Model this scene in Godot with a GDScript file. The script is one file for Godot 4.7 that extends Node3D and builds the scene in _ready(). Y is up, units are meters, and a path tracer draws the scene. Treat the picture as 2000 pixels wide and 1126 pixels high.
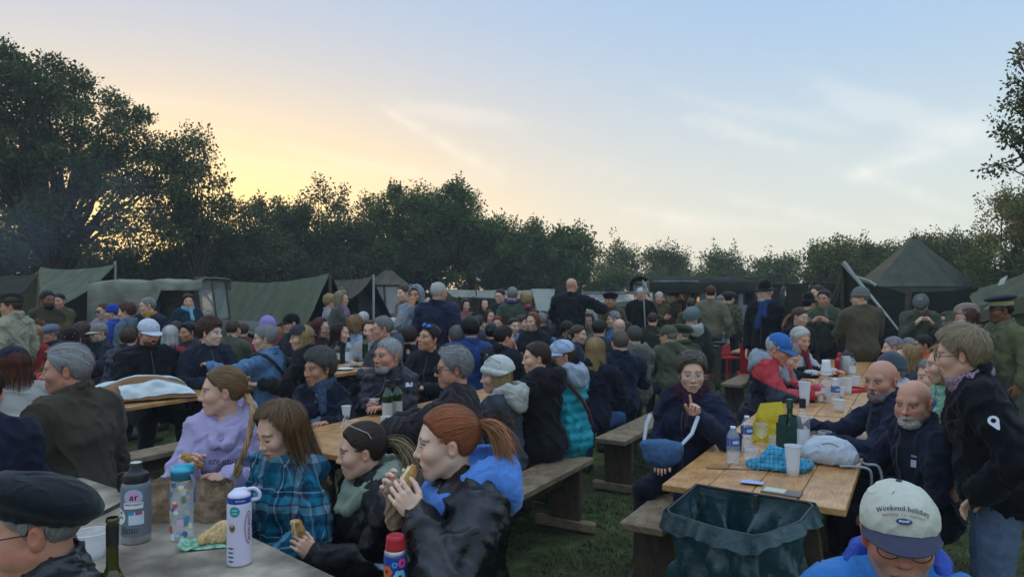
extends Node3D
# An evening meal in a field: long tables full of people, a camp of canvas tents and old army vehicles behind, the sun setting in the hedge.
const SUN_AZ := -26.0
const SUN_EL := 2.4

func _ready() -> void:
	var cam := Camera3D.new()
	cam.name = "camera"
	cam.position = Vector3(0, EYE, 0)
	cam.fov = rad_to_deg(2.0 * atan(563.0 / FOCAL))
	cam.near = 0.05
	cam.far = 600.0
	add_child(cam)
	cam.current = true
	var we := WorldEnvironment.new()
	we.name = "world_environment"
	var e := Environment.new()
	e.background_mode = Environment.BG_SKY
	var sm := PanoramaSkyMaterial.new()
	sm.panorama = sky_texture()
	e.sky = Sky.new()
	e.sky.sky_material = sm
	e.background_energy_multiplier = 1.0
	e.tonemap_mode = Environment.TONE_MAPPER_LINEAR
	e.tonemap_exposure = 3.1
	e.sdfgi_enabled = true
	e.ssao_enabled = true
	e.ssil_enabled = true
	e.fog_enabled = true
	e.fog_density = 0.0024
	e.fog_light_color = Color(0.86, 0.88, 0.9)
	e.volumetric_fog_enabled = true
	e.volumetric_fog_density = 0.0
	we.environment = e
	add_child(we)
	var sun := DirectionalLight3D.new()
	sun.name = "sun"
	sun.light_energy = 0.45
	sun.light_angular_distance = 0.5
	sun.light_color = Color(1.0, 0.74, 0.45)
	sun.shadow_enabled = true
	sun.rotation_degrees = Vector3(-SUN_EL, 180.0 - SUN_AZ, 0)
	add_child(sun)
	init_mats()
	build_ground()
	build_trees()
	build_camp()
	build_furniture()
	build_people()
	build_table_things()
# ---------------------------------------------------------------- implicit surfaces (surface nets)
class Sdf:
	# a list of blended shapes; net() meshes them. 0 capsule, 1 ellipsoid, 2 carve capsule, 3 carve ellipsoid, 4 keep one side of a plane
	var q: Array = []
	func cap(a: Vector3, b: Vector3, ra: float, rb: float, k := 0.03) -> void:
		q.append([0, a, b, ra, rb, k])
	func ell(c: Vector3, r: Vector3, k := 0.03, bs := Basis()) -> void:
		q.append([1, c, r, bs, k])
	func cut_cap(a: Vector3, b: Vector3, ra: float, rb: float, k := 0.004) -> void:
		q.append([2, a, b, ra, rb, k])
	func cut_ell(c: Vector3, r: Vector3, k := 0.006, bs := Basis()) -> void:
		q.append([3, c, r, bs, k])
	func keep(n: Vector3, at: Vector3, k := 0.004) -> void:
		q.append([4, n.normalized(), at, k])
	func ring(c: Vector3, bs: Basis, rx: float, rz: float, r: float, k := 0.02, a0 := 0.0, a1 := TAU, n := 10) -> void:
		for i in n:
			var t0 := a0 + (a1 - a0) * i / n
			var t1 := a0 + (a1 - a0) * (i + 1) / n
			cap(c + bs * Vector3(cos(t0) * rx, 0, sin(t0) * rz), c + bs * Vector3(cos(t1) * rx, 0, sin(t1) * rz), r, r, k)
	func net(c: float) -> Array:
		var lo := Vector3(1e9, 1e9, 1e9)
		var hi := -lo
		for s in q:
			if s[0] == 0:
				var m: float = maxf(s[3], s[4])
				var mm := Vector3(m, m, m)
				lo = lo.min(s[1] - mm).min(s[2] - mm)
				hi = hi.max(s[1] + mm).max(s[2] + mm)
			elif s[0] == 1:
				var bs: Basis = s[3]
				var r: Vector3 = s[2]
				var e := (bs.x * r.x).abs() + (bs.y * r.y).abs() + (bs.z * r.z).abs()
				lo = lo.min(s[1] - e)
				hi = hi.max(s[1] + e)
		var pad := Vector3.ONE * (c * 2.2 + 0.006)
		lo -= pad
		hi += pad
		var nx := int((hi.x - lo.x) / c) + 2
		var ny := int((hi.y - lo.y) / c) + 2
		var nz := int((hi.z - lo.z) / c) + 2
		var g := PackedFloat32Array()
		g.resize(nx * ny * nz)
		g.fill(1.0)
		for s in q:
			var kind: int = s[0]
			if kind == 4:
				var n: Vector3 = s[1]
				var off: float = n.dot(s[2])
				var i := 0
				for z in nz:
					for y in ny:
						var base := n.y * (lo.y + y * c) + n.z * (lo.z + z * c) + n.x * lo.x - off
						for x in nx:
							var dd := base + n.x * x * c
							if dd > g[i]:
								g[i] = dd
							i += 1
				continue
			var k: float = s[5] if kind == 0 or kind == 2 else s[4]
			var mg := k + 2.0 * c
			var blo: Vector3
			var bhi: Vector3
			if kind == 0 or kind == 2:
				var m: float = maxf(s[3], s[4]) + mg
				var mm := Vector3(m, m, m)
				blo = (s[1] as Vector3).min(s[2]) - mm
				bhi = (s[1] as Vector3).max(s[2]) + mm
			else:
				var bs: Basis = s[3]
				var r: Vector3 = s[2]
				var e := (bs.x * r.x).abs() + (bs.y * r.y).abs() + (bs.z * r.z).abs() + Vector3.ONE * mg
				blo = s[1] - e
				bhi = s[1] + e
			var x0 := clampi(int((blo.x - lo.x) / c), 0, nx)
			var x1 := clampi(int((bhi.x - lo.x) / c) + 2, 0, nx)
			var y0 := clampi(int((blo.y - lo.y) / c), 0, ny)
			var y1 := clampi(int((bhi.y - lo.y) / c) + 2, 0, ny)
			var z0 := clampi(int((blo.z - lo.z) / c), 0, nz)
			var z1 := clampi(int((bhi.z - lo.z) / c) + 2, 0, nz)
			var kk := 0.25 / maxf(k, 1e-4)
			if kind == 0 or kind == 2:
				var a: Vector3 = s[1]
				var ba: Vector3 = s[2] - a
				var il := 1.0 / maxf(ba.length_squared(), 1e-9)
				var ra: float = s[3]
				var dr: float = s[4] - ra
				for z in range(z0, z1):
					for y in range(y0, y1):
						var i := (z * ny + y) * nx + x0
						var pa := Vector3(lo.x + x0 * c, lo.y + y * c, lo.z + z * c) - a
						for x in range(x0, x1):
							var h := clampf(pa.dot(ba) * il, 0.0, 1.0)
							var d := (pa - ba * h).length() - ra - dr * h
							var o := g[i]
							if kind == 0:
								var e := maxf(k - absf(o - d), 0.0)
								g[i] = minf(o, d) - e * e * kk
							else:
								var e := maxf(k - absf(o + d), 0.0)
								g[i] = maxf(o, -d) + e * e * kk
							pa.x += c
							i += 1
			else:
				var r: Vector3 = s[2]
				var bs: Basis = s[3]
				var inv := bs.transposed()
				var ir := Vector3(1.0 / r.x, 1.0 / r.y, 1.0 / r.z)
				var dx := inv.x * c
				for z in range(z0, z1):
					for y in range(y0, y1):
						var i := (z * ny + y) * nx + x0
						var p: Vector3 = inv * (Vector3(lo.x + x0 * c, lo.y + y * c, lo.z + z * c) - s[1])
						for x in range(x0, x1):
							var u := p * ir
							var k0 := u.length()
							var k1 := (u * ir).length()
							var d := k0 * (k0 - 1.0) / maxf(k1, 1e-6)
							var o := g[i]
							if kind == 1:
								var e := maxf(k - absf(o - d), 0.0)
								g[i] = minf(o, d) - e * e * kk
							else:
								var e := maxf(k - absf(o + d), 0.0)
								g[i] = maxf(o, -d) + e * e * kk
							p += dx
							i += 1
		return Sdf.nets(g, nx, ny, nz, lo, c)
	static func nets(g: PackedFloat32Array, nx: int, ny: int, nz: int, lo: Vector3, c: float) -> Array:
		var v := PackedVector3Array()
		var nn := PackedVector3Array()
		var ix := PackedInt32Array()
		var id := PackedInt32Array()
		id.resize(nx * ny * nz)
		id.fill(-1)
		var sy := nx
		var sz := nx * ny
		var far := 4.0 * c
		for z in nz - 1:
			for y in ny - 1:
				var i := z * sz + y * sy - 1
				for x in nx - 1:
					i += 1
					var a := g[i]
					if a > far or a < -far:
						continue
					var b := g[i + 1]
					var d := g[i + sy]
					var e := g[i + sy + 1]
					var f := g[i + sz]
					var h := g[i + sz + 1]
					var j := g[i + sz + sy]
					var l := g[i + sz + sy + 1]
					var neg := int(a < 0) + int(b < 0) + int(d < 0) + int(e < 0) + int(f < 0) + int(h < 0) + int(j < 0) + int(l < 0)
					if neg == 0 or neg == 8:
						continue
					var p := Vector3.ZERO
					var n := 0
					if (a < 0) != (b < 0): p += Vector3(a / (a - b), 0, 0); n += 1
					if (d < 0) != (e < 0): p += Vector3(d / (d - e), 1, 0); n += 1
					if (f < 0) != (h < 0): p += Vector3(f / (f - h), 0, 1); n += 1
					if (j < 0) != (l < 0): p += Vector3(j / (j - l), 1, 1); n += 1
					if (a < 0) != (d < 0): p += Vector3(0, a / (a - d), 0); n += 1
					if (b < 0) != (e < 0): p += Vector3(1, b / (b - e), 0); n += 1
					if (f < 0) != (j < 0): p += Vector3(0, f / (f - j), 1); n += 1
					if (h < 0) != (l < 0): p += Vector3(1, h / (h - l), 1); n += 1
					if (a < 0) != (f < 0): p += Vector3(0, 0, a / (a - f)); n += 1
					if (b < 0) != (h < 0): p += Vector3(1, 0, b / (b - h)); n += 1
					if (d < 0) != (j < 0): p += Vector3(0, 1, d / (d - j)); n += 1
					if (e < 0) != (l < 0): p += Vector3(1, 1, e / (e - l)); n += 1
					p = p / n
					id[i] = v.size()
					v.append(lo + (Vector3(x, y, z) + p) * c)
					nn.append(Vector3(b + e + h + l - a - d - f - j, d + e + j + l - a - b - f - h, f + h + j + l - a - b - d - e).normalized())
					if x > 0 and y > 0 and z > 0:
						if (a < 0) != (b < 0):
							Sdf.quad(ix, id[i], id[i - sy], id[i - sy - sz], id[i - sz], a < 0)
						if (a < 0) != (d < 0):
							Sdf.quad(ix, id[i], id[i - sz], id[i - sz - 1], id[i - 1], a < 0)
						if (a < 0) != (f < 0):
							Sdf.quad(ix, id[i], id[i - 1], id[i - 1 - sy], id[i - sy], a < 0)
		return [v, nn, ix]
	static func quad(ix: PackedInt32Array, a: int, b: int, c: int, d: int, flip: bool) -> void:
		if a < 0 or b < 0 or c < 0 or d < 0:
			return
		if flip:
			ix.append_array(PackedInt32Array([a, c, b, a, d, c]))
		else:
			ix.append_array(PackedInt32Array([a, b, c, a, c, d]))


# ---------------------------------------------------------------- plain mesh building
class Geo:
	var v := PackedVector3Array()
	var n := PackedVector3Array()
	var c := PackedColorArray()
	var u := PackedVector2Array()
	var ix := PackedInt32Array()
	func add(net: Array, col, xf := Transform3D()) -> void:
		# col: one Color or a PackedColorArray
		var base := v.size()
		var vs: PackedVector3Array = net[0]
		var ns: PackedVector3Array = net[1]
		var b := xf.basis
		var nb := b.inverse().transposed()
		for i in vs.size():
			v.append(xf * vs[i])
			n.append((nb * ns[i]).normalized())
			u.append(Vector2(vs[i].x, vs[i].y))
		if col is Color:
			var cc := PackedColorArray()
			cc.resize(vs.size())
			cc.fill(col)
			c.append_array(cc)
		else:
			c.append_array(col)
		var t: PackedInt32Array = net[2]
		var flip := b.determinant() < 0
		var tt := PackedInt32Array()
		tt.resize(t.size())
		for i in range(0, t.size(), 3):
			tt[i] = t[i] + base
			tt[i + 1] = t[i + (2 if flip else 1)] + base
			tt[i + 2] = t[i + (1 if flip else 2)] + base
		ix.append_array(tt)
	func vert(p: Vector3, nn: Vector3, uv := Vector2(), col := Color.WHITE) -> int:
		v.append(p)
		n.append(nn)
		u.append(uv)
		c.append(col)
		return v.size() - 1
	func tri(a: int, b: int, d: int) -> void:
		# wound so that the front agrees with the stored normals
		var f := (v[b] - v[a]).cross(v[d] - v[a])
		if f.dot(n[a] + n[b] + n[d]) > 0.0:
			ix.append_array(PackedInt32Array([a, d, b]))
		else:
			ix.append_array(PackedInt32Array([a, b, d]))
	func face(p: Array, uv := [], col := Color.WHITE) -> void:
		# a flat polygon, fan of triangles; normal from the order (counter-clockwise seen from outside)
		var nn: Vector3 = (p[1] - p[0]).cross(p[2] - p[0]).normalized()
		var f := v.size()
		for i in p.size():
			vert(p[i], nn, uv[i] if uv.size() else Vector2(p[i].x + p[i].y * 0.3, p[i].z + p[i].y * 0.7), col)
		for i in range(1, p.size() - 1):
			tri(f, f + i, f + i + 1)
	func box(xf: Transform3D, s: Vector3, bevel := 0.0, col := Color.WHITE) -> void:
		# a box with chamfered edges; uv runs along its longest side in metres
		var h := s * 0.5
		var bv := minf(bevel, minf(h.x, minf(h.y, h.z)) * 0.9)
		var ax := [Vector3.RIGHT, Vector3.UP, Vector3.BACK]
		for a in 3:
			for sg in [-1.0, 1.0]:
				var nn: Vector3 = ax[a] * sg
				var e: Vector3 = ax[(a + 1) % 3]
				var f: Vector3 = ax[(a + 2) % 3]
				var he := h[(a + 1) % 3] - bv
				var hf := h[(a + 2) % 3] - bv
				var st := v.size()
				for cc in [[-1, -1], [1, -1], [1, 1], [-1, 1]]:
					var p: Vector3 = nn * h[a] + e * he * cc[0] + f * hf * cc[1]
					vert(xf * p, (xf.basis * nn).normalized(), boxuv(p, s, a), col)
				tri(st, st + 1, st + 2)
				tri(st, st + 2, st + 3)
		if bv <= 0.0:
			return
		for a in 3:
			var b := (a + 1) % 3
			var d := (a + 2) % 3
			for s1 in [-1.0, 1.0]:
				for s2 in [-1.0, 1.0]:
					var nn: Vector3 = (ax[b] * s1 + ax[d] * s2).normalized()
					var st := v.size()
					for t in [-1.0, 1.0]:
						for w in [0, 1]:
							var p := Vector3.ZERO
							p[a] = t * (h[a] - bv)
							p[b] = s1 * (h[b] - (bv if w else 0.0))
							p[d] = s2 * (h[d] - (0.0 if w else bv))
							vert(xf * p, (xf.basis * nn).normalized(), boxuv(p, s, b), col)
					tri(st, st + 1, st + 3)
					tri(st, st + 3, st + 2)
		for sx in [-1.0, 1.0]:
			for sy in [-1.0, 1.0]:
				for sz in [-1.0, 1.0]:
					var sg := Vector3(sx, sy, sz)
					var st := v.size()
					for a in 3:
						var p := sg * (h - Vector3.ONE * bv)
						p[a] = sg[a] * h[a]
						vert(xf * p, (xf.basis * sg).normalized(), boxuv(p, s, 1), col)
					tri(st, st + 1, st + 2)
	func boxuv(p: Vector3, s: Vector3, a: int) -> Vector2:
		var l := 0 if s.x >= s.y and s.x >= s.z else (1 if s.y >= s.z else 2)
		var o1 := (l + 1) % 3
		var o2 := (l + 2) % 3
		return Vector2(p[l], p[o1] + p[o2] * 0.61)
	func tube(pts: Array, r, sides := 6, col := Color.WHITE, cap := true) -> void:
		# r: a number or a list of radii
		var up := Vector3.UP
		var st := v.size()
		var m := pts.size()
		var run := 0.0
		var bx := Vector3.ZERO
		for i in m:
			var t: Vector3 = (pts[mini(i + 1, m - 1)] - pts[maxi(i - 1, 0)]).normalized()
			if i == 0:
				bx = t.cross(Vector3.UP if absf(t.y) < 0.9 else Vector3.RIGHT).normalized()
			else:
				bx = (bx - t * bx.dot(t)).normalized()
				run += pts[i].distance_to(pts[i - 1])
			var by := t.cross(bx)
			var rr: float = r[i] if r is Array or r is PackedFloat32Array else r
			for k in sides + 1:
				var a := TAU * k / sides
				var nn := bx * cos(a) + by * sin(a)
				vert(pts[i] + nn * rr, nn, Vector2(run, float(k) / sides * TAU * rr), col)
		for i in m - 1:
			for k in sides:
				var a := st + i * (sides + 1) + k
				tri(a, a + 1, a + sides + 2)
				tri(a, a + sides + 2, a + sides + 1)
		if cap:
			for e in [0, m - 1]:
				var t: Vector3 = (pts[0] - pts[1]).normalized() if e == 0 else (pts[m - 1] - pts[m - 2]).normalized()
				var s0 := v.size()
				vert(pts[e], t, Vector2(), col)
				for k in sides + 1:
					vert(v[st + e * (sides + 1) + k], t, Vector2(), col)
				for k in sides:
					tri(s0, s0 + 1 + k, s0 + 2 + k)
	func lathe(prof: Array, sides := 24, xf := Transform3D(), col := Color.WHITE) -> void:
		# prof: list of Vector2(radius, height) from bottom to top; smooth
		var st := v.size()
		var m := prof.size()
		var run := 0.0
		for i in m:
			var t: Vector2 = prof[mini(i + 1, m - 1)] - prof[maxi(i - 1, 0)]
			var nn := Vector2(t.y, -t.x).normalized()
			if i > 0:
				run += prof[i].distance_to(prof[i - 1])
			for k in sides + 1:
				var a := TAU * k / sides
				var dir := Vector3(sin(a), 0, cos(a))
				vert(xf * (dir * prof[i].x + Vector3(0, prof[i].y, 0)), (xf.basis * (dir * nn.x + Vector3(0, nn.y, 0))).normalized(), Vector2(float(k) / sides, run), col)
		for i in m - 1:
			for k in sides:
				var a := st + i * (sides + 1) + k
				tri(a, a + 1, a + sides + 2)
				tri(a, a + sides + 2, a + sides + 1)
	func sheet(nu: int, nv: int, f: Callable, thick := 0.0, col := Color.WHITE) -> void:
		# a grid f(s, t) with s, t in 0..1, smooth; thick > 0 closes it into a skin of that thickness
		var grid := []
		for j in nv + 1:
			for i in nu + 1:
				grid.append(f.call(float(i) / nu, float(j) / nv))
		var nr := []
		for j in nv + 1:
			for i in nu + 1:
				var a: Vector3 = grid[j * (nu + 1) + mini(i + 1, nu)] - grid[j * (nu + 1) + maxi(i - 1, 0)]
				var b: Vector3 = grid[mini(j + 1, nv) * (nu + 1) + i] - grid[maxi(j - 1, 0) * (nu + 1) + i]
				nr.append(a.cross(b).normalized())
		var sides := [1.0, -1.0] if thick > 0.0 else [1.0]
		for sd in sides:
			var st := v.size()
			for k in grid.size():
				vert(grid[k] + nr[k] * thick * 0.5 * sd, nr[k] * sd, Vector2(float(k % (nu + 1)) / nu, float(k / (nu + 1)) / nv), col)
			for j in nv:
				for i in nu:
					var a := st + j * (nu + 1) + i
					tri(a, a + 1, a + nu + 2)
					tri(a, a + nu + 2, a + nu + 1)
		if thick > 0.0:
			var rim := []
			for i in nu + 1: rim.append(i)
			for j in range(1, nv + 1): rim.append(j * (nu + 1) + nu)
			for i in range(nu - 1, -1, -1): rim.append(nv * (nu + 1) + i)
			for j in range(nv - 1, -1, -1): rim.append(j * (nu + 1))
			var mid := Vector3.ZERO
			for k in rim: mid += grid[k] / rim.size()
			for e in rim.size() - 1:
				var a: int = rim[e]
				var b: int = rim[e + 1]
				var out: Vector3 = ((grid[a] + grid[b]) * 0.5 - mid).normalized()
				var st := v.size()
				for k in [a, b]:
					vert(grid[k] + nr[k] * thick * 0.5, out, Vector2(0, 0), col)
					vert(grid[k] - nr[k] * thick * 0.5, out, Vector2(0, 0), col)
				tri(st, st + 1, st + 3)
				tri(st, st + 3, st + 2)
	func ribbon(pts: PackedVector3Array, nr: PackedVector3Array, w: float, col: Color, tip := 0.3) -> void:
		var st := v.size()
		var m := pts.size()
		for i in m:
			var t := (pts[mini(i + 1, m - 1)] - pts[maxi(i - 1, 0)])
			var sd := t.cross(nr[i]).normalized()
			var f := float(i) / (m - 1)
			var ww := w * (1.0 - (1.0 - tip) * f * f) * (0.5 + 0.5 * minf(1.0, f * 5.0))
			var nn := nr[i]
			vert(pts[i] - sd * ww, (nn - sd * 0.6).normalized(), Vector2(0, f), col)
			vert(pts[i] + sd * ww, (nn + sd * 0.6).normalized(), Vector2(1, f), col)
		for i in m - 1:
			var a := st + i * 2
			tri(a, a + 1, a + 3)
			tri(a, a + 3, a + 2)
	func mesh() -> ArrayMesh:
		var a := []
		a.resize(Mesh.ARRAY_MAX)
		a[Mesh.ARRAY_VERTEX] = v
		a[Mesh.ARRAY_NORMAL] = n
		a[Mesh.ARRAY_COLOR] = c
		a[Mesh.ARRAY_TEX_UV] = u
		a[Mesh.ARRAY_INDEX] = ix
		var m := ArrayMesh.new()
		if v.size() > 2 and ix.size() > 2:
			m.add_surface_from_arrays(Mesh.PRIMITIVE_TRIANGLES, a)
		return m


var taken := {}
func numbered(called: String) -> String:
	if not taken.has(called):
		taken[called] = 0
		return called
	taken[called] += 1
	return "%s_%03d" % [called, taken[called]]
func tag(o: Node, label: String, category := "", group := "", kind := "") -> Node:
	if label: o.set_meta("label", label)
	if category: o.set_meta("category", category)
	if group: o.set_meta("group", group)
	if kind: o.set_meta("kind", kind)
	return o
func thing(called: String, label: String, category: String, at := Vector3.ZERO, turn := 0.0, group := "") -> Node3D:
	var o := Node3D.new()
	o.name = numbered(called)
	add_child(o)
	o.position = at
	o.rotation.y = turn
	tag(o, label, category, group)
	return o
func part(called: String, g: Geo, m: Material, under: Node = null) -> MeshInstance3D:
	var o := MeshInstance3D.new()
	o.mesh = g.mesh()
	o.material_override = m
	if under == null:
		o.name = numbered(called)
		add_child(o)
	else:
		var nm := called
		var i := 0
		while under.has_node(nm):
			i += 1
			nm = "%s_%03d" % [called, i]
		o.name = nm
		under.add_child(o, true)
	return o
func struct(called: String, g: Geo, m: Material) -> MeshInstance3D:
	var o := part(called, g, m)
	o.set_meta("kind", "structure")
	return o
func dup(o: Node3D, label := "") -> Node3D:
	var c: Node3D = o.duplicate()
	var nm := String(o.name)
	var cut := nm.rfind("_")
	if cut > 0 and nm.substr(cut + 1).is_valid_int():
		nm = nm.substr(0, cut)
	c.name = numbered(nm)
	add_child(c)
	if label: c.set_meta("label", label)
	return c

# where a point of the camp at this bearing and distance stands: metres to the right of the view's axis, and height above the grass
const EYE := 1.65
const FOCAL := 1400.0
func gx(px: float, d: float) -> float:
	return (px - 1000.0) / FOCAL * d
func gy(py: float, d: float) -> float:
	return EYE - (py - 565.0) / FOCAL * d
func gp(px: float, py: float, d: float) -> Vector3:
	return Vector3(gx(px, d), gy(py, d), -d)
func lin(r: float, g: float, b: float) -> Color:
	return Color(r, g, b)
func hx(s: String) -> Color:
	# an sRGB colour as linear values, for vertex colours
	return Color(s).srgb_to_linear()

func bend(pts: Array, n := 5) -> Array:
	# a smooth line through these points
	var out := []
	for i in pts.size() - 1:
		var a: Vector3 = pts[maxi(i - 1, 0)]
		var b: Vector3 = pts[i]
		var c: Vector3 = pts[i + 1]
		var d: Vector3 = pts[mini(i + 2, pts.size() - 1)]
		for k in n:
			out.append(b.cubic_interpolate(c, a, d, float(k) / n))
	out.append(pts[-1])
	return out
# ---------------------------------------------------------------- materials
var MT := {}
func noise_img(size: int, freq: float, oct: int, sd: int, kind := FastNoiseLite.TYPE_SIMPLEX_SMOOTH, ridged := false) -> Image:
	var f := FastNoiseLite.new()
	f.seed = sd
	f.noise_type = kind
	f.frequency = freq
	f.fractal_octaves = oct
	f.fractal_type = FastNoiseLite.FRACTAL_RIDGED if ridged else FastNoiseLite.FRACTAL_FBM
	return f.get_seamless_image(size, size, false, false, 0.15)
func toned(im: Image, lo: Color, hi: Color) -> ImageTexture:
	# grey noise to a two-colour texture (sRGB colours)
	var o := Image.create(im.get_width(), im.get_height(), true, Image.FORMAT_RGB8)
	for y in im.get_height():
		for x in im.get_width():
			o.set_pixel(x, y, lo.lerp(hi, im.get_pixel(x, y).r))
	o.generate_mipmaps()
	return ImageTexture.create_from_image(o)
func bumpy(im: Image, s: float) -> ImageTexture:
	var o: Image = im.duplicate()
	o.convert(Image.FORMAT_RGBA8)
	o.bump_map_to_normal_map(s)
	o.generate_mipmaps()
	return ImageTexture.create_from_image(o)
func mat(key: String, col := Color.WHITE, rough := 0.8, o := {}) -> StandardMaterial3D:
	# col is a linear base colour
	if MT.has(key):
		return MT[key]
	var m := StandardMaterial3D.new()
	m.resource_name = key
	m.albedo_color = col.linear_to_srgb()
	m.albedo_color.a = col.a
	m.roughness = rough
	m.vertex_color_use_as_albedo = o.get("vc", false)
	m.metallic = o.get("metal", 0.0)
	m.metallic_specular = o.get("spec", 0.5)
	if o.has("tex"): m.albedo_texture = o.tex
	if o.has("nrm"):
		m.normal_enabled = true
		m.normal_texture = o.nrm
		m.normal_scale = o.get("ns", 1.0)
	if o.has("tri"):
		m.uv1_triplanar = true
		m.uv1_scale = Vector3.ONE * o.tri
	elif o.has("uvs"):
		m.uv1_scale = o.uvs
	if o.has("rough_tex"):
		m.roughness_texture = o.rough_tex
	if o.has("sheen"):
		m.rim_enabled = true
		m.rim = o.sheen
		m.rim_tint = 0.5
	if o.has("back"):
		m.backlight_enabled = true
		m.backlight = o.back
	if o.has("coat"):
		m.clearcoat_enabled = true
		m.clearcoat = o.coat
		m.clearcoat_roughness = 0.1
	if o.has("sss"):
		m.subsurf_scatter_enabled = true
		m.subsurf_scatter_strength = o.sss
	if o.get("glass", false):
		m.transparency = BaseMaterial3D.TRANSPARENCY_ALPHA
	m.cull_mode = BaseMaterial3D.CULL_DISABLED if o.get("two", false) else BaseMaterial3D.CULL_BACK
	MT[key] = m
	return m
func plain(hexcode: String, rough := 0.6, o := {}) -> StandardMaterial3D:
	return mat("plain_%s_%.2f_%s" % [hexcode, rough, str(o.keys())], Color(hexcode).srgb_to_linear(), rough, o)

func wood_image(base: Color, dark: Color, sd: int) -> Image:
	# grain along u
	var n1 := FastNoiseLite.new()
	n1.seed = sd
	n1.frequency = 0.012
	n1.fractal_octaves = 3
	var n2 := FastNoiseLite.new()
	n2.seed = sd + 5
	n2.frequency = 0.05
	var im := Image.create(512, 256, true, Image.FORMAT_RGB8)
	for y in 256:
		for x in 512:
			var w := n1.get_noise_2d(x * 0.22, y * 2.0)
			var ring := 0.5 + 0.5 * sin((y * 0.22 + w * 26.0))
			var fine := n2.get_noise_2d(x * 0.25, y * 9.0)
			var blot := n1.get_noise_2d(x * 1.2 + 900.0, y * 1.2)
			var t := clampf(0.25 + ring * 0.3 + fine * 0.35 + blot * 0.45, 0.0, 1.0)
			im.set_pixel(x, y, base.lerp(dark, t))
	im.generate_mipmaps()
	return im

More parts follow.
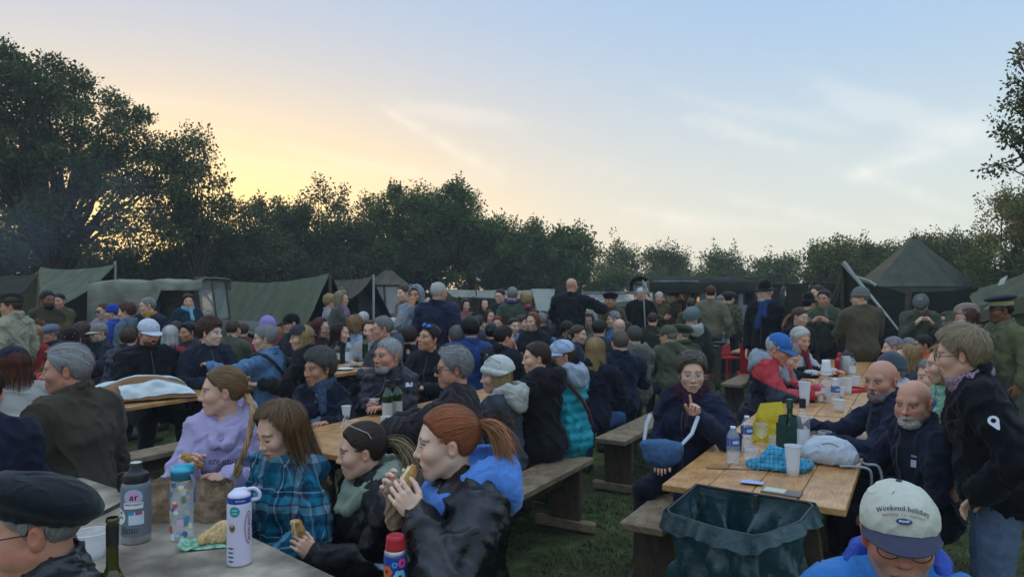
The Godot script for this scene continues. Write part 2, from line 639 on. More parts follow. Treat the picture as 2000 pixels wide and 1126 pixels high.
func init_mats() -> void:
	var fold := noise_img(256, 0.018, 4, 3)
	var fine := noise_img(256, 0.16, 2, 4)
	var mixed := Image.create(256, 256, false, Image.FORMAT_RGB8)
	for y in 256:
		for x in 256:
			var a := fold.get_pixel(x, y).r * 0.8 + fine.get_pixel(x, y).r * 0.12 + (0.04 if (x / 2 + y / 2) % 2 else 0.0)
			mixed.set_pixel(x, y, Color(a, a, a))
	var cloth_n := bumpy(mixed, 7.0)
	var mottle := toned(noise_img(128, 0.03, 4, 9), Color(0.86, 0.86, 0.86), Color(1, 1, 1))
	mat("cloth", Color.WHITE, 0.88, {"vc": true, "nrm": cloth_n, "ns": 0.55, "tri": 3.2, "tex": mottle, "sheen": 0.12, "spec": 0.3})
	mat("nylon", Color.WHITE, 0.5, {"vc": true, "nrm": cloth_n, "ns": 0.7, "tri": 3.6, "tex": mottle, "spec": 0.4})
	mat("leather", Color.WHITE, 0.27, {"vc": true, "nrm": cloth_n, "ns": 0.8, "tri": 4.2, "spec": 0.5})
	var wool := noise_img(128, 0.14, 3, 21)
	mat("fleece", Color.WHITE, 0.97, {"vc": true, "nrm": bumpy(wool, 4.0), "ns": 0.45, "tri": 9.0, "tex": toned(wool, Color(0.84, 0.84, 0.84), Color(1, 1, 1)), "sheen": 0.3, "spec": 0.2})
	var den := Image.create(128, 128, true, Image.FORMAT_RGB8)
	var dn := FastNoiseLite.new()
	dn.frequency = 0.04
	for y in 128:
		for x in 128:
			var a := 0.82 + 0.12 * dn.get_noise_2d(x, y) + (0.08 if (x + y) % 4 < 2 else -0.04)
			den.set_pixel(x, y, Color(a, a, a + 0.02))
	den.generate_mipmaps()
	mat("denim", Color.WHITE, 0.9, {"vc": true, "nrm": cloth_n, "ns": 0.7, "tri": 4.0, "tex": ImageTexture.create_from_image(den), "spec": 0.25})
	# tartan: teal, navy, cream and maroon bands
	var pl := Image.create(256, 256, true, Image.FORMAT_RGB8)
	var bands := [[0, 60, "1c6f8c"], [60, 84, "0d3048"], [84, 92, "c3d0d8"], [92, 116, "0d3048"], [116, 150, "2a86a4"], [150, 160, "4a2433"], [160, 200, "8fb0c0"], [200, 210, "4a2433"], [210, 256, "144a66"]]
	for y in 256:
		var cy := Color()
		for b in bands:
			if y >= b[0] and y < b[1]: cy = Color(b[2])
		for x in 256:
			var cx := Color()
			for b in bands:
				if x >= b[0] and x < b[1]: cx = Color(b[2])
			pl.set_pixel(x, y, cx.lerp(cy, 0.5 + (0.12 if (x + y) % 4 < 2 else -0.12)))
	pl.generate_mipmaps()
	mat("plaid", Color.WHITE, 0.92, {"vc": true, "nrm": cloth_n, "ns": 0.5, "tri": 5.2, "tex": ImageTexture.create_from_image(pl), "spec": 0.2})
	var print_n := noise_img(128, 0.05, 3, 31)
	mat("leafprint", Color.WHITE, 0.9, {"vc": true, "tri": 5.0, "tex": toned(print_n, Color("3c7a52"), Color("cfe3d2")), "spec": 0.2})
	mat("camo", Color.WHITE, 0.9, {"vc": true, "tri": 2.6, "tex": toned(noise_img(128, 0.04, 1, 33), Color("2c2f22"), Color("8b8a6a")), "spec": 0.2})
	mat("scarfprint", Color.WHITE, 0.9, {"vc": true, "nrm": cloth_n, "ns": 0.6, "tri": 9.0, "tex": toned(noise_img(128, 0.06, 2, 35), Color(0.35, 0.35, 0.4), Color(1, 1, 1)), "spec": 0.2})
	var pore := noise_img(128, 0.11, 3, 41)
	mat("skin", Color.WHITE, 0.5, {"vc": true, "nrm": bumpy(pore, 1.6), "ns": 0.35, "tri": 9.0, "spec": 0.42, "sss": 0.04})
	mat("hair", Color.WHITE, 0.4, {"vc": true, "two": true, "spec": 0.35})
	mat("eye", Color.WHITE, 0.15, {"vc": true, "spec": 0.5})
	mat("painted", Color.WHITE, 0.55, {"vc": true})
	mat("gloss", Color.WHITE, 0.22, {"vc": true})
	mat("metal", Color(0.5, 0.5, 0.52), 0.35, {"metal": 0.9})
	mat("darkmetal", Color(0.03, 0.03, 0.032), 0.45, {})
	mat("lens_dark", Color(0.01, 0.012, 0.016), 0.08, {"spec": 0.7})
	mat("lens_blue", Color(0.01, 0.16, 0.5), 0.08, {"metal": 0.7})
	mat("lens_clear", Color(1, 1, 1, 0.04), 0.05, {"glass": true, "spec": 0.25})
	mat("ink", Color(0.02, 0.02, 0.03), 0.7)
	mat("glass_clear", Color(0.93, 0.95, 0.95, 0.13), 0.06, {"glass": true, "spec": 0.6})
	mat("plastic_clear", Color(0.85, 0.9, 0.95, 0.16), 0.1, {"glass": true, "spec": 0.6})
	mat("glass_green", Color(0.012, 0.045, 0.008), 0.07, {"spec": 0.6, "coat": 0.5})
	mat("glass_olive", Color(0.05, 0.045, 0.006), 0.07, {"spec": 0.6, "coat": 0.5})
	mat("frost", Color(0.8, 0.83, 0.85), 0.35, {"back": Color(0.55, 0.57, 0.6)})
	mat("cupwhite", Color(0.78, 0.8, 0.8), 0.4, {"back": Color(0.4, 0.4, 0.4)})
	var wood1 := wood_image(Color("d2a168"), Color("925c30"), 7)
	var grain_n := bumpy(wood1, 2.2)
	mat("table_wood", Color.WHITE, 0.36, {"tex": ImageTexture.create_from_image(wood1), "nrm": grain_n, "ns": 0.35, "uvs": Vector3(0.9, 3.0, 1), "spec": 0.45})
	var wood3 := wood_image(Color("d8a468"), Color("9a6236"), 17)
	mat("pale_wood", Color.WHITE, 0.34, {"tex": ImageTexture.create_from_image(wood3), "nrm": grain_n, "ns": 0.35, "uvs": Vector3(0.8, 2.6, 1), "spec": 0.45})
	var wood2 := wood_image(Color("9c8466"), Color("5c4936"), 11)
	mat("bench_wood", Color.WHITE, 0.8, {"tex": ImageTexture.create_from_image(wood2), "nrm": bumpy(wood2, 4.0), "ns": 0.6, "uvs": Vector3(0.9, 3.2, 1)})
	mat("dark_wood", Color(0.32, 0.3, 0.28), 0.85, {"tex": ImageTexture.create_from_image(wood2), "nrm": bumpy(wood2, 4.0), "ns": 0.6, "uvs": Vector3(0.9, 3.2, 1)})
	var gr := noise_img(256, 0.012, 6, 51)
	mat("grey_board", Color.WHITE, 0.75, {"tex": toned(gr, Color("54483a"), Color("cdbda4")), "nrm": bumpy(noise_img(256, 0.06, 4, 52), 2.0), "ns": 0.4, "tri": 1.1})
	var cv := noise_img(256, 0.01, 5, 61)
	var cv_n := bumpy(noise_img(256, 0.014, 5, 62), 6.0)
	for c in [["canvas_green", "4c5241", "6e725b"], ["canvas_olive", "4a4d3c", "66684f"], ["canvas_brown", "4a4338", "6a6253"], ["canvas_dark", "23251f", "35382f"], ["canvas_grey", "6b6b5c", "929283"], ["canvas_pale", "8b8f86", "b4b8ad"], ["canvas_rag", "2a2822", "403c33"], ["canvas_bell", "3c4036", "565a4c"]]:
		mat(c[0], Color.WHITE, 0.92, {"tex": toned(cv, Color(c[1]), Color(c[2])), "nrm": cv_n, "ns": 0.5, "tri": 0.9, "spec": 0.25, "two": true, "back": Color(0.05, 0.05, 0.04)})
	mat("army_paint", Color(0.055, 0.062, 0.036), 0.55, {"tex": toned(cv, Color(0.7, 0.7, 0.7), Color(1, 1, 1)), "tri": 1.0})
	mat("army_grey", Color(0.3, 0.33, 0.32), 0.6, {"tex": toned(cv, Color(0.6, 0.6, 0.6), Color(1, 1, 1)), "tri": 1.0})
	mat("rubber", Color(0.012, 0.012, 0.012), 0.8)
	mat("bark", Color.WHITE, 0.95, {"tex": toned(noise_img(128, 0.05, 4, 71), Color("2b241c"), Color("4d4235")), "nrm": bumpy(noise_img(128, 0.05, 4, 71), 6.0), "tri": 1.6})
	mat("leaf", Color.WHITE, 0.6, {"vc": true, "two": true, "back": Color(0.7, 0.7, 0.5), "spec": 0.3})
	mat("blade", Color.WHITE, 0.7, {"vc": true, "two": true, "back": Color(0.4, 0.4, 0.3), "spec": 0.25})
	var g1 := noise_img(512, 0.008, 5, 81)
	mat("ground", Color.WHITE, 0.97, {"tex": toned(g1, Color("3d3a2a"), Color("5d6b3c")), "nrm": bumpy(noise_img(256, 0.09, 4, 82), 6.0), "ns": 0.8, "tri": 0.45, "spec": 0.15})
	var pn := noise_img(256, 0.03, 4, 91)
	mat("paperbag", Color(0.36, 0.24, 0.14), 0.85, {"tex": toned(pn, Color(0.75, 0.75, 0.75), Color(1, 1, 1)), "nrm": bumpy(pn, 6.0), "tri": 5.0, "two": true, "back": Color(0.12, 0.1, 0.06)})
	mat("binbag", Color(0.016, 0.05, 0.055), 0.38, {"nrm": bumpy(noise_img(256, 0.025, 5, 93, FastNoiseLite.TYPE_SIMPLEX_SMOOTH, true), 5.0), "ns": 0.4, "tri": 2.2, "two": true, "back": Color(0.1, 0.22, 0.25), "spec": 0.55})
	var crust := noise_img(128, 0.05, 4, 95)
	mat("bread", Color.WHITE, 0.8, {"vc": true, "tex": toned(crust, Color("b98a4e"), Color("ead3a4")), "nrm": bumpy(crust, 5.0), "tri": 12.0, "sss": 0.03})
	var tw := Image.create(128, 128, true, Image.FORMAT_RGB8)
	for y in 128:
		for x in 128:
			var on := (x % 32 < 5) or (y % 32 < 5)
			tw.set_pixel(x, y, Color("22668a") if on else Color("4aa0c0"))
	tw.generate_mipmaps()
	mat("towel", Color.WHITE, 0.95, {"tex": ImageTexture.create_from_image(tw), "nrm": cloth_n, "ns": 0.6, "tri": 12.0})


func sky_texture() -> ImageTexture:
	# evening sky: gold round the low sun, peach above it, pale blue elsewhere; thin cirrus
	var w := 1024
	var h := 512
	var im := Image.create(w, h, false, Image.FORMAT_RGBF)
	var n := FastNoiseLite.new()
	n.seed = 12
	n.frequency = 1.0
	n.fractal_octaves = 5
	n.domain_warp_enabled = true
	n.domain_warp_amplitude = 0.5
	n.domain_warp_frequency = 0.9
	var sun_az := deg_to_rad(SUN_AZ)
	var zen := Vector3(0.36, 0.46, 0.60)  # overhead sky made brighter than the part in view, to light the crowd
	var blue := Vector3(0.126, 0.195, 0.282)
	var pale := Vector3(0.263, 0.287, 0.259)
	var peach := Vector3(0.310, 0.245, 0.193)
	var gold := Vector3(0.665, 0.428, 0.122)
	for y in h:
		var el := PI * (0.5 - (y + 0.5) / h)
		for x in w:
			var az := wrapf(TAU * (x + 0.5) / w, -PI, PI)
			var da := wrapf(az - sun_az, -PI, PI)
			var e := rad_to_deg(maxf(el, 0.0))
			var a := absf(rad_to_deg(da))
			# pale at the horizon, blue above, with brightness added overhead
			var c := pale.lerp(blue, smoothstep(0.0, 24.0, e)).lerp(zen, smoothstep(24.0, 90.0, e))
			var wide := exp(-pow(a / 33.0, 2.0) - pow(e / 21.0, 2.0))
			c = c.lerp(peach, 0.92 * wide)
			var near := exp(-pow(a / 22.0, 2.0) - pow((e - 1.0) / 9.5, 2.0))
			c = c.lerp(gold, 0.95 * near)
			var low := exp(-pow(a / 46.0, 2.0) - pow(e / 5.5, 2.0))
			c = c.lerp(Vector3(0.44, 0.37, 0.235), 0.6 * low * (1.0 - near))
			# cirrus on a plane high above
			var s := sin(maxf(el, 0.02))
			var px := cos(el) * sin(az) / (s + 0.06)
			var pz := cos(el) * cos(az) / (s + 0.06)
			var ca := px * 0.82 + pz * 0.57
			var cb := -px * 0.57 + pz * 0.82
			var f := n.get_noise_2d(ca * 0.35, cb * 1.3)
			var cover := smoothstep(0.10, 0.5, f) * smoothstep(0.0, 5.0, e) * 0.16
			var tint := Vector3(0.43, 0.40, 0.365).lerp(Vector3(0.53, 0.42, 0.26), near + 0.4 * wide)
			c = c.lerp(tint, cover * (1.0 - smoothstep(30.0, 70.0, e)))
			# two wisps: a long thin one sloping down to the right, a short feathered one lower at the right
			var azd := rad_to_deg(az)
			for wp in [[-11.5, 14.6, -1.0, 9.0, 0.42, 0.34], [24.5, 7.6, 33.0, 10.6, 0.95, 0.40], [-24.0, 11.8, -4.0, 8.4, 0.30, 0.18], [8.0, 6.4, 14.5, 5.0, 0.6, 0.25]]:
				var pa := Vector2(azd - wp[0], e - wp[1])
				var ba := Vector2(wp[2] - wp[0], wp[3] - wp[1])
				var t := clampf(pa.dot(ba) / ba.length_squared(), 0.0, 1.0)
				var off: float = (pa - ba * t).length() / (wp[4] * (0.4 + 0.9 * t))
				var fray := 0.6 + 0.8 * n.get_noise_2d(azd * 0.5 + wp[0], e * 2.4)
				c = c.lerp(tint * 1.12, clampf(wp[5] * exp(-off * off) * fray * smoothstep(0.0, 0.2, t) * (1.0 - 0.5 * t), 0.0, 1.0))
			if el < 0.0:
				c = c.lerp(Vector3(0.09, 0.09, 0.07), smoothstep(0.0, 6.0, -rad_to_deg(el)))
			im.set_pixel(x, y, Color(c.x, c.y, c.z))
	return ImageTexture.create_from_image(im)
# ---------------------------------------------------------------- people
var NZ := seeded_noise()
var FN := fold_noise()
func fold_noise() -> FastNoiseLite:
	var f := FastNoiseLite.new()
	f.seed = 8
	f.frequency = 1.0
	f.fractal_octaves = 2
	f.fractal_gain = 0.35
	return f
func seeded_noise() -> FastNoiseLite:
	var f := FastNoiseLite.new()
	f.seed = 5
	f.frequency = 0.1
	f.fractal_octaves = 3
	return f
const HAIRC := {"blond": "a58a5c", "honey": "8c6a42", "brown": "4a3527", "dark": "241b16", "black": "131113", "grey": "85827e", "steel": "5e5c5a", "white": "c9c6bf", "red": "7c3c1e", "ginger": "9a5a34", "burgundy": "44151a", "auburn": "552c1c", "saltdark": "4b4640", "ash": "7d7266", "silver": "a9a8a6"}
const SKINC := {"fair": "dcb095", "pale": "e4c0a9", "tan": "c0906f", "ruddy": "cf987e", "olive": "a8795a", "brown": "7c5238"}
const HATTOP := {"cap": 0.132, "beanie": 0.155, "knit": 0.165, "beret": 0.142, "flat": 0.135, "fedora": 0.185, "helmet": 0.16, "peaked": 0.165, "garrison": 0.165, "hoodup": 0.15}

func smooth01(a: float, b: float, x: float) -> float:
	return smoothstep(a, b, x)

var hand_cache := {}
func hand_net(pose: String, cell: float) -> Array:
	# a right hand: wrist at the origin, fingers along +z, palm towards -y, thumb on the +x side
	var key := pose + str(cell)
	if hand_cache.has(key):
		return hand_cache[key]
	var s := Sdf.new()
	s.cap(Vector3(0, 0, -0.03), Vector3(0, 0, 0.02), 0.026, 0.027, 0.01)
	s.ell(Vector3(0.0, 0, 0.05), Vector3(0.04, 0.017, 0.052), 0.016)
	s.ell(Vector3(0.026, -0.008, 0.035), Vector3(0.018, 0.016, 0.032), 0.012)
	var ln := [0.070, 0.079, 0.073, 0.057]
	var curls := {"relax": [0.30, 0.40, 0.45, 0.5], "flat": [0.06, 0.05, 0.06, 0.1], "grip": [0.72, 0.75, 0.78, 0.8], "point": [0.02, 1.35, 1.4, 1.4], "fist": [1.2, 1.25, 1.25, 1.25], "hold": [0.5, 0.55, 0.6, 0.66]}
	var cu: Array = curls[pose]
	for i in 4:
		var x := 0.031 - i * 0.0205
		var p := Vector3(x, 0.002, 0.092 - absf(i - 1.2) * 0.004)
		var ang := 0.0
		var yaw := (1.4 - i) * 0.05
		var r := 0.0092 if i < 3 else 0.0078
		s.cap(Vector3(x * 0.7, 0.0, 0.05), p, r + 0.002, r + 0.001, 0.008)
		for j in 3:
			ang += cu[i] * (0.8 if j == 0 else 1.15)
			var l: float = ln[i] * [0.46, 0.31, 0.23][j]
			var e: Vector3 = p + Vector3(sin(yaw) * cos(ang), -sin(ang), cos(ang) * cos(yaw)) * l
			s.cap(p, e, r, r * 0.9, 0.004)
			r *= 0.9
			p = e
	var th := {"relax": [0.55, -0.5], "flat": [0.7, -0.15], "grip": [0.35, -0.95], "point": [0.0, -0.9], "fist": [-0.1, -1.0], "hold": [0.4, -0.85]}
	var tt: Array = th[pose]
	var b0 := Vector3(0.028, -0.008, 0.022)
	var b1 := b0 + Vector3(sin(tt[0] + 0.35) * 0.75, tt[1] * 0.42, 0.72).normalized() * 0.042
	var b2 := b1 + Vector3(sin(tt[0] * 0.6), tt[1] * 0.5, 0.85).normalized() * 0.033
	var b3 := b2 + Vector3(sin(tt[0] * 0.2 - 0.1), tt[1] * 0.45, 0.9).normalized() * 0.026
	s.cap(b0, b1, 0.014, 0.0115, 0.01)
	s.cap(b1, b2, 0.0115, 0.010, 0.004)
	s.cap(b2, b3, 0.010, 0.0085, 0.004)
	hand_cache[key] = s.net(cell)
	return hand_cache[key]

func head_sdf(h: Dictionary, neck: Vector3, w: bool) -> Sdf:
	var s := Sdf.new()
	var jw: float = h.jw
	s.ell(Vector3(0, 0.028, -0.012), Vector3(0.0755, 0.084, 0.098), 0.02)
	s.ell(Vector3(0, -0.040, 0.026), Vector3(0.060 * jw, 0.072, 0.064), 0.03)
	s.cap(Vector3(-0.050 * jw, -0.055, 0.0), Vector3(-0.016, -0.098, 0.058), 0.02, 0.018, 0.02)
	s.cap(Vector3(0.050 * jw, -0.055, 0.0), Vector3(0.016, -0.098, 0.058), 0.02, 0.018, 0.02)
	s.ell(Vector3(0, -0.099, 0.068), Vector3(0.02, 0.016, 0.018) * h.chin, 0.016)
	if h.chub > 0.0:
		s.ell(Vector3(0, -0.105, 0.025), Vector3(0.048, 0.028, 0.045) * (0.8 + h.chub * 0.3), 0.02)
	for sg in [-1.0, 1.0]:
		s.ell(Vector3(0.041 * sg, -0.026, 0.060), Vector3(0.022, 0.021, 0.024), 0.034)
		if h.chub > 0.3:
			s.ell(Vector3(0.046 * sg, -0.055, 0.045), Vector3(0.024, 0.026, 0.028), 0.02)
	s.cap(Vector3(-0.036, 0.024, 0.074), Vector3(0.036, 0.024, 0.074), 0.0115 * h.brow, 0.0115 * h.brow, 0.022)
	# eye sockets, lids
	for sg in [-1.0, 1.0]:
		s.cut_ell(Vector3(0.032 * sg, 0.001, 0.103), Vector3(0.019, 0.0125, 0.0185), 0.014)
		s.ell(Vector3(0.0315 * sg, 0.0, 0.0755), Vector3(0.0150, 0.0118, 0.0128), 0.006)
	# nose
	var nl: float = h.nose
	s.cap(Vector3(0, 0.014, 0.084), Vector3(0, -0.028, 0.097 + 0.007 * nl), 0.0068, 0.0082 * (0.6 + 0.4 * nl), 0.016)
	s.ell(Vector3(0, -0.033, 0.098 + 0.007 * nl), Vector3(0.0105, 0.0095, 0.0115) * (0.55 + 0.45 * nl), 0.012)
	for sg in [-1.0, 1.0]:
		s.ell(Vector3(0.0125 * sg, -0.036, 0.092), Vector3(0.0082, 0.0078, 0.011), 0.006)
	# mouth
	var sm: float = h.smile
	s.ell(Vector3(0, -0.068, 0.074), Vector3(0.032, 0.024, 0.020), 0.016)
	if h.open > 0.0:
		s.cap(Vector3(-0.016, -0.063, 0.088), Vector3(0.016, -0.063, 0.088), 0.0065, 0.0065, 0.005)
		s.ell(Vector3(0, -0.107, 0.062), Vector3(0.026, 0.018, 0.022), 0.014)
		s.cap(Vector3(-0.014, -0.093, 0.082), Vector3(0.014, -0.093, 0.082), 0.007, 0.007, 0.005)
		s.cut_ell(Vector3(0, -0.078, 0.094), Vector3(0.017, 0.012, 0.024), 0.004)
		s.ell(Vector3(0, -0.085, 0.082), Vector3(0.012, 0.006, 0.016), 0.004)
	else:
		s.cap(Vector3(-0.017, -0.0655, 0.0885), Vector3(0.017, -0.0655, 0.0885), 0.0052, 0.0052, 0.006)
		s.cap(Vector3(-0.014, -0.0775, 0.0875), Vector3(0.014, -0.0775, 0.0875), 0.0066, 0.0066, 0.006)
		for sg in [-1.0, 1.0]:
			s.cut_cap(Vector3(0, -0.0712, 0.0965), Vector3(0.025 * sg, -0.0712 + 0.008 * sm, 0.086), 0.0022, 0.0022, 0.003)
	# ears
	for sg in [-1.0, 1.0]:
		var bs := Basis(Vector3.BACK, -0.16 * sg) * Basis(Vector3.UP, 0.35 * sg)
		s.ell(Vector3(0.0775 * sg, -0.010, -0.012), Vector3(0.0085, 0.031, 0.0185) * h.ear, 0.006, bs)
		s.cut_ell(Vector3(0.088 * sg, -0.006, -0.006), Vector3(0.007, 0.017, 0.010), 0.004, bs)
	# neck
	var nr := 0.046 if w else 0.055
	nr *= 1.0 + 0.12 * h.chub
	s.cap(Vector3(0, -0.055, -0.022), neck, nr, nr * 1.12, 0.03)
	return s

func head_paint(net: Array, h: Dictionary, sk: Color, hairc: Color, lod: int, painted_eyes: bool) -> PackedColorArray:
	var out := PackedColorArray()
	var vs: PackedVector3Array = net[0]
	out.resize(vs.size())
	var red := Color(sk.r * 1.0, sk.g * 0.66, sk.b * 0.60)
	var lip := Color(sk.r * 0.78, sk.g * 0.46, sk.b * 0.46)
	var browc := hairc.lerp(Color(0.05, 0.035, 0.025), 0.45)
	var rf: float = h.flush
	var stub: float = h.stubble
	for i in vs.size():
		var p := vs[i]
		var c := sk
		var ax := absf(p.x)
		var m := NZ.get_noise_3d(p.x * 420.0, p.y * 420.0, p.z * 420.0)
		c = c.lerp(red, clampf(rf * (0.25 + 0.5 * m), 0.0, 1.0))
		if p.z > 0.0:
			c = c.lerp(red, rf * 0.85 * exp(-(pow((ax - 0.042) / 0.02, 2.0) + pow((p.y + 0.03) / 0.022, 2.0))))
			c = c.lerp(red, rf * 0.8 * exp(-(pow(ax / 0.014, 2.0) + pow((p.y + 0.032) / 0.014, 2.0))))
		if ax > 0.07:
			c = c.lerp(red, 0.55)
		if stub > 0.0 and p.y < -0.035 and p.y > -0.135 and p.z > -0.005:
			var b := smoothstep(-0.035, -0.055, p.y + 0.25 * maxf(0.0, 0.03 - ax)) * smoothstep(-0.135, -0.115, p.y)
			c = c.lerp(hairc.lerp(sk, 0.35), stub * b)
		# brows
		if p.z > 0.045 and h.browshow > 0.0:
			var by := 0.0235 + 0.004 * smoothstep(0.012, 0.032, ax) - 0.007 * smoothstep(0.034, 0.052, ax)
			if ax > 0.010 and ax < 0.054 and absf(p.y - by) < 0.0052:
				c = c.lerp(browc, h.browshow * (1.0 - absf(p.y - by) / 0.007))
		# eyes
		if painted_eyes and p.z > 0.05:
			var ex := (ax - 0.0315) / 0.0145
			var ey := (p.y - 0.0005) / 0.0062
			if ex * ex + ey * ey < 1.0:
				c = c.lerp(Color(0.03, 0.022, 0.02), 0.85)
		elif p.z > 0.06:
			var ey2 := absf(p.y - 0.0085)
			if absf(ax - 0.0315) < 0.0165 and ey2 < 0.0036:
				c = c.lerp(Color(0.03, 0.018, 0.015), 0.85)
			c = c.lerp(Color(sk.r * 0.72, sk.g * 0.6, sk.b * 0.62), 0.35 * exp(-(pow((ax - 0.0315) / 0.016, 2.0) + pow((p.y + 0.013) / 0.006, 2.0))))
		# lips
		if p.z > 0.072 and ax < 0.027:
			var t := 1.0 - smoothstep(0.7, 1.1, sqrt(pow(ax / 0.026, 2.0) + pow((p.y + (0.0715 if h.open <= 0.0 else 0.078)) / (0.012 if h.open <= 0.0 else 0.022), 2.0)))
			c = c.lerp(lip, t * h.lips)
			if h.open > 0.0:
				var q := pow(ax / 0.016, 2.0) + pow((p.y + 0.077) / 0.0105, 2.0)
				if q < 1.0: c = Color(0.10, 0.02, 0.02)
				if q < 1.0 and p.y < -0.078: c = Color(0.42, 0.13, 0.12)
			elif absf(p.y + 0.0712 - 0.25 * h.smile * ax) < 0.0022 and ax < 0.025:
				c = c.lerp(Color(0.08, 0.02, 0.02), 0.7)
		if p.z > 0.08 and ax > 0.003 and ax < 0.011 and absf(p.y + 0.044) < 0.004:
			c = c.lerp(Color(0.06, 0.02, 0.015), 0.7)
		var m2 := NZ.get_noise_3d(p.x * 110.0 + 40.0, p.y * 110.0, p.z * 110.0)
		out[i] = c.lerp(red, clampf(0.35 * rf * m2, 0.0, 0.3)) * (1.0 + 0.10 * m + 0.10 * m2)
	return out

func hairline(p: Vector3, st: Dictionary) -> float:
	# how far inside the hair's region a point of the head lies
	var yl: float
	if st.hang > 0.0:
		# falls over the ears: open only at the face
		var zf: float = st.face + 0.035 * smoothstep(-0.02, 0.07, p.y)
		return maxf(minf(zf - p.z, 0.05), p.y - st.front - 0.016 + 0.40 * (0.085 - p.z) - 0.08 * smoothstep(0.0, 0.06, absf(p.x)) * 0.3)
	if p.z > 0.028:
		yl = lerpf(0.012, st.front, smoothstep(0.028, 0.085, p.z))
		yl += st.recede * smoothstep(0.02, 0.045, absf(p.x)) * smoothstep(0.04, 0.08, p.z)
	elif p.z > -0.018:
		yl = lerpf(st.side, 0.012, smoothstep(0.008, 0.028, p.z))
		if p.z < 0.004: yl = maxf(yl, 0.018)
	else:
		yl = lerpf(0.012, st.nape, smoothstep(-0.018, -0.045, p.z))
	return p.y - yl

func hair_style(k: String) -> Dictionary:
	var s := {"t0": 0.016, "t1": 0.010, "nape": -0.062, "side": -0.02, "front": 0.074, "recede": 0.006, "hang": 0.0, "face": 0.02, "tie": Vector3.ZERO, "curl": 0.0, "lump": 0.004, "wave": 0.0, "n": 1.0, "ax": Vector3(0.1, 0.92, -0.36), "arc": 0.7}
	var o := {
		"buzz": {"t0": 0.003, "t1": 0.002, "lump": 0.0005, "n": 0.0, "recede": 0.02},
		"short": {}, "shortw": {"t0": 0.028, "t1": 0.022, "nape": -0.075, "side": -0.03, "lump": 0.008, "wave": 0.006, "arc": 0.9},
		"crop": {"t0": 0.010, "t1": 0.006, "front": 0.062}, "recede": {"t0": 0.008, "t1": 0.008, "front": 0.085, "recede": 0.02, "n": 0.7},
		"swept": {"t0": 0.020, "t1": 0.016, "nape": -0.085, "side": -0.03, "front": 0.07, "ax": Vector3(0.35, 0.6, 0.75), "arc": 1.3, "lump": 0.006},
		"curly": {"t0": 0.040, "t1": 0.022, "lump": 0.012, "curl": 0.010, "front": 0.055, "nape": -0.06}, "curlyw": {"t0": 0.036, "t1": 0.036, "lump": 0.013, "curl": 0.010, "nape": -0.10, "hang": 0.10, "face": 0.015},
		"bob": {"t0": 0.020, "t1": 0.018, "hang": 0.13, "lump": 0.004}, "long": {"t0": 0.014, "t1": 0.014, "hang": 0.30, "lump": 0.004, "wave": 0.008, "face": 0.012},
		"wavy": {"t0": 0.018, "t1": 0.024, "hang": 0.36, "lump": 0.012, "wave": 0.034, "face": 0.012},
		"pony": {"t0": 0.009, "t1": 0.007, "nape": -0.07, "side": -0.012, "front": 0.064, "tie": Vector3(0, 0.16, -1), "lump": 0.001, "arc": 1.5}, "lowtie": {"t0": 0.010, "t1": 0.008, "nape": -0.09, "side": -0.015, "front": 0.066, "tie": Vector3(0, -0.25, -1), "lump": 0.002, "arc": 1.6},
		"half": {"t0": 0.014, "t1": 0.014, "hang": 0.20, "wave": 0.006, "face": 0.0, "lump": 0.003},
		"mane": {"t0": 0.030, "t1": 0.026, "nape": -0.11, "side": -0.04, "front": 0.068, "ax": Vector3(0.1, 0.5, 0.86), "arc": 1.8, "lump": 0.010, "wave": 0.008},
	}
	s.merge(o.get(k, {}), true)
	return s

func hair_net(st: Dictionary, cell: float, sd: float) -> Array:
	var lo := Vector3(-0.135, -0.09 - maxf(st.hang, 0.05), -0.165)
	var hi := Vector3(0.135, 0.175, 0.125)
	var nx := int((hi.x - lo.x) / cell) + 2
	var ny := int((hi.y - lo.y) / cell) + 2
	var nz := int((hi.z - lo.z) / cell) + 2
	var g := PackedFloat32Array()
	g.resize(nx * ny * nz)
	g.fill(1.0)
	var r := Vector3(0.0765, 0.089, 0.1)
	var hang: float = st.hang
	var t0: float = st.t0
	var t1: float = st.t1
	var lump: float = st.lump
	var i := 0
	for z in nz:
		for y in ny:
			for x in nx:
				var p := lo + Vector3(x, y, z) * cell
				var q := p - Vector3(0, 0.030, -0.012)
				var bottom := -1.0
				if hang > 0.0 and q.y < -0.01:
					bottom = -q.y - hang - 0.015 * sin(p.x * 60.0 + sd) + 0.2 * maxf(0.0, p.z + 0.02)
					q.y = -0.01
				var u := q / r
				var k0 := u.length()
				if k0 > 1.9 or k0 < 0.45:
					g[i] = 1.0 if k0 > 1.0 else -0.2
					if k0 < 0.45 and bottom > 0.0: g[i] = 1.0
					i += 1
					continue
				var d := k0 * (k0 - 1.0) / maxf((u / r).length(), 1e-5)
				var s := hairline(p, st)
				var tt := t1 + (t0 - t1) * smoothstep(0.0, 0.09, q.y)
				if hang > 0.0: tt += 0.10 * maxf(0.0, -p.y - 0.02) * 0.35
				tt += lump * NZ.get_noise_3d(p.x * 420.0 + sd * 71.0, p.y * 260.0, p.z * 420.0)
				var f := d - (-0.014 + (tt + 0.014) * smoothstep(-0.004, 0.034, s + 0.006 * NZ.get_noise_2d(p.x * 300.0 + sd, p.z * 300.0)))
				if hang > 0.0 and p.y < 0.02:
					# hollow under the skull, so that the neck and jaw stay in front of it
					f = maxf(f, maxf(bottom, -(d + 0.012)))
				g[i] = f
				i += 1
	return Sdf.nets(g, nx, ny, nz, lo, cell)

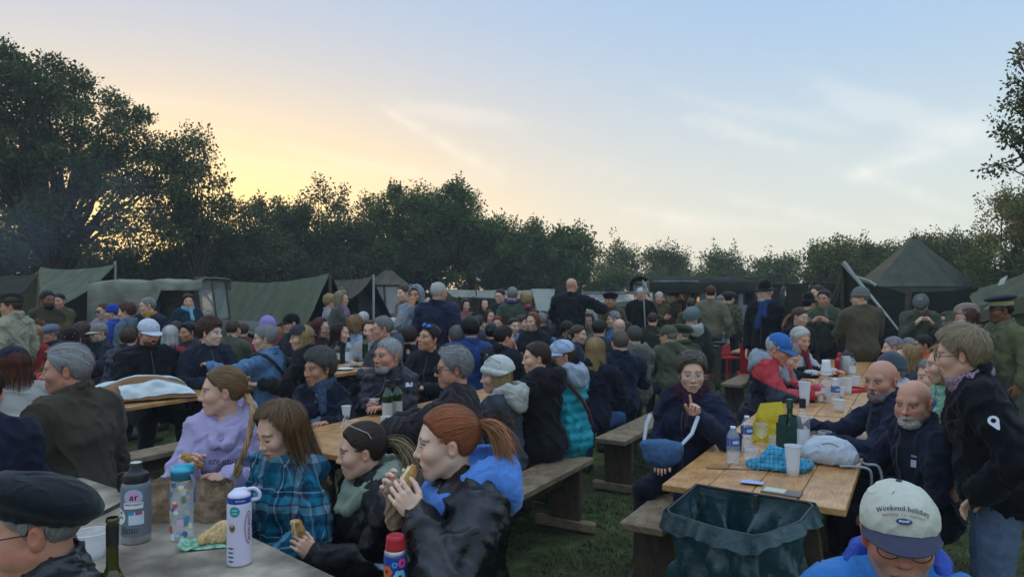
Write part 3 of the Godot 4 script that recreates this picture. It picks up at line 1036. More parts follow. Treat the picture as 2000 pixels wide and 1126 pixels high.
func hair_strands(g: Geo, st: Dictionary, n: int, width: float, col: Color, rng: RandomNumberGenerator, tip := Color(0, 0, 0, 0)) -> void:
	var r := Vector3(0.0765, 0.089, 0.1)
	var cc := Vector3(0, 0.030, -0.012)
	var tied: bool = st.tie != Vector3.ZERO
	var ax: Vector3 = (st.tie if tied else st.ax).normalized()
	var e1 := ax.cross(Vector3(1, 0.01, 0)).normalized()
	var e2 := ax.cross(e1)
	for k in n:
		var phi := rng.randf() * TAU
		var th0: float
		var th1: float
		if tied:
			th1 = 0.12
			th0 = rng.randf_range(0.6, 2.2)
		elif st.hang > 0.0:
			th0 = rng.randf_range(0.02, 1.5)
			th1 = th0 + 1.7
		else:
			th0 = rng.randf_range(0.0, 2.0)
			th1 = th0 + st.arc * rng.randf_range(0.7, 1.1)
		var m := 9 if st.hang > 0.0 or tied else 6
		var pts := PackedVector3Array()
		var nrm := PackedVector3Array()
		var lift := rng.randf_range(0.98, 1.08) if rng.randf() < 0.93 else rng.randf_range(1.1, 1.6)
		var ph := rng.randf() * TAU
		var sw := rng.randf_range(-0.25, 0.25)
		var down := false
		var cur := Vector3.ZERO
		var step: float = (st.hang + 0.06) / 7.0 * rng.randf_range(0.7, 1.15)
		for j in m:
			var f := float(j) / (m - 1)
			if down:
				var w: float = st.wave * sin(ph + j * 1.5 + cur.y * 20.0)
				cur += Vector3(w * 0.6 + cur.x * 0.02, -step, w * 0.5)
				pts.append(cur)
				nrm.append(Vector3(cur.x, 0.0, cur.z + 0.02).normalized())
				continue
			var th := lerpf(th0, th1, f)
			var a := phi + sw * f
			var dir := ax * cos(th) + (e1 * cos(a) + e2 * sin(a)) * sin(th)
			var rad := 1.0 / (dir / r).length()
			var p := cc + dir * rad
			var s := hairline(p, st)
			if s < -0.001 and not (st.hang > 0.0 and p.y < 0.0 and p.z < 0.02):
				if pts.size() > 2: break
				pts.clear()
				nrm.clear()
				continue
			var tt: float = st.t1 + (st.t0 - st.t1) * smoothstep(0.0, 0.09, dir.y * 0.09)
			tt *= smoothstep(-0.004, 0.034, s) if st.hang <= 0.0 else 1.0
			var c: float = st.curl
			p += dir * (tt * lift + c * 0.5 * sin(ph + f * 9.0) + 0.0012) + e1 * c * cos(ph + f * 9.0) + e2 * st.wave * 0.5 * sin(ph + f * 5.0)
			pts.append(p)
			nrm.append((dir / r / r * 0.008).normalized())
			if st.hang > 0.0 and p.y < 0.012:
				down = true
				cur = p
		if pts.size() < 3: continue
		var b := rng.randf_range(0.72, 1.28)
		g.ribbon(pts, nrm, width * rng.randf_range(0.6, 1.3), Color(col.r * b, col.g * b, col.b * b), 0.25)

func lock_bundle(g: Geo, a: Vector3, dirv: Vector3, down: Vector3, length: float, spread: float, n: int, width: float, c0: Color, c1: Color, rng: RandomNumberGenerator, wave := 0.01) -> void:
	# a tail of loose hair from a tie
	for k in n:
		var pts := PackedVector3Array()
		var nrm := PackedVector3Array()
		var sp := Vector3(rng.randfn(), rng.randfn(), rng.randfn())
		var p := a + sp * 0.006
		var v := (dirv + sp * 0.16 * spread).normalized()
		var l := length * rng.randf_range(0.72, 1.05)
		var ph := rng.randf() * TAU
		for j in 9:
			pts.append(p)
			nrm.append((sp + Vector3(0, 0.4, 0) - v * sp.dot(v)).normalized())
			v = (v + (down - v) * 0.28 + sp * 0.02 * spread).normalized()
			p += v * l / 8.0 + Vector3(sin(ph + j * 1.1), 0, cos(ph + j * 1.3)) * wave * 0.35
		var b := rng.randf_range(0.6, 1.4)
		g.ribbon(pts, nrm, width * rng.randf_range(0.7, 1.3), c0.lerp(c1, rng.randf()) * b, 0.2)

func folds(net: Array, amp: float, freq: float, sd: float, quilt := 0.0, qbase := Vector3.ZERO, qdir := Vector3.UP) -> void:
	# creases of cloth: moves the points along their normals
	var vs: PackedVector3Array = net[0]
	var ns: PackedVector3Array = net[1]
	var out := PackedVector3Array()
	out.resize(vs.size())
	var q := freq * 3.4
	for i in vs.size():
		var p := vs[i]
		var w := FN.get_noise_3d(p.x * 4.0 + sd, p.y * 4.0, p.z * 4.0)
		var l := (p.x * 0.5 + p.z * 0.3 + p.y) * 0.42
		var r := 1.0 - absf(FN.get_noise_3d((p.x - l * 0.4 + w * 0.10) * q + sd * 1.3, (p.y - l + w * 0.10) * q, (p.z + w * 0.08) * q)) * 3.0
		var d := amp * (0.9 * r * absf(r) + 0.8 * w)
		if quilt > 0.0:
			d += quilt * (absf(sin((p - qbase).dot(qdir) * PI / 0.068)) - 0.6)
		out[i] = p + ns[i] * d
	# normals again from the moved surface
	var nn := PackedVector3Array()
	nn.resize(vs.size())
	nn.fill(Vector3.ZERO)
	var ix: PackedInt32Array = net[2]
	for t in range(0, ix.size(), 3):
		var a := ix[t]
		var b := ix[t + 1]
		var c := ix[t + 2]
		var f := (out[c] - out[a]).cross(out[b] - out[a])
		nn[a] += f
		nn[b] += f
		nn[c] += f
	for i in nn.size():
		nn[i] = nn[i].normalized()
	net[0] = out
	net[1] = nn

func elbow(s: Vector3, w: Vector3, la: float, lb: float, hint: Vector3) -> Array:
	var d := w - s
	var l := d.length()
	if l > (la + lb) * 0.995:
		w = s + d.normalized() * (la + lb) * 0.995
		d = w - s
		l = d.length()
	var x := (la * la - lb * lb + l * l) / (2.0 * l)
	var h := sqrt(maxf(0.0, la * la - x * x))
	var u := d / l
	var v := (hint - u * hint.dot(u)).normalized()
	return [s + u * x + v * h, w]

func tm_of(P: Dictionary) -> String:
	return P.get("tm", "cloth")

var people_count := 0
func person(P: Dictionary) -> Node3D:
	people_count += 1
	var rng := RandomNumberGenerator.new()
	rng.seed = 1000 + people_count * 7
	var sd := float(people_count) * 3.7
	var d: float = P.d
	var lod := 0 if d < 4.6 else (1 if d < 8.4 else 2)
	lod = P.get("lod", lod)
	var cell: float = [0.0125, 0.019, 0.03][lod]
	var hcell: float = [0.0036, 0.0056, 0.0085][lod]
	var up: bool = P.get("up", false)
	var w: bool = P.get("w", false)
	var bearing := atan((P.px - 1000.0) / FOCAL)   # f and b are turns away from facing the viewer's place
	var fyaw := deg_to_rad(P.get("f", 0.0)) - bearing
	var byaw := deg_to_rad(P.get("b", P.get("f", 0.0))) - bearing
	var lean := deg_to_rad(P.get("lean", 6.0 if not up else 2.0))
	var tw := deg_to_rad(P.get("tw", 0.0))
	var side := deg_to_rad(P.get("sl", 0.0))
	var W: float = P.get("wd", 0.86 if w else 0.97)
	var hs: float = P.get("hs", 0.945 if w else 0.985)
	var hat: String = P.get("hat", "")
	var topoff: float = (HATTOP.get(hat, 0.0) if hat else 0.118 + hair_style(P.get("hair", "short")).t0 * 0.8) * hs
	# skeleton
	var seat := 0.46
	var want_top: float = gy(P.py, d) - topoff
	var Rh := Basis(Vector3.UP, fyaw - byaw) * Basis(Vector3.RIGHT, deg_to_rad(P.get("hp", 3.0))) * Basis(Vector3.BACK, deg_to_rad(P.get("hr", 0.0)))
	var Pb := Basis(Vector3.UP, tw * 0.3) * Basis(Vector3.RIGHT, lean * 0.6) * Basis(Vector3.BACK, side * 0.5)
	var B := Basis(Vector3.UP, tw) * Basis(Vector3.RIGHT, lean) * Basis(Vector3.BACK, side)
	var s := 1.0
	var H: Vector3
	var C: Vector3
	var N: Vector3
	var HC: Vector3
	for it in 2:
		H = Vector3(0, seat + 0.095 * s, 0) if not up else Vector3(0, 0.90 * s, 0)
		C = H + Pb.y * 0.25 * s
		N = C + B * Vector3(0, 0.285, -0.015) * s
		HC = N + (B.y * 0.5 + Vector3.UP * 0.5).normalized() * 0.133 * s * P.get("nk", 1.0) + Rh * Vector3(0, 0.0, 0.03)
		var base: float = seat if not up else 0.0
		if it == 0:
			s = clampf((want_top - base) / (HC.y - base), 0.94 if up else 0.89, 1.15)
	var spot := Vector3(gx(P.px, d), 0, -d)
	var root_at := spot - Basis(Vector3.UP, byaw) * Vector3(HC.x, 0, HC.z)
	var lift: float = want_top - HC.y
	root_at.y = lift if absf(lift) > 0.004 else 0.0
	var o := thing("person", P.lb, "person", root_at, byaw, P.get("gr", "people standing about the camp" if up else "people seated at the long tables"))
	var XH := Transform3D(Rh * Basis.from_scale(Vector3.ONE * hs), HC)
	# colours
	var sk := hx(SKINC[P.get("sk", "fair")])
	sk = sk * rng.randf_range(0.9, 1.06)
	var hc := hx(HAIRC[P.get("hc", "brown")])
	var topc := hx(P.get("tc", "2a2c33"))
	var botc := hx(P.get("bc", "23262e"))
	var th: float = P.get("th", 0.02)
	# ------------------------------------------------ arms
	var la := 0.285 * s
	var lb := 0.25 * s
	var arms := []
	for sg in [-1.0, 1.0]:
		var key: String = "al" if sg > 0 else "ar"
		var a = P.get(key, P.get("a", "down" if up else "tab"))
		var S: Vector3 = C + B * Vector3(0.175 * W * sg, 0.205, -0.01) * s
		var tgt: Vector3
		var hint := Vector3(sg * 0.55, -0.6, -0.55)
		var pose := "relax"
		var palm := Vector3.DOWN
		var hdir = null
		if a is Array:
			tgt = a[0]
			if a.size() > 1: pose = a[1]
			if a.size() > 2: palm = a[2]
			if a.size() > 3: hdir = a[3]
			if a.size() > 4: hint = a[4]
		else:
			match a:
				"tab": tgt = Vector3(0.13 * sg + rng.randf_range(-0.05, 0.05), 0.80, 0.36 + rng.randf_range(-0.04, 0.06))
				"lap": tgt = Vector3(0.09 * sg, H.y + 0.12, 0.26)
				"down":
					tgt = Vector3(0.25 * W * sg, H.y - 0.05, 0.05)
					palm = Vector3(-sg, 0, 0)
				"cross":
					tgt = H + Vector3(-0.06 * sg, 0.26 + 0.03 * sg, 0.21)
					palm = Vector3(0, 0, -1)
				"pock": tgt = H + Vector3(0.19 * sg, 0.03, 0.10)
				"chin":
					tgt = HC + Vector3(0.05 * sg, -0.20, 0.10)
					palm = Vector3(-0.3 * sg, 0.3, -1)
					hdir = Vector3(0, 1, 0)
				"hold":
					tgt = H + Vector3(0.10 * sg, 0.33, 0.30)
					pose = "grip"
					palm = Vector3(-sg, 0, 0)
				"back": tgt = H + Vector3(0.05 * sg, 0.08, -0.2)
		var ew := elbow(S, tgt, la, lb, hint)
		arms.append([S, ew[0], ew[1], pose, palm, hdir, sg])
	# ------------------------------------------------ legs
	var legs := []
	for sg in [-1.0, 1.0]:
		var hip := H + Vector3(0.09 * sg * W, -0.01, 0.01)
		var kn: Vector3
		var an: Vector3
		if up:
			kn = Vector3(0.10 * sg, 0.48 * s, 0.03)
			an = Vector3(0.11 * sg, 0.085, -0.02)
		else:
			kn = hip + Vector3(0.05 * sg, -0.03, 0.40 * s)
			an = Vector3(kn.x + 0.01 * sg, 0.085, kn.z - 0.06 + P.get("ft", 0.0) + rng.randf_range(-0.05, 0.05))
		legs.append([hip, kn, an, sg])
	# ------------------------------------------------ body: one continuous figure under the clothes, head and hands finer
	var core := Sdf.new()
	core.ell(H + Vector3(0, 0.02, 0), Vector3(0.13 * W, 0.10, 0.09) * s, 0.05)
	core.ell(C + B * Vector3(0, 0.08, 0) * s, Vector3(0.125 * W, 0.19, 0.085) * s, 0.06)
	core.cap(C + B * Vector3(-0.12 * W, 0.20, -0.01) * s, C + B * Vector3(0.12 * W, 0.20, -0.01) * s, 0.05 * s, 0.05 * s, 0.05)
	core.cap(C + B * Vector3(0, 0.18, -0.01) * s, N, 0.06, 0.05, 0.05)
	for a in arms:
		core.cap(a[0], a[1], 0.034, 0.026, 0.02)
		core.cap(a[1], a[2], 0.026, 0.022, 0.02)
	for l in legs:
		core.cap(l[0], l[1], 0.07 * s, 0.048 * s, 0.03)
		core.cap(l[1], l[2], 0.045, 0.034, 0.02)
	var body := Geo.new()
	body.add(core.net(0.03 if lod == 0 else 0.036), sk)
	var hd := {"jw": 0.92 if w else 1.03, "nose": rng.randf_range(0.7, 1.0) if w else rng.randf_range(0.9, 1.35), "chin": 0.9 if w else 1.05, "chub": 0.0, "brow": 0.85 if w else 1.05, "smile": 0.2, "open": 0.0, "ear": 0.95 if w else 1.05, "flush": 0.35, "stubble": 0.0, "browshow": 0.95, "lips": 0.95 if w else 0.55}
	hd.merge(P.get("hd", {}), true)
	var neck := XH.affine_inverse() * (N + B * Vector3(0, -0.05, -0.005))
	var net := head_sdf(hd, neck, w).net(hcell)
	body.add(net, head_paint(net, hd, sk, hc, lod, lod > 0 or P.get("shut", false)), XH)
	for a in arms:
		var hn := hand_net(a[3], [0.0038, 0.006, 0.0095][lod])
		var z: Vector3 = (a[2] - a[1]).normalized() if a[5] == null else (a[5] as Vector3).normalized()
		var y: Vector3 = -(a[4] as Vector3)
		y = (y - z * y.dot(z)).normalized()
		var x := y.cross(z)
		var hsz := s * (0.93 if w else 1.02)
		var bs := Basis(x * (-1.0 if a[6] > 0 else 1.0), y, z).scaled_local(Vector3.ONE * hsz)
		body.add(hn, sk.lerp(Color(sk.r, sk.g * 0.75, sk.b * 0.7), 0.3), Transform3D(bs, a[2] + z * 0.01))
		a.append(Transform3D(bs, a[2]))
	part("body", body, MT.skin, o)
	# eyes
	if lod == 0 and not P.get("shut", false):
		for sg in [-1.0, 1.0]:
			var eg := Geo.new()
			var st := eg.v.size()
			var gz := Basis(Vector3.UP, deg_to_rad(P.get("ey", 0.0))) * Basis(Vector3.RIGHT, deg_to_rad(P.get("ep", 0.0)))
			for j in 13:
				for k in 15:
					var t := PI * j / 12.0
					var ph := TAU * k / 14.0
					var dv := Vector3(sin(t) * cos(ph), sin(t) * sin(ph), cos(t))
					var ec := Color(0.42, 0.38, 0.35)
					if j <= 2: ec = Color(0.055, 0.045, 0.035)
					if j <= 1: ec = Color(0.005, 0.005, 0.005)
					eg.vert(XH * (Vector3(0.0315 * sg, 0.0002, 0.0786) + gz * dv * Vector3(0.0136, 0.0064, 0.0126)), (XH.basis * gz * dv).normalized(), Vector2(), ec)
			for j in 12:
				for k in 14:
					var q := st + j * 15 + k
					eg.tri(q, q + 1, q + 16)
					eg.tri(q, q + 16, q + 15)
			part("eye", eg, MT.eye, o)
	# ------------------------------------------------ upper garment
	var T := Sdf.new()
	var belly: float = P.get("belly", 0.0)
	T.ell(H + Vector3(0, 0.02, -0.01), Vector3(0.155 * W + th, 0.12 + th, 0.12 + th + belly * 0.3) * s, 0.05)
	T.ell(H + Pb * Vector3(0, 0.16, 0.01 + belly * 0.4) * s, Vector3(0.142 * W + th, 0.15, 0.108 + th + belly) * s, 0.06)
	T.ell(C + B * Vector3(0, 0.09, 0.0) * s, Vector3(0.158 * W + th, 0.17, 0.110 + th) * s, 0.06)
	T.cap(C + B * Vector3(-0.125 * W, 0.212, -0.012) * s, C + B * Vector3(0.125 * W, 0.212, -0.012) * s, (0.058 + th) * s, (0.058 + th) * s, 0.05)
	for sg in [-1.0, 1.0]:
		T.cap(C + B * Vector3(0.09 * W * sg, 0.235, -0.015) * s, C + B * Vector3(0.04 * sg, 0.272, -0.018) * s, 0.042 + th * 0.5, 0.036 + th * 0.5, 0.04)
		if w:
			T.ell(C + B * Vector3(0.068 * sg, 0.085, 0.085) * s, Vector3(0.062, 0.062, 0.06), 0.05, B)
	var ath := th * 0.75
	for a in arms:
		T.cap(a[0], a[1], (0.055 + ath) * s, (0.046 + ath) * s, 0.035)
		var cuff: Vector3 = (a[2] as Vector3).lerp(a[1], P.get("sleeve", 0.06))
		T.cap(a[1], cuff, (0.047 + ath) * s, (0.033 + ath) * s, 0.02)
		if lod == 0: # cloth bunches at the elbow and the cuff
			T.cap(cuff, cuff.lerp(a[1], 0.07), (0.036 + ath) * s, (0.037 + ath) * s, 0.008)
	if P.get("coat", false):
		if up:
			T.cap(H + Vector3(0, 0.02, 0), Vector3(0, 0.60 * s, 0.0), 0.165 * W, 0.19 * W, 0.06)
			T.cap(Vector3(-0.06, 0.62 * s, 0.02), Vector3(0.06, 0.62 * s, 0.02), 0.15 * W, 0.15 * W, 0.06)
		else:
			for l in legs:
				T.cap(l[0], (l[0] as Vector3).lerp(l[1], 0.75), 0.105 * s, 0.09 * s, 0.05)
			T.cap(H + Vector3(0, -0.02, -0.06), H + Vector3(0, -0.25, -0.16), 0.15, 0.14, 0.06)
	var colr: float = P.get("col", 0.0 if P.has("hood") or P.has("scarf") or tm_of(P) == "fleece" else (0.014 if w else 0.022))   # a stand-up collar of this height
	if colr > 0.0:
		T.ring(N + B * Vector3(0, -0.012 + colr * 0.2, 0.0), B * Basis(Vector3.RIGHT, 0.25), 0.070, 0.066, 0.018, 0.02)
		T.ring(N + B * Vector3(0, 0.01 + colr * 0.6, -0.005), B * Basis(Vector3.RIGHT, 0.3), 0.074, 0.07, 0.014, 0.014)
	var tn := T.net(cell)
	var tm: String = P.get("tm", "cloth")
	folds(tn, P.get("fa", [0.019, 0.017, 0.015][lod]), 1.7, sd, 0.012 if P.get("puff", false) else 0.0, H, B.y)
	var tcol := PackedColorArray()
	tcol.resize((tn[0] as PackedVector3Array).size())
	var c2: Color = hx(P.get("c2", "000000"))
	var rule: String = P.get("rule", "")
	for i in tcol.size():
		var c := topc
		var pt: Vector3 = tn[0][i]
		if rule == "yoke" and (B.inverse() * (pt - C)).y > 0.13 * s:
			c = c2
		elif rule == "front" and absf((B.inverse() * (pt - C)).x) < 0.055 and (B.inverse() * (pt - C)).z > 0.02 and pt.y > H.y:
			c = c2
		elif rule == "stripe":
			# a pale band down the sleeves and round the hem
			for a in arms:
				var q: Vector3 = pt - a[0]
				var ar: Vector3 = (a[1] - a[0]).normalized()
				var off := q - ar * q.dot(ar)
				var outw: Vector3 = (B.x * a[6] * 0.8 + B.z * -0.05)
				outw = (outw - ar * outw.dot(ar)).normalized()
				if q.dot(ar) > 0.10 and q.dot(ar) < la + 0.03 and off.length() < 0.13 and off.normalized().dot(outw) > 0.78:
					c = c2
		tcol[i] = c * (1.0 + 0.12 * NZ.get_noise_3d(pt.x * 40.0 + sd, pt.y * 40.0, pt.z * 40.0))
	var tg := Geo.new()
	tg.add(tn, tcol)
	var jacket := part(P.get("tn", "jacket"), tg, MT[tm], o)
	if lod < 2 and not P.has("hood") and P.get("tn", "jacket") == "jacket" and not P.has("inner") and tm_of(P) != "plaid" and absf(wrapf(byaw, -PI, PI)) < 1.9:
		# the front zip, laid on the cloth
		var zp := []
		for k in 13:
			var y := lerpf(N.y - 0.02, H.y + 0.02, k / 12.0)
			var best := -9.0
			var cx := lerpf(N.x, H.x, k / 12.0)
			for q in tn[0]:
				if absf(q.y - y) < 0.02 and absf(q.x - cx) < 0.02 and q.z > best: best = q.z
			if best > -8.0: zp.append(Vector3(cx, y, best + 0.001))
		if zp.size() > 3:
			var zg := Geo.new()
			zg.tube(zp, 0.0035, 5, topc.lerp(Color(0.14, 0.14, 0.15), 0.5))
			part("zip", zg, MT.painted, jacket)
	# ------------------------------------------------ trousers and shoes
	if not P.get("nolegs", false):
		var L := Sdf.new()
		L.ell(H + Vector3(0, -0.01, -0.01), Vector3(0.15 * W, 0.11, 0.125) * s, 0.05)
		for l in legs:
			L.cap(l[0], l[1], 0.092 * s, 0.068 * s, 0.04)
			L.cap(l[1], (l[2] as Vector3) + Vector3(0, 0.01, 0), 0.066 * s, 0.05, 0.03)
		var ln := L.net(maxf(cell * 1.2, 0.02))
		folds(ln, 0.008, 1.5, sd + 5.0)
		var lg := Geo.new()
		lg.add(ln, botc)
		part("trousers", lg, MT[P.get("bm", "cloth")], o)
		for l in legs:
			var sh := Sdf.new()
			var f := (l[2] as Vector3) * Vector3(1, 0, 1)
			sh.cap(f + Vector3(0, 0.04, -0.03), f + Vector3(0, 0.035, 0.13), 0.042, 0.036, 0.02)
			sh.cap(f + Vector3(0, 0.06, -0.02), f + Vector3(0, 0.10, -0.01), 0.045, 0.05, 0.02)
			sh.keep(Vector3.DOWN, Vector3(0, 0.004, 0))
			var sg2 := Geo.new()
			sg2.add(sh.net(0.014 if lod == 0 else 0.025), hx(P.get("sc", "2b2724")))
			part("shoe", sg2, MT.painted, o)
	# ------------------------------------------------ hair
	var hk: String = P.get("hair", "short")
	if hk != "bald":
		var hst := hair_style(hk)
		if P.has("hs_"): hst.merge(P.hs_, true)
		if hat and hat != "hoodup":
			hst.t0 = minf(hst.t0, 0.006)
			if hat != "garrison" and hat != "beret": hst.t1 = minf(hst.t1, 0.014)
		var hg := Geo.new()
		var hnet := hair_net(hst, [0.0046, 0.007, 0.011][lod], sd)
		var hcol := PackedColorArray()
		var hv: PackedVector3Array = hnet[0]
		hcol.resize(hv.size())
		var hc2 := hx(HAIRC[P.get("hc2", P.get("hc", "brown"))])
		for i in hv.size():
			var p := hv[i]
			var a := atan2(p.x, -p.z)
			var n := NZ.get_noise_2d(a * 160.0 + sd * 50.0, p.y * 60.0)
			hcol[i] = hc.lerp(hc2, clampf(0.5 + n * 1.2, 0.0, 1.0)) * (0.78 + 0.22 * n)
		hg.add(hnet, hcol)
		if hst.n > 0.0:
			var cnt := int([1700, 420, 120][lod] * hst.n * (1.5 if hst.hang > 0.15 else 1.0))
			hair_strands(hg, hst, cnt, [0.0016, 0.003, 0.0055][lod], hc.lerp(hc2, 0.4), rng)
		var tail: Array = P.get("tail", [])
		if tail.size():
			# [from, direction, length, spread, colour of the ends, down]
			lock_bundle(hg, tail[0], tail[1], XH.basis.inverse() * Vector3.DOWN, tail[2], tail[3], [420, 110, 40][lod], [0.0022, 0.005, 0.01][lod], hc, hx(HAIRC[tail[4]]), rng)
			hg.tube([tail[0] - (tail[1] as Vector3) * 0.012, tail[0] + (tail[1] as Vector3) * 0.012], 0.017, 8, Color(0.012, 0.011, 0.013))
		for bn in P.get("bun", []):
			var bs2 := Sdf.new()
			bs2.ell(bn[0], Vector3.ONE * bn[1], 0.01)
			var bnn := bs2.net(0.006)
			folds(bnn, 0.004, 8.0, sd)
			hg.add(bnn, hc)
		var hm := Geo.new()
		for i in hg.v.size():
			hg.v[i] = XH * hg.v[i]
			hg.n[i] = (XH.basis * hg.n[i]).normalized()
		part("hair", hg, MT.hair, o)
	# ------------------------------------------------ beard
	if P.has("beard"):
		var bd: Array = P.beard   # [colour, thickness, moustache only]
		var bc := hx(HAIRC[bd[0]])
		var bs3 := Sdf.new()
		var bt: float = bd[1]
		if bd.size() < 3:
			bs3.ell(Vector3(0, -0.088, 0.052), Vector3(0.046, 0.034, 0.036) + Vector3.ONE * bt, 0.02)
			for sg in [-1.0, 1.0]:
				bs3.cap(Vector3(0.059 * sg * hd.jw, -0.030, 0.005), Vector3(0.03 * sg, -0.085, 0.05), 0.004 + bt * 0.8, 0.018 + bt, 0.02)
			bs3.cut_ell(Vector3(0, -0.071, 0.098), Vector3(0.022, 0.009, 0.02), 0.008)
			bs3.cut_ell(Vector3(0, -0.035, 0.075), Vector3(0.050, 0.026, 0.05), 0.01)
		for sg in [-1.0, 1.0]:
			bs3.cap(Vector3(0.003 * sg, -0.0565, 0.0955), Vector3(0.028 * sg, -0.070, 0.080), 0.006 + bt * 0.3, 0.005 + bt * 0.3, 0.006)
		var bnet := bs3.net([0.0042, 0.006, 0.009][lod])
		folds(bnet, 0.003, 9.0, sd)
		var bcol := PackedColorArray()
		for p in bnet[0]:
			bcol.append(bc * (0.8 + 0.8 * NZ.get_noise_3d(p.x * 2500.0, p.y * 700.0, p.z * 2500.0)))
		var bg := Geo.new()
		bg.add(bnet, bcol, XH)
		part("beard", bg, MT.hair, o)
	# ------------------------------------------------ hoods, scarves
	if P.has("hood"):
		var hh: Array = P.hood    # [colour, material, size]
		var z: float = hh[2] if hh.size() > 2 else 1.0
		var hd2 := Sdf.new()
		var hb := B * Basis(Vector3.RIGHT, 0.35)
		hd2.ring(N + B * Vector3(0, -0.025, -0.008), hb, 0.080 + th * 0.6, 0.082 + th * 0.5, 0.030 * z, 0.03, 0.0, TAU, 12)
		hd2.ring(N + B * Vector3(0, 0.018, -0.022), hb, 0.084 + th * 0.3, 0.080 + th * 0.3, 0.022 * z, 0.03, PI - 0.35, TAU + 0.35, 12)
		hd2.ell(N + B * Vector3(0, -0.050, -0.100 - th * 0.5), Vector3(0.120, 0.085, 0.050) * z, 0.05, B * Basis(Vector3.RIGHT, 0.25))
		hd2.ell(N + B * Vector3(0, 0.0, -0.125 - th * 0.5), Vector3(0.085, 0.05, 0.045) * z, 0.04, B)
		hd2.cut_ell(N + B * Vector3(0, 0.050, -0.085), Vector3(0.066, 0.045, 0.055) * z, 0.02, B)
		for sg in [-1.0, 1.0]:
			hd2.cap(N + B * Vector3(0.07 * sg, -0.03, 0.045), N + B * Vector3(0.030 * sg, -0.10, 0.108 + th), 0.028, 0.024, 0.03)
			if z > 1.25:
				hd2.cap(N + B * Vector3(0.030 * sg, -0.10, 0.108 + th), N + B * Vector3(0.022 * sg, -0.20, 0.112 + th), 0.024, 0.016, 0.03)
		var hn2 := hd2.net([0.009, 0.014, 0.022][lod])
		folds(hn2, 0.008, 2.6, sd + 9.0)
		var hgg := Geo.new()
		hgg.add(hn2, hx(hh[0]))
		part("hood", hgg, MT[hh[1]], o)
	if P.has("scarf"):
		var sc: Array = P.scarf   # [colour, material]
		var ss := Sdf.new()
		for k in 2:
			ss.ring(N + B * Vector3(0, 0.005 + 0.022 * k, 0.005), B * Basis(Vector3.RIGHT, 0.3 - 0.2 * k), 0.076, 0.074, 0.024, 0.012, 0.0, TAU, 10)
		if colr < 0.025:
			ss.cap(N + B * Vector3(0.02, -0.01, 0.09), N + B * Vector3(0.05, -0.16, 0.135 + th), 0.03, 0.026, 0.02)
		if sc.size() > 2:
			ss.cap(N + B * Vector3(-0.02, -0.01, 0.09), N + B * Vector3(-0.05, -0.30, 0.14 + th), 0.036, 0.036, 0.02)
		var sn := ss.net([0.008, 0.013, 0.02][lod])
		folds(sn, 0.008, 3.5, sd + 2.0)
		var sgg := Geo.new()
		sgg.add(sn, hx(sc[0]))
		part("scarf", sgg, MT[sc[1] if sc.size() > 1 else "cloth"], o)
	if P.has("inner"):
		# a shirt showing between the open fronts
		var ig := Sdf.new()
		ig.cap(N + B * Vector3(0, -0.03, 0.045), C + B * Vector3(0, 0.02, 0.098 + th) * s, 0.042, 0.05, 0.03)
		var inn := ig.net([0.01, 0.016, 0.025][lod])
		folds(inn, 0.006, 2.5, sd)
		var igg := Geo.new()
		igg.add(inn, hx(P.inner))
		part("shirt", igg, MT.cloth, o)
	if hat:
		headwear(P, o, XH, hat, lod)
	if P.has("gl"):
		glasses(o, XH, P.gl, lod)
	if P.has("strap"):
		# a bag strap across the back and chest
		var sgm: float = P.get("strap_side", 1.0)
		var pts := []
		for k in 15:
			var t := TAU * k / 14.0 + 0.4
			var e := Vector3(cos(t) * (0.185 * W + th) * sgm, 0.16 + 0.26 * cos(t) * (1.0 if absf(cos(t)) < 0.98 else 1.0) - 0.12, sin(t) * (0.135 + th))
			pts.append(C + B * e * s)
		var g2 := Geo.new()
		g2.tube(pts, 0.014, 5, hx(P.strap))
		part("strap", g2, MT.painted, o)
	o.set_meta("pose", {"s": s, "H": H, "C": C, "N": N, "B": B, "XH": XH, "arms": arms, "th": th, "W": W, "legs": legs})
	return o

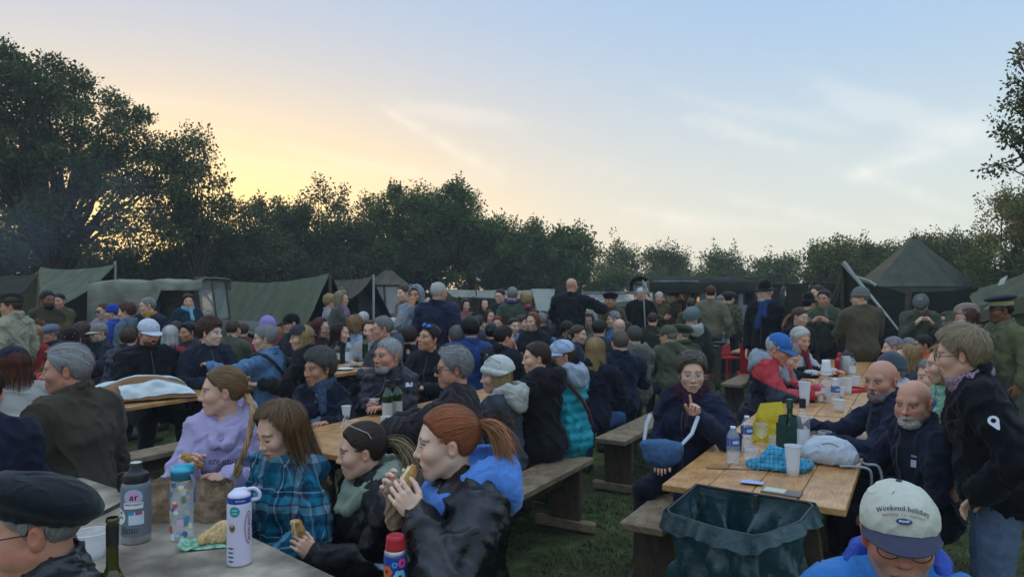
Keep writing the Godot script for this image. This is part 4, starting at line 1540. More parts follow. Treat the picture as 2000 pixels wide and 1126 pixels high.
func headwear(P: Dictionary, o: Node3D, XH: Transform3D, hat: String, lod: int) -> void:
	var hcell: float = [0.005, 0.007, 0.011][lod]
	var col := hx(P.get("hatc", "2a2d35"))
	var col2 := hx(P.get("hatc2", P.get("hatc", "2a2d35")))
	var turn := Basis(Vector3.UP, PI) if P.get("backward", false) else Basis()
	var X := XH * Transform3D(turn * Basis(Vector3.RIGHT, P.get("hatp", 0.0)), Vector3.ZERO)
	var s := Sdf.new()
	var g := Geo.new()
	var named := {"cap": "cap", "beanie": "beanie", "knit": "beanie", "beret": "beret", "flat": "flat_cap", "fedora": "hat", "helmet": "helmet", "peaked": "peaked_cap", "garrison": "side_cap", "hoodup": "raised_hood"}
	var m: Material = MT.cloth
	match hat:
		"cap":
			s.ell(Vector3(0, 0.040, -0.010), Vector3(0.0885, 0.092, 0.108), 0.02)
			s.keep(Vector3(0, -1, -0.12), Vector3(0, 0.026, 0.0))
		"flat":
			s.ell(Vector3(0, 0.062, 0.006), Vector3(0.098, 0.060, 0.122), 0.02, Basis(Vector3.RIGHT, 0.22))
			s.ell(Vector3(0, 0.04, -0.02), Vector3(0.088, 0.06, 0.10), 0.03)
			s.keep(Vector3(0, -1, -0.2), Vector3(0, 0.022, 0.0))
		"beanie":
			s.ell(Vector3(0, 0.045, -0.014), Vector3(0.091, 0.106, 0.110), 0.02)
			s.ring(Vector3(0, 0.030, -0.012), Basis(Vector3.RIGHT, -0.1), 0.084, 0.102, 0.016, 0.01, 0, TAU, 16)
			s.keep(Vector3.DOWN, Vector3(0, 0.010, 0))
			m = MT.fleece
		"knit":
			s.ell(Vector3(0, 0.050, -0.03), Vector3(0.092, 0.106, 0.12), 0.02, Basis(Vector3.RIGHT, -0.35))
			s.ring(Vector3(0, 0.024, -0.02), Basis(Vector3.RIGHT, -0.28), 0.088, 0.108, 0.022, 0.012, 0, TAU, 16)
			s.keep(Vector3(0, -1, -0.25), Vector3(0, 0.006, 0))
			m = MT.fleece
		"beret":
			s.ell(Vector3(0.0, 0.078, -0.012), Vector3(0.122, 0.052, 0.142), 0.03, Basis(Vector3.BACK, P.get("droop", 0.18)) * Basis(Vector3.RIGHT, -0.22))
			s.ring(Vector3(0, 0.040, -0.012), Basis(Vector3.RIGHT, -0.1), 0.080, 0.100, 0.013, 0.012, 0, TAU, 16)
			s.ell(Vector3(0, 0.07, -0.012), Vector3(0.084, 0.05, 0.104), 0.03)
			m = MT.fleece
		"fedora":
			s.ell(Vector3(0, 0.080, -0.010), Vector3(0.083, 0.105, 0.100), 0.02)
			s.ell(Vector3(0, 0.045, -0.010), Vector3(0.088, 0.05, 0.106), 0.01)
			s.cut_ell(Vector3(0, 0.20, -0.010), Vector3(0.022, 0.032, 0.09), 0.02)
			s.ell(Vector3(0, 0.043, -0.006), Vector3(0.148, 0.011, 0.165), 0.02)
			m = MT.fleece
		"helmet":
			s.ell(Vector3(0, 0.040, -0.006), Vector3(0.116, 0.120, 0.138), 0.01)
			s.keep(Vector3.DOWN, Vector3(0, 0.020, 0))
			s.ring(Vector3(0, 0.021, -0.006), Basis(), 0.118, 0.141, 0.0055, 0.006, 0, TAU, 20)
			m = MT.painted
		"peaked":
			s.ell(Vector3(0, 0.118, -0.005), Vector3(0.128, 0.030, 0.142), 0.02, Basis(Vector3.RIGHT, 0.10))
			s.ell(Vector3(0, 0.066, -0.010), Vector3(0.088, 0.05, 0.107), 0.03)
			s.keep(Vector3.DOWN, Vector3(0, 0.04, 0))
		"garrison":
			s.ell(Vector3(0, 0.092, -0.008), Vector3(0.040, 0.075, 0.125), 0.02)
			s.ell(Vector3(0, 0.060, -0.010), Vector3(0.084, 0.036, 0.112), 0.03)
			s.keep(Vector3(0, -1, 0.1), Vector3(0, 0.05, 0))
		"hoodup":
			s.ell(Vector3(0, 0.018, -0.022), Vector3(0.106, 0.130, 0.128), 0.02)
			s.cap(Vector3(0, -0.06, -0.05), Vector3(0, -0.16, -0.05), 0.095, 0.11, 0.04)
			s.cut_ell(Vector3(0, -0.010, 0.085), Vector3(0.078, 0.104, 0.11), 0.012)
			s.cut_ell(Vector3(0, -0.10, 0.07), Vector3(0.06, 0.06, 0.07), 0.012)
	var net := s.net(hcell)
	folds(net, {"helmet": 0.0, "peaked": 0.001}.get(hat, 0.003), 2.6, P.d * 7.0)
	var cols := PackedColorArray()
	for p in net[0]:
		var c := col
		if hat == "peaked" and p.y < 0.092 and p.y > 0.0:
			c = col2
		if hat == "fedora" and p.y > 0.056 and p.y < 0.082:
			c = col2
		if hat == "cap" and P.has("mesh_back") and p.z < 0.01:
			c = col2
		cols.append(c)
	g.add(net, cols, X)
	var crown := part(named[hat], g, m, o)
	var brimc := hx(P.get("brimc", P.get("hatc", "2a2d35")))
	if hat in ["cap", "flat", "peaked"]:
		var bl: float = {"cap": 0.072, "flat": 0.035, "peaked": 0.048}[hat]
		var y0: float = {"cap": 0.030, "flat": 0.026, "peaked": 0.045}[hat]
		var b := Geo.new()
		var tip := -0.018 if hat != "peaked" else -0.03
		b.sheet(14, 6, func(u: float, v: float):
			var a := (u - 0.5) * deg_to_rad(150.0)
			var sh := cos((u - 0.5) * PI) 
			var rr := 1.0 + v * bl / 0.105 * pow(maxf(sh, 0.0), 0.5)
			var p := Vector3(sin(a) * 0.086 * (1.0 + (rr - 1.0) * 0.35), 0, cos(a) * 0.103 * rr - 0.010)
			p.y = y0 + tip * v * sh - 0.030 * pow(absf(u - 0.5) * 2.0, 2.0) * (0.25 + 0.5 * v) - 0.12 * (0.0 if hat == "peaked" else 1.0) * maxf(0.0, p.z - 0.1) * 0.9
			return p, 0.004, brimc)
		for i in b.v.size():
			b.v[i] = X * b.v[i]
			b.n[i] = (X.basis * b.n[i]).normalized()
		part("brim", b, MT.cloth if hat != "peaked" else MT.gloss, crown)
	if hat == "cap":
		var bt := Geo.new()
		bt.lathe([Vector2(0.008, 0.129), Vector2(0.007, 0.135), Vector2(0.0, 0.1365)], 8, X * Transform3D(Basis(), Vector3(0, 0, -0.01)), brimc)
		part("button", bt, MT.cloth, crown)

func glasses(o: Node3D, XH: Transform3D, gl: Array, lod: int) -> void:
	# [kind, frame colour, on the forehead?]
	var X := XH
	if gl.size() > 2:
		X = XH * Transform3D(Basis(Vector3.RIGHT, -0.55), Vector3(0, gl[2], -0.028))
	var fc := hx(gl[1])
	var g := Geo.new()
	var r := 0.0016 if lod == 0 else 0.0022
	var rx := 0.024 if gl[0] != "sun" else 0.027
	var ry := 0.019 if gl[0] != "sun" else 0.021
	for sg in [-1.0, 1.0]:
		var pts := []
		for k in 15:
			var a := TAU * k / 14.0
			pts.append(X * Vector3(0.033 * sg + cos(a) * rx, -0.004 + sin(a) * ry, 0.099 - 0.25 * absf(cos(a) * rx + 0.033 * sg) * 0.5 + 0.012))
		g.tube(pts, r, 5, fc, false)
		g.tube([X * Vector3(0.057 * sg, 0.002, 0.098), X * Vector3(0.074 * sg, 0.003, 0.07), X * Vector3(0.080 * sg, 0.004, 0.0), X * Vector3(0.080 * sg, -0.012, -0.025)], r, 5, fc)
	g.tube([X * Vector3(-0.010, 0.002, 0.109), X * Vector3(0, 0.005, 0.111), X * Vector3(0.010, 0.002, 0.109)], r, 5, fc)
	var fr := part("glasses", g, MT.gloss, o)
	if gl[0] != "thin":
		for sg in [-1.0, 1.0]:
			var l := Geo.new()
			l.sheet(8, 6, func(u: float, v: float):
				var a := TAU * u
				var q := v * 0.96
				var px: float = 0.033 * sg + cos(a) * rx * q
				return X * Vector3(px, -0.004 + sin(a) * ry * q, 0.111 - 0.125 * absf(px) + 0.003 * (1.0 - q * q)))
			part("lens", l, MT.lens_dark if gl[0] == "sun" else (MT.lens_blue if gl[0] == "blue" else MT.lens_clear), fr)
# ---------------------------------------------------------------- ground and trees
func build_ground() -> void:
	var g := Geo.new()
	var n := FastNoiseLite.new()
	n.seed = 4
	n.frequency = 0.25
	g.sheet(80, 80, func(u: float, v: float):
		var x := (u - 0.5) * 50.0
		var z := 6.0 - v * 50.0
		return Vector3(x, 0.015 * n.get_noise_2d(x * 3.0, z * 3.0) - 0.012, z))
	struct("ground", g, MT.ground)
	var far := Geo.new()
	far.sheet(8, 8, func(u: float, v: float): return Vector3((u - 0.5) * 260.0, -0.05, 30.0 - v * 150.0))
	struct("field", far, MT.ground)
	# worn grass: blades where the camera sees the ground
	var rng := RandomNumberGenerator.new()
	rng.seed = 77
	var b := Geo.new()
	for k in 7:
		var a := rng.randf() * TAU
		var o := Vector3(rng.randf_range(-0.03, 0.03), 0, rng.randf_range(-0.03, 0.03))
		var h := rng.randf_range(0.018, 0.05)
		var dv := Vector3(cos(a), 0, sin(a))
		var sd := Vector3(-sin(a), 0, cos(a)) * 0.0022
		var p1 := o + dv * h * 0.25 + Vector3(0, h * 0.65, 0)
		var p2 := o + dv * h * 0.9 + Vector3(0, h * 0.85, 0)
		var st := b.v.size()
		var nn := (Vector3.UP - dv * 0.3).normalized()
		for q in [o - sd, o + sd, p1 - sd * 0.8, p1 + sd * 0.8, p2]:
			b.vert(q, nn)
		b.tri(st, st + 1, st + 3)
		b.tri(st, st + 3, st + 2)
		b.tri(st + 2, st + 3, st + 4)
	var m := b.mesh()
	m.surface_set_material(0, MT.blade)
	var buf := PackedFloat32Array()
	var cnt := 0
	var tint := FastNoiseLite.new()
	tint.frequency = 0.9
	for k in 90000:
		var d := 2.2 + pow(rng.randf(), 1.5) * 17.0
		var x := rng.randf_range(-0.80, 0.80) * d
		var z := -d
		var bare := tint.get_noise_2d(x, z)
		if bare < -0.06 and rng.randf() < 0.88: continue
		var a := rng.randf() * TAU
		var s := rng.randf_range(0.6, 1.25) * (0.7 + 0.5 * clampf(bare + 0.3, 0.0, 1.0))
		var c := Color(0.06, 0.088, 0.026).lerp(Color(0.12, 0.10, 0.045), clampf(rng.randf() * 0.8 - bare * 0.8, 0.0, 1.0))
		buf.append_array(PackedFloat32Array([cos(a) * s, 0, sin(a) * s, x, 0, s, 0, -0.008, -sin(a) * s, 0, cos(a) * s, z, c.r, c.g, c.b, 1.0]))
		cnt += 1
	scatter("grass", m, buf, cnt, null, "trodden short grass between the benches")

func scatter(called: String, m: Mesh, buf: PackedFloat32Array, cnt: int, under: Node, label := "") -> MultiMeshInstance3D:
	var mm := MultiMesh.new()
	mm.transform_format = MultiMesh.TRANSFORM_3D
	mm.use_colors = true
	mm.mesh = m
	mm.instance_count = cnt
	mm.buffer = buf
	var o := MultiMeshInstance3D.new()
	o.multimesh = mm
	o.name = called if under else numbered(called)
	o.set_meta("kind", "stuff")
	if label: o.set_meta("label", label)
	if under: under.add_child(o, true)
	else:
		tag(o, label, "grass")
		add_child(o)
	return o

var leaf_meshes := {}
func leaf_clump(size: float, n: int, sd: int, narrow := 0.45) -> ArrayMesh:
	# one sprig: leaves set round a short twig
	var key := "%s_%d_%d_%s" % [size, n, sd, narrow]
	if leaf_meshes.has(key): return leaf_meshes[key]
	var rng := RandomNumberGenerator.new()
	rng.seed = sd
	var g := Geo.new()
	for k in n:
		var dv := Vector3(rng.randfn(), rng.randfn() * 0.7 + 0.15, rng.randfn()).normalized()
		var base := dv * size * rng.randf_range(0.2, 1.5)
		dv = (dv + Vector3(rng.randfn(), rng.randfn(), rng.randfn()) * 0.6).normalized()
		var sdv := dv.cross(Vector3(rng.randfn(), rng.randfn(), rng.randfn())).normalized()
		var nn := sdv.cross(dv).normalized()
		var l := size * rng.randf_range(0.75, 1.2)
		var w := l * narrow
		var st := g.v.size()
		var sh := rng.randf_range(0.75, 1.25)
		var col := Color(sh, sh, sh)
		for q in [base, base + dv * l * 0.45 + sdv * w * 0.5 + nn * l * 0.05, base + dv * l * 0.45 - sdv * w * 0.5 + nn * l * 0.05, base + dv * l]:
			g.vert(q, nn, Vector2(), col)
		g.tri(st, st + 1, st + 2)
		g.tri(st + 1, st + 3, st + 2)
	var m := g.mesh()
	m.surface_set_material(0, MT.leaf)
	leaf_meshes[key] = m
	return m

# blobs: [x, y, z, rx, ry, rz, share]; a tree of limbs that end in clusters of leaves
func tree(called: String, label: String, at: Vector3, h_trunk: float, r_trunk: float, blobs: Array, clusters: int, per: int, spread: float, leaf: float, cols: Array, sd: int, stems := 1, twiggy := 0.0) -> void:
	var o := thing(called, label, "tree", at, 0.0, "trees and bushes of the hedge round the camp")
	var rng := RandomNumberGenerator.new()
	rng.seed = sd
	var total := 0.0
	for b in blobs: total += b[3] * b[4] * b[5]
	var ends := []
	for b in blobs:
		var k := int(clusters * 0.78 * b[3] * b[4] * b[5] / total * (b[6] if b.size() > 6 else 1.0)) + 2
		for i in k:
			var dv := Vector3(rng.randfn(), rng.randfn(), rng.randfn()).normalized()
			var r := pow(rng.randf(), 0.42)
			ends.append(Vector3(b[0], b[1], b[2]) + dv * r * Vector3(b[3], b[4], b[5]))
	var forks := []
	for sx in stems:
		var tk := Geo.new()
		var off := Vector3(rng.randf_range(-0.5, 0.5), 0, rng.randf_range(-0.4, 0.4)) * (1.2 if stems > 1 else 0.0)
		var pts := []
		var rr := []
		var lean := Vector3(rng.randf_range(-0.2, 0.2), 0, rng.randf_range(-0.2, 0.2))
		for k in 7:
			var t := k / 6.0
			pts.append(off + lean * t * h_trunk * 0.5 + Vector3(sin(t * 5.0 + sx) * 0.08, t * h_trunk, cos(t * 4.0 + sx) * 0.06))
			rr.append(r_trunk * (1.25 - 0.7 * t) / sqrt(stems))
		tk.tube(pts, rr, 8)
		forks.append(pts)
		part("trunk", tk, MT.bark, o)
	var lb := Geo.new()
	var step := maxi(1, ends.size() / 70)
	for i in range(0, ends.size(), step):
		var e: Vector3 = ends[i]
		var f: Array = forks[rng.randi() % forks.size()]
		var s: Vector3 = f[3 + rng.randi() % 4]
		var mid := s.lerp(e, 0.5) + Vector3(rng.randf_range(-0.3, 0.3), rng.randf_range(0.0, 0.5), rng.randf_range(-0.3, 0.3))
		lb.tube([s, s.lerp(mid, 0.6), mid, mid.lerp(e, 0.6), e], [r_trunk * 0.26, r_trunk * 0.18, r_trunk * 0.12, r_trunk * 0.07, 0.008], 5)
	part("limbs", lb, MT.bark, o).set_meta("kind", "stuff")
	var buf := PackedFloat32Array()
	var cnt := 0
	var c0: Color = cols[0]
	var c1: Color = cols[1]
	for e in ends:
		var tone := rng.randf()
		var sp: float = spread * rng.randf_range(0.4, 1.05)
		for k in int(per * rng.randf_range(0.45, 1.0)):
			var p: Vector3 = e + Vector3(rng.randfn(), rng.randfn() * 0.75, rng.randfn()) * sp * 0.5
			if twiggy > 0.0 and k % 9 == 0:
				# shoots that stick out of the crown
				p = e + (e - Vector3(0, h_trunk, 0)).normalized() * sp * rng.randf_range(0.4, 1.1 + twiggy * 0.5)
			if p.y < 0.1: continue
			var q := Basis.from_euler(Vector3(rng.randf() * TAU, rng.randf() * TAU, rng.randf() * TAU)).scaled(Vector3.ONE * rng.randf_range(0.55, 1.45))
			var c := c0.lerp(c1, clampf(tone * 0.7 + rng.randf() * 0.4 - 0.05, 0.0, 1.0))
			buf.append_array(PackedFloat32Array([q.x.x, q.y.x, q.z.x, p.x, q.x.y, q.y.y, q.z.y, p.y, q.x.z, q.y.z, q.z.z, p.z, c.r, c.g, c.b, 1.0]))
			cnt += 1
	scatter("crown", leaf_clump(leaf * 1.2, 9, sd % 3, 0.55), buf, cnt, o)

func blob(px: float, py: float, d: float, rx: float, ry: float, rz: float, at: Vector3) -> Array:
	var p := gp(px, py, d) - at
	return [p.x, p.y, p.z, rx, ry, rz]

func build_trees() -> void:
	var dk := [lin(0.05, 0.07, 0.028), lin(0.115, 0.145, 0.05)]
	var md := [lin(0.055, 0.09, 0.026), lin(0.125, 0.17, 0.05)]
	var wm := [lin(0.075, 0.10, 0.025), lin(0.17, 0.19, 0.05)]  # lighter warm leaves: low sunlight put into the leaf colour
	# the tall tree on the left
	var at := Vector3(gx(90, 19), 0, -19)
	tree("tall_tree", "tallest tree of the hedge, dark against the sunset at the far left", at, 3.2, 0.32, [
		blob(-60, 200, 19, 2.0, 1.7, 2.2, at), blob(60, 250, 19, 2.6, 1.7, 2.4, at), blob(190, 330, 19, 1.9, 1.5, 2.0, at), blob(-40, 380, 19, 2.6, 1.6, 2.2, at) + [0.5], blob(120, 420, 19, 2.4, 1.2, 2.0, at) + [0.42], blob(270, 420, 18.6, 1.2, 0.9, 1.3, at) + [0.6], blob(330, 330, 19, 0.9, 0.8, 1.0, at), blob(60, 180, 19, 1.5, 0.8, 1.2, at), blob(120, 150, 19, 0.7, 0.5, 0.7, at), blob(250, 260, 19, 0.9, 0.7, 1.0, at), blob(10, 150, 19, 0.5, 1.0, 0.6, at)], 470, 46, 0.46, 0.075, dk, 21, 2)
	at = Vector3(gx(380, 20), 0, -20)
	tree("thin_tree", "thin leafy tree with sprays of leaves against the sunset, right of the tallest tree", at, 2.4, 0.14, [
		blob(370, 330, 20, 0.7, 1.1, 0.8, at), blob(350, 420, 20, 1.0, 0.8, 0.9, at), blob(400, 350, 20, 0.45, 0.5, 0.5, at), blob(395, 440, 20, 0.5, 0.4, 0.5, at)], 74, 22, 0.36, 0.075, dk, 22)
	# the hedge below and to the right of it
	for k in [[-60, 480, 22, 1.6, 0.9], [150, 530, 23, 1.6, 0.4], [300, 520, 22, 1.5, 0.6], [430, 470, 22, 1.7, 1.3]]:
		at = Vector3(gx(k[0], k[2]), 0, -k[2])
		tree("hedge_tree", ["dark hedge tree at the far left edge behind the first tent", "low dark bush of the hedge behind the green awning", "dark bush of the hedge behind the canvas topped truck", "dark rounded hedge tree just right of the thin tree"][[-60, 150, 300, 430].find(k[0])], at, 1.4, 0.16, [blob(k[0], k[1], k[2], k[3], k[4], 1.4, at), blob(k[0] + 60, k[1] + 30, k[2], k[3] * 0.8, k[4] * 0.8, 1.2, at)], 130, 34, 0.5, 0.075, dk, 30 + int(k[2]) + int(k[0]))
	for k in [[530, 425, 24, 1.8, 1.3, "dark hedge tree with a pointed top left of the middle of the hedge"], [640, 405, 25, 1.8, 1.45, "bushy hedge tree left of the big rounded tree"], [600, 510, 24, 2.6, 0.9, "low dark part of the hedge behind the big green tent"]]:
		at = Vector3(gx(k[0], k[2]), 0, -k[2])
		tree("hedge_tree", k[5], at, 1.8, 0.18, [blob(k[0], k[1] + 40, k[2], k[3], k[4], 1.6, at), blob(k[0] - 40, k[1] + 90, k[2], k[3] * 1.1, k[4] * 0.8, 1.5, at), blob(k[0] + 50, k[1] + 100, k[2], k[3] * 1.1, k[4] * 0.8, 1.5, at)], 165, 34, 0.46, 0.08, dk, 60 + int(k[0]), 2, 0.4)
	at = Vector3(gx(830, 25), 0, -25)
	tree("rounded_tree", "big rounded tree in the middle of the hedge, its crown full of small gaps", at, 2.4, 0.3, [
		blob(800, 430, 25, 1.8, 1.2, 2.0, at), blob(900, 440, 25, 1.6, 1.15, 1.9, at), blob(760, 490, 25, 2.0, 1.1, 1.8, at), blob(950, 490, 25, 1.6, 1.0, 1.7, at), blob(850, 510, 25, 2.4, 0.9, 1.8, at), blob(860, 410, 25, 1.5, 0.8, 1.4, at)], 330, 40, 0.42, 0.08, md, 91, 3, 0.3)
	for k in [[985, 490, 27, 1.5, 1.3, "sloping hedge tree right of the big rounded tree"], [1070, 510, 28, 1.7, 1.3, "low rounded hedge tree behind the bald person in black"], [1115, 500, 28, 0.8, 1.0, "small upright tree at the right end of the tall hedge"]]:
		at = Vector3(gx(k[0], k[2]), 0, -k[2])
		tree("hedge_tree", k[5], at, 1.5, 0.16, [blob(k[0], k[1], k[2], k[3], k[4], 1.5, at), blob(k[0] - 20, k[1] + 40, k[2], k[3] * 1.1, k[4] * 0.7, 1.4, at)], 150, 36, 0.42, 0.085, md, 160 + int(k[0]), 2, 0.3)
	# the lower, more open trees beyond the vehicles
	for k in [[1205, 505, 34, 1.0, 0.85, "open rounded tree standing above the low hedge, left of two smaller ones"], [1285, 512, 35, 0.8, 0.65, "small dark crowned tree above the low hedge in the middle distance"], [1320, 515, 35, 0.7, 0.5, "flat topped small tree beside the small dark crowned one"], [1410, 515, 33, 0.9, 0.6, "small loose tree above the grey truck"], [1520, 525, 32, 1.2, 0.45, "low spreading bush behind the person in the black hat"]]:
		at = Vector3(gx(k[0], k[2]), 0, -k[2])
		tree("field_tree", k[5], at, 1.6, 0.09, [blob(k[0], k[1], k[2], k[3], k[4], 1.0, at), blob(k[0], k[1] + 25, k[2], k[3] * 1.2, k[4] * 0.5, 1.0, at)], 52, 24, 0.42, 0.085, md, 260 + int(k[0]), 1, 1.4)
	for k in [[1180, 560, 31, 2.2, 0.55], [1300, 558, 33, 2.6, 0.5], [1430, 553, 31, 2.2, 0.55]]:
		at = Vector3(gx(k[0], k[2]), 0, -k[2])
		tree("low_bush", ["low loose hedge behind the pale windscreen frame", "low loose hedge behind the dark truck", "low hedge behind the grey truck"][[1180, 1300, 1430].find(k[0])], at, 0.7, 0.07, [blob(k[0], k[1], k[2], k[3], k[4], 1.0, at)], 75, 24, 0.42, 0.08, md, 360 + int(k[0]), 3, 1.2)
	# right: trees behind the bell tent, sunlight put into their leaf colour
	for k in [[1650, 522, 24, 1.4, 0.75, "yellow green tree left of the bell tent"], [1725, 522, 25, 1.5, 0.7, "tree directly behind the left slope of the bell tent"], [1850, 508, 23, 1.2, 0.75, "dark green tree behind the right slope of the bell tent"]]:
		at = Vector3(gx(k[0], k[2]), 0, -k[2])
		tree("sun_tinted_tree", k[5], at, 1.4, 0.16, [blob(k[0], k[1], k[2], k[3], k[4], 1.3, at), blob(k[0] + 10, k[1] + 45, k[2], k[3] * 1.2, k[4] * 0.8, 1.3, at)], 210, 38, 0.44, 0.07, wm, 460 + int(k[0]), 2, 0.25)
	at = Vector3(gx(2010, 17), 0, -17)
	tree("sun_tinted_tree", "tall yellow green bush at the right edge behind the tents", at, 1.4, 0.16, [blob(2010, 430, 17, 0.8, 0.8, 1.0, at), blob(1985, 510, 17, 0.85, 0.8, 1.1, at), blob(2080, 470, 17, 1.2, 1.2, 1.2, at)], 230, 40, 0.36, 0.055, wm, 505, 2, 0.8)
	# the branch that hangs into the picture at the upper right
	at = Vector3(gx(2120, 9), 0, -9)
	tree("overhanging_tree", "tree whose dark leafy branches hang into view at the upper right corner", at, 3.6, 0.16, [blob(1985, 205, 9, 0.16, 0.1, 0.3, at), blob(1990, 150, 9, 0.10, 0.16, 0.2, at), blob(1955, 250, 9, 0.16, 0.07, 0.2, at), blob(1975, 290, 9, 0.14, 0.10, 0.2, at), blob(1955, 325, 9, 0.08, 0.02, 0.15, at), blob(2020, 240, 9, 0.2, 0.6, 0.4, at), blob(2000, 100, 9, 0.06, 0.1, 0.15, at), blob(2090, 220, 9, 0.4, 0.8, 0.6, at)], 110, 13, 0.15, 0.045, dk, 601)
# ---------------------------------------------------------------- tents, flys, vehicles
func cloth4(g: Geo, a: Vector3, b: Vector3, c: Vector3, d: Vector3, sag := 0.1, nu := 16, nv := 12, wav := 0.015, sd := 0.0) -> void:
	# canvas between the corners a-b (top) and c-d (below a, below b); hangs by sag in its middle
	g.sheet(nu, nv, func(u: float, v: float):
		var p := a.lerp(b, u).lerp(c.lerp(d, u), v)
		p.y -= sag * 4.0 * (0.6 * v * (1.0 - v) + 0.4 * u * (1.0 - u) * (1.0 - v))
		var w := FN.get_noise_3d(p.x * 1.1 + sd, p.y * 1.1, p.z * 1.1)
		return p + Vector3(w, w * 0.4, w) * wav * 3.0 + Vector3(0, 0, sin(u * 19.0 + sd) * wav * v), 0.012)
func pole(o: Node3D, a: Vector3, b: Vector3, r: float, m: Material, called := "pole") -> void:
	var g := Geo.new()
	g.tube([a, a.lerp(b, 0.5), b], r, 7)
	part(called, g, m, o)
func piece(o: Node3D, called: String, m: Material, pts: Array, sag := 0.1, wav := 0.015) -> void:
	var g := Geo.new()
	cloth4(g, pts[0], pts[1], pts[2], pts[3], sag, 18, 14, wav, pts[0].x)
	part(called, g, m, o)
	if "roof" in called:
		for k in 3:
			# sewn seams down the cloth
			var u := (k + 1) * 0.25
			var sp := []
			for j in 13:
				var v := j / 12.0
				var p: Vector3 = pts[0].lerp(pts[1], u).lerp(pts[2].lerp(pts[3], u), v)
				p.y -= sag * 4.0 * (0.6 * v * (1.0 - v) + 0.4 * u * (1.0 - u) * (1.0 - v))
				var w := FN.get_noise_3d(p.x * 1.1 + pts[0].x, p.y * 1.1, p.z * 1.1)
				sp.append(p + Vector3(w, w * 0.4, w) * wav * 3.0 + Vector3(0, 0, sin(u * 19.0 + pts[0].x) * wav * v))
			var sg := Geo.new()
			sg.tube(sp, 0.013, 5)
			part("seam", sg, m, o)
func gr(px: float, d: float, y := 0.0) -> Vector3:
	return Vector3(gx(px, d), y, -d)

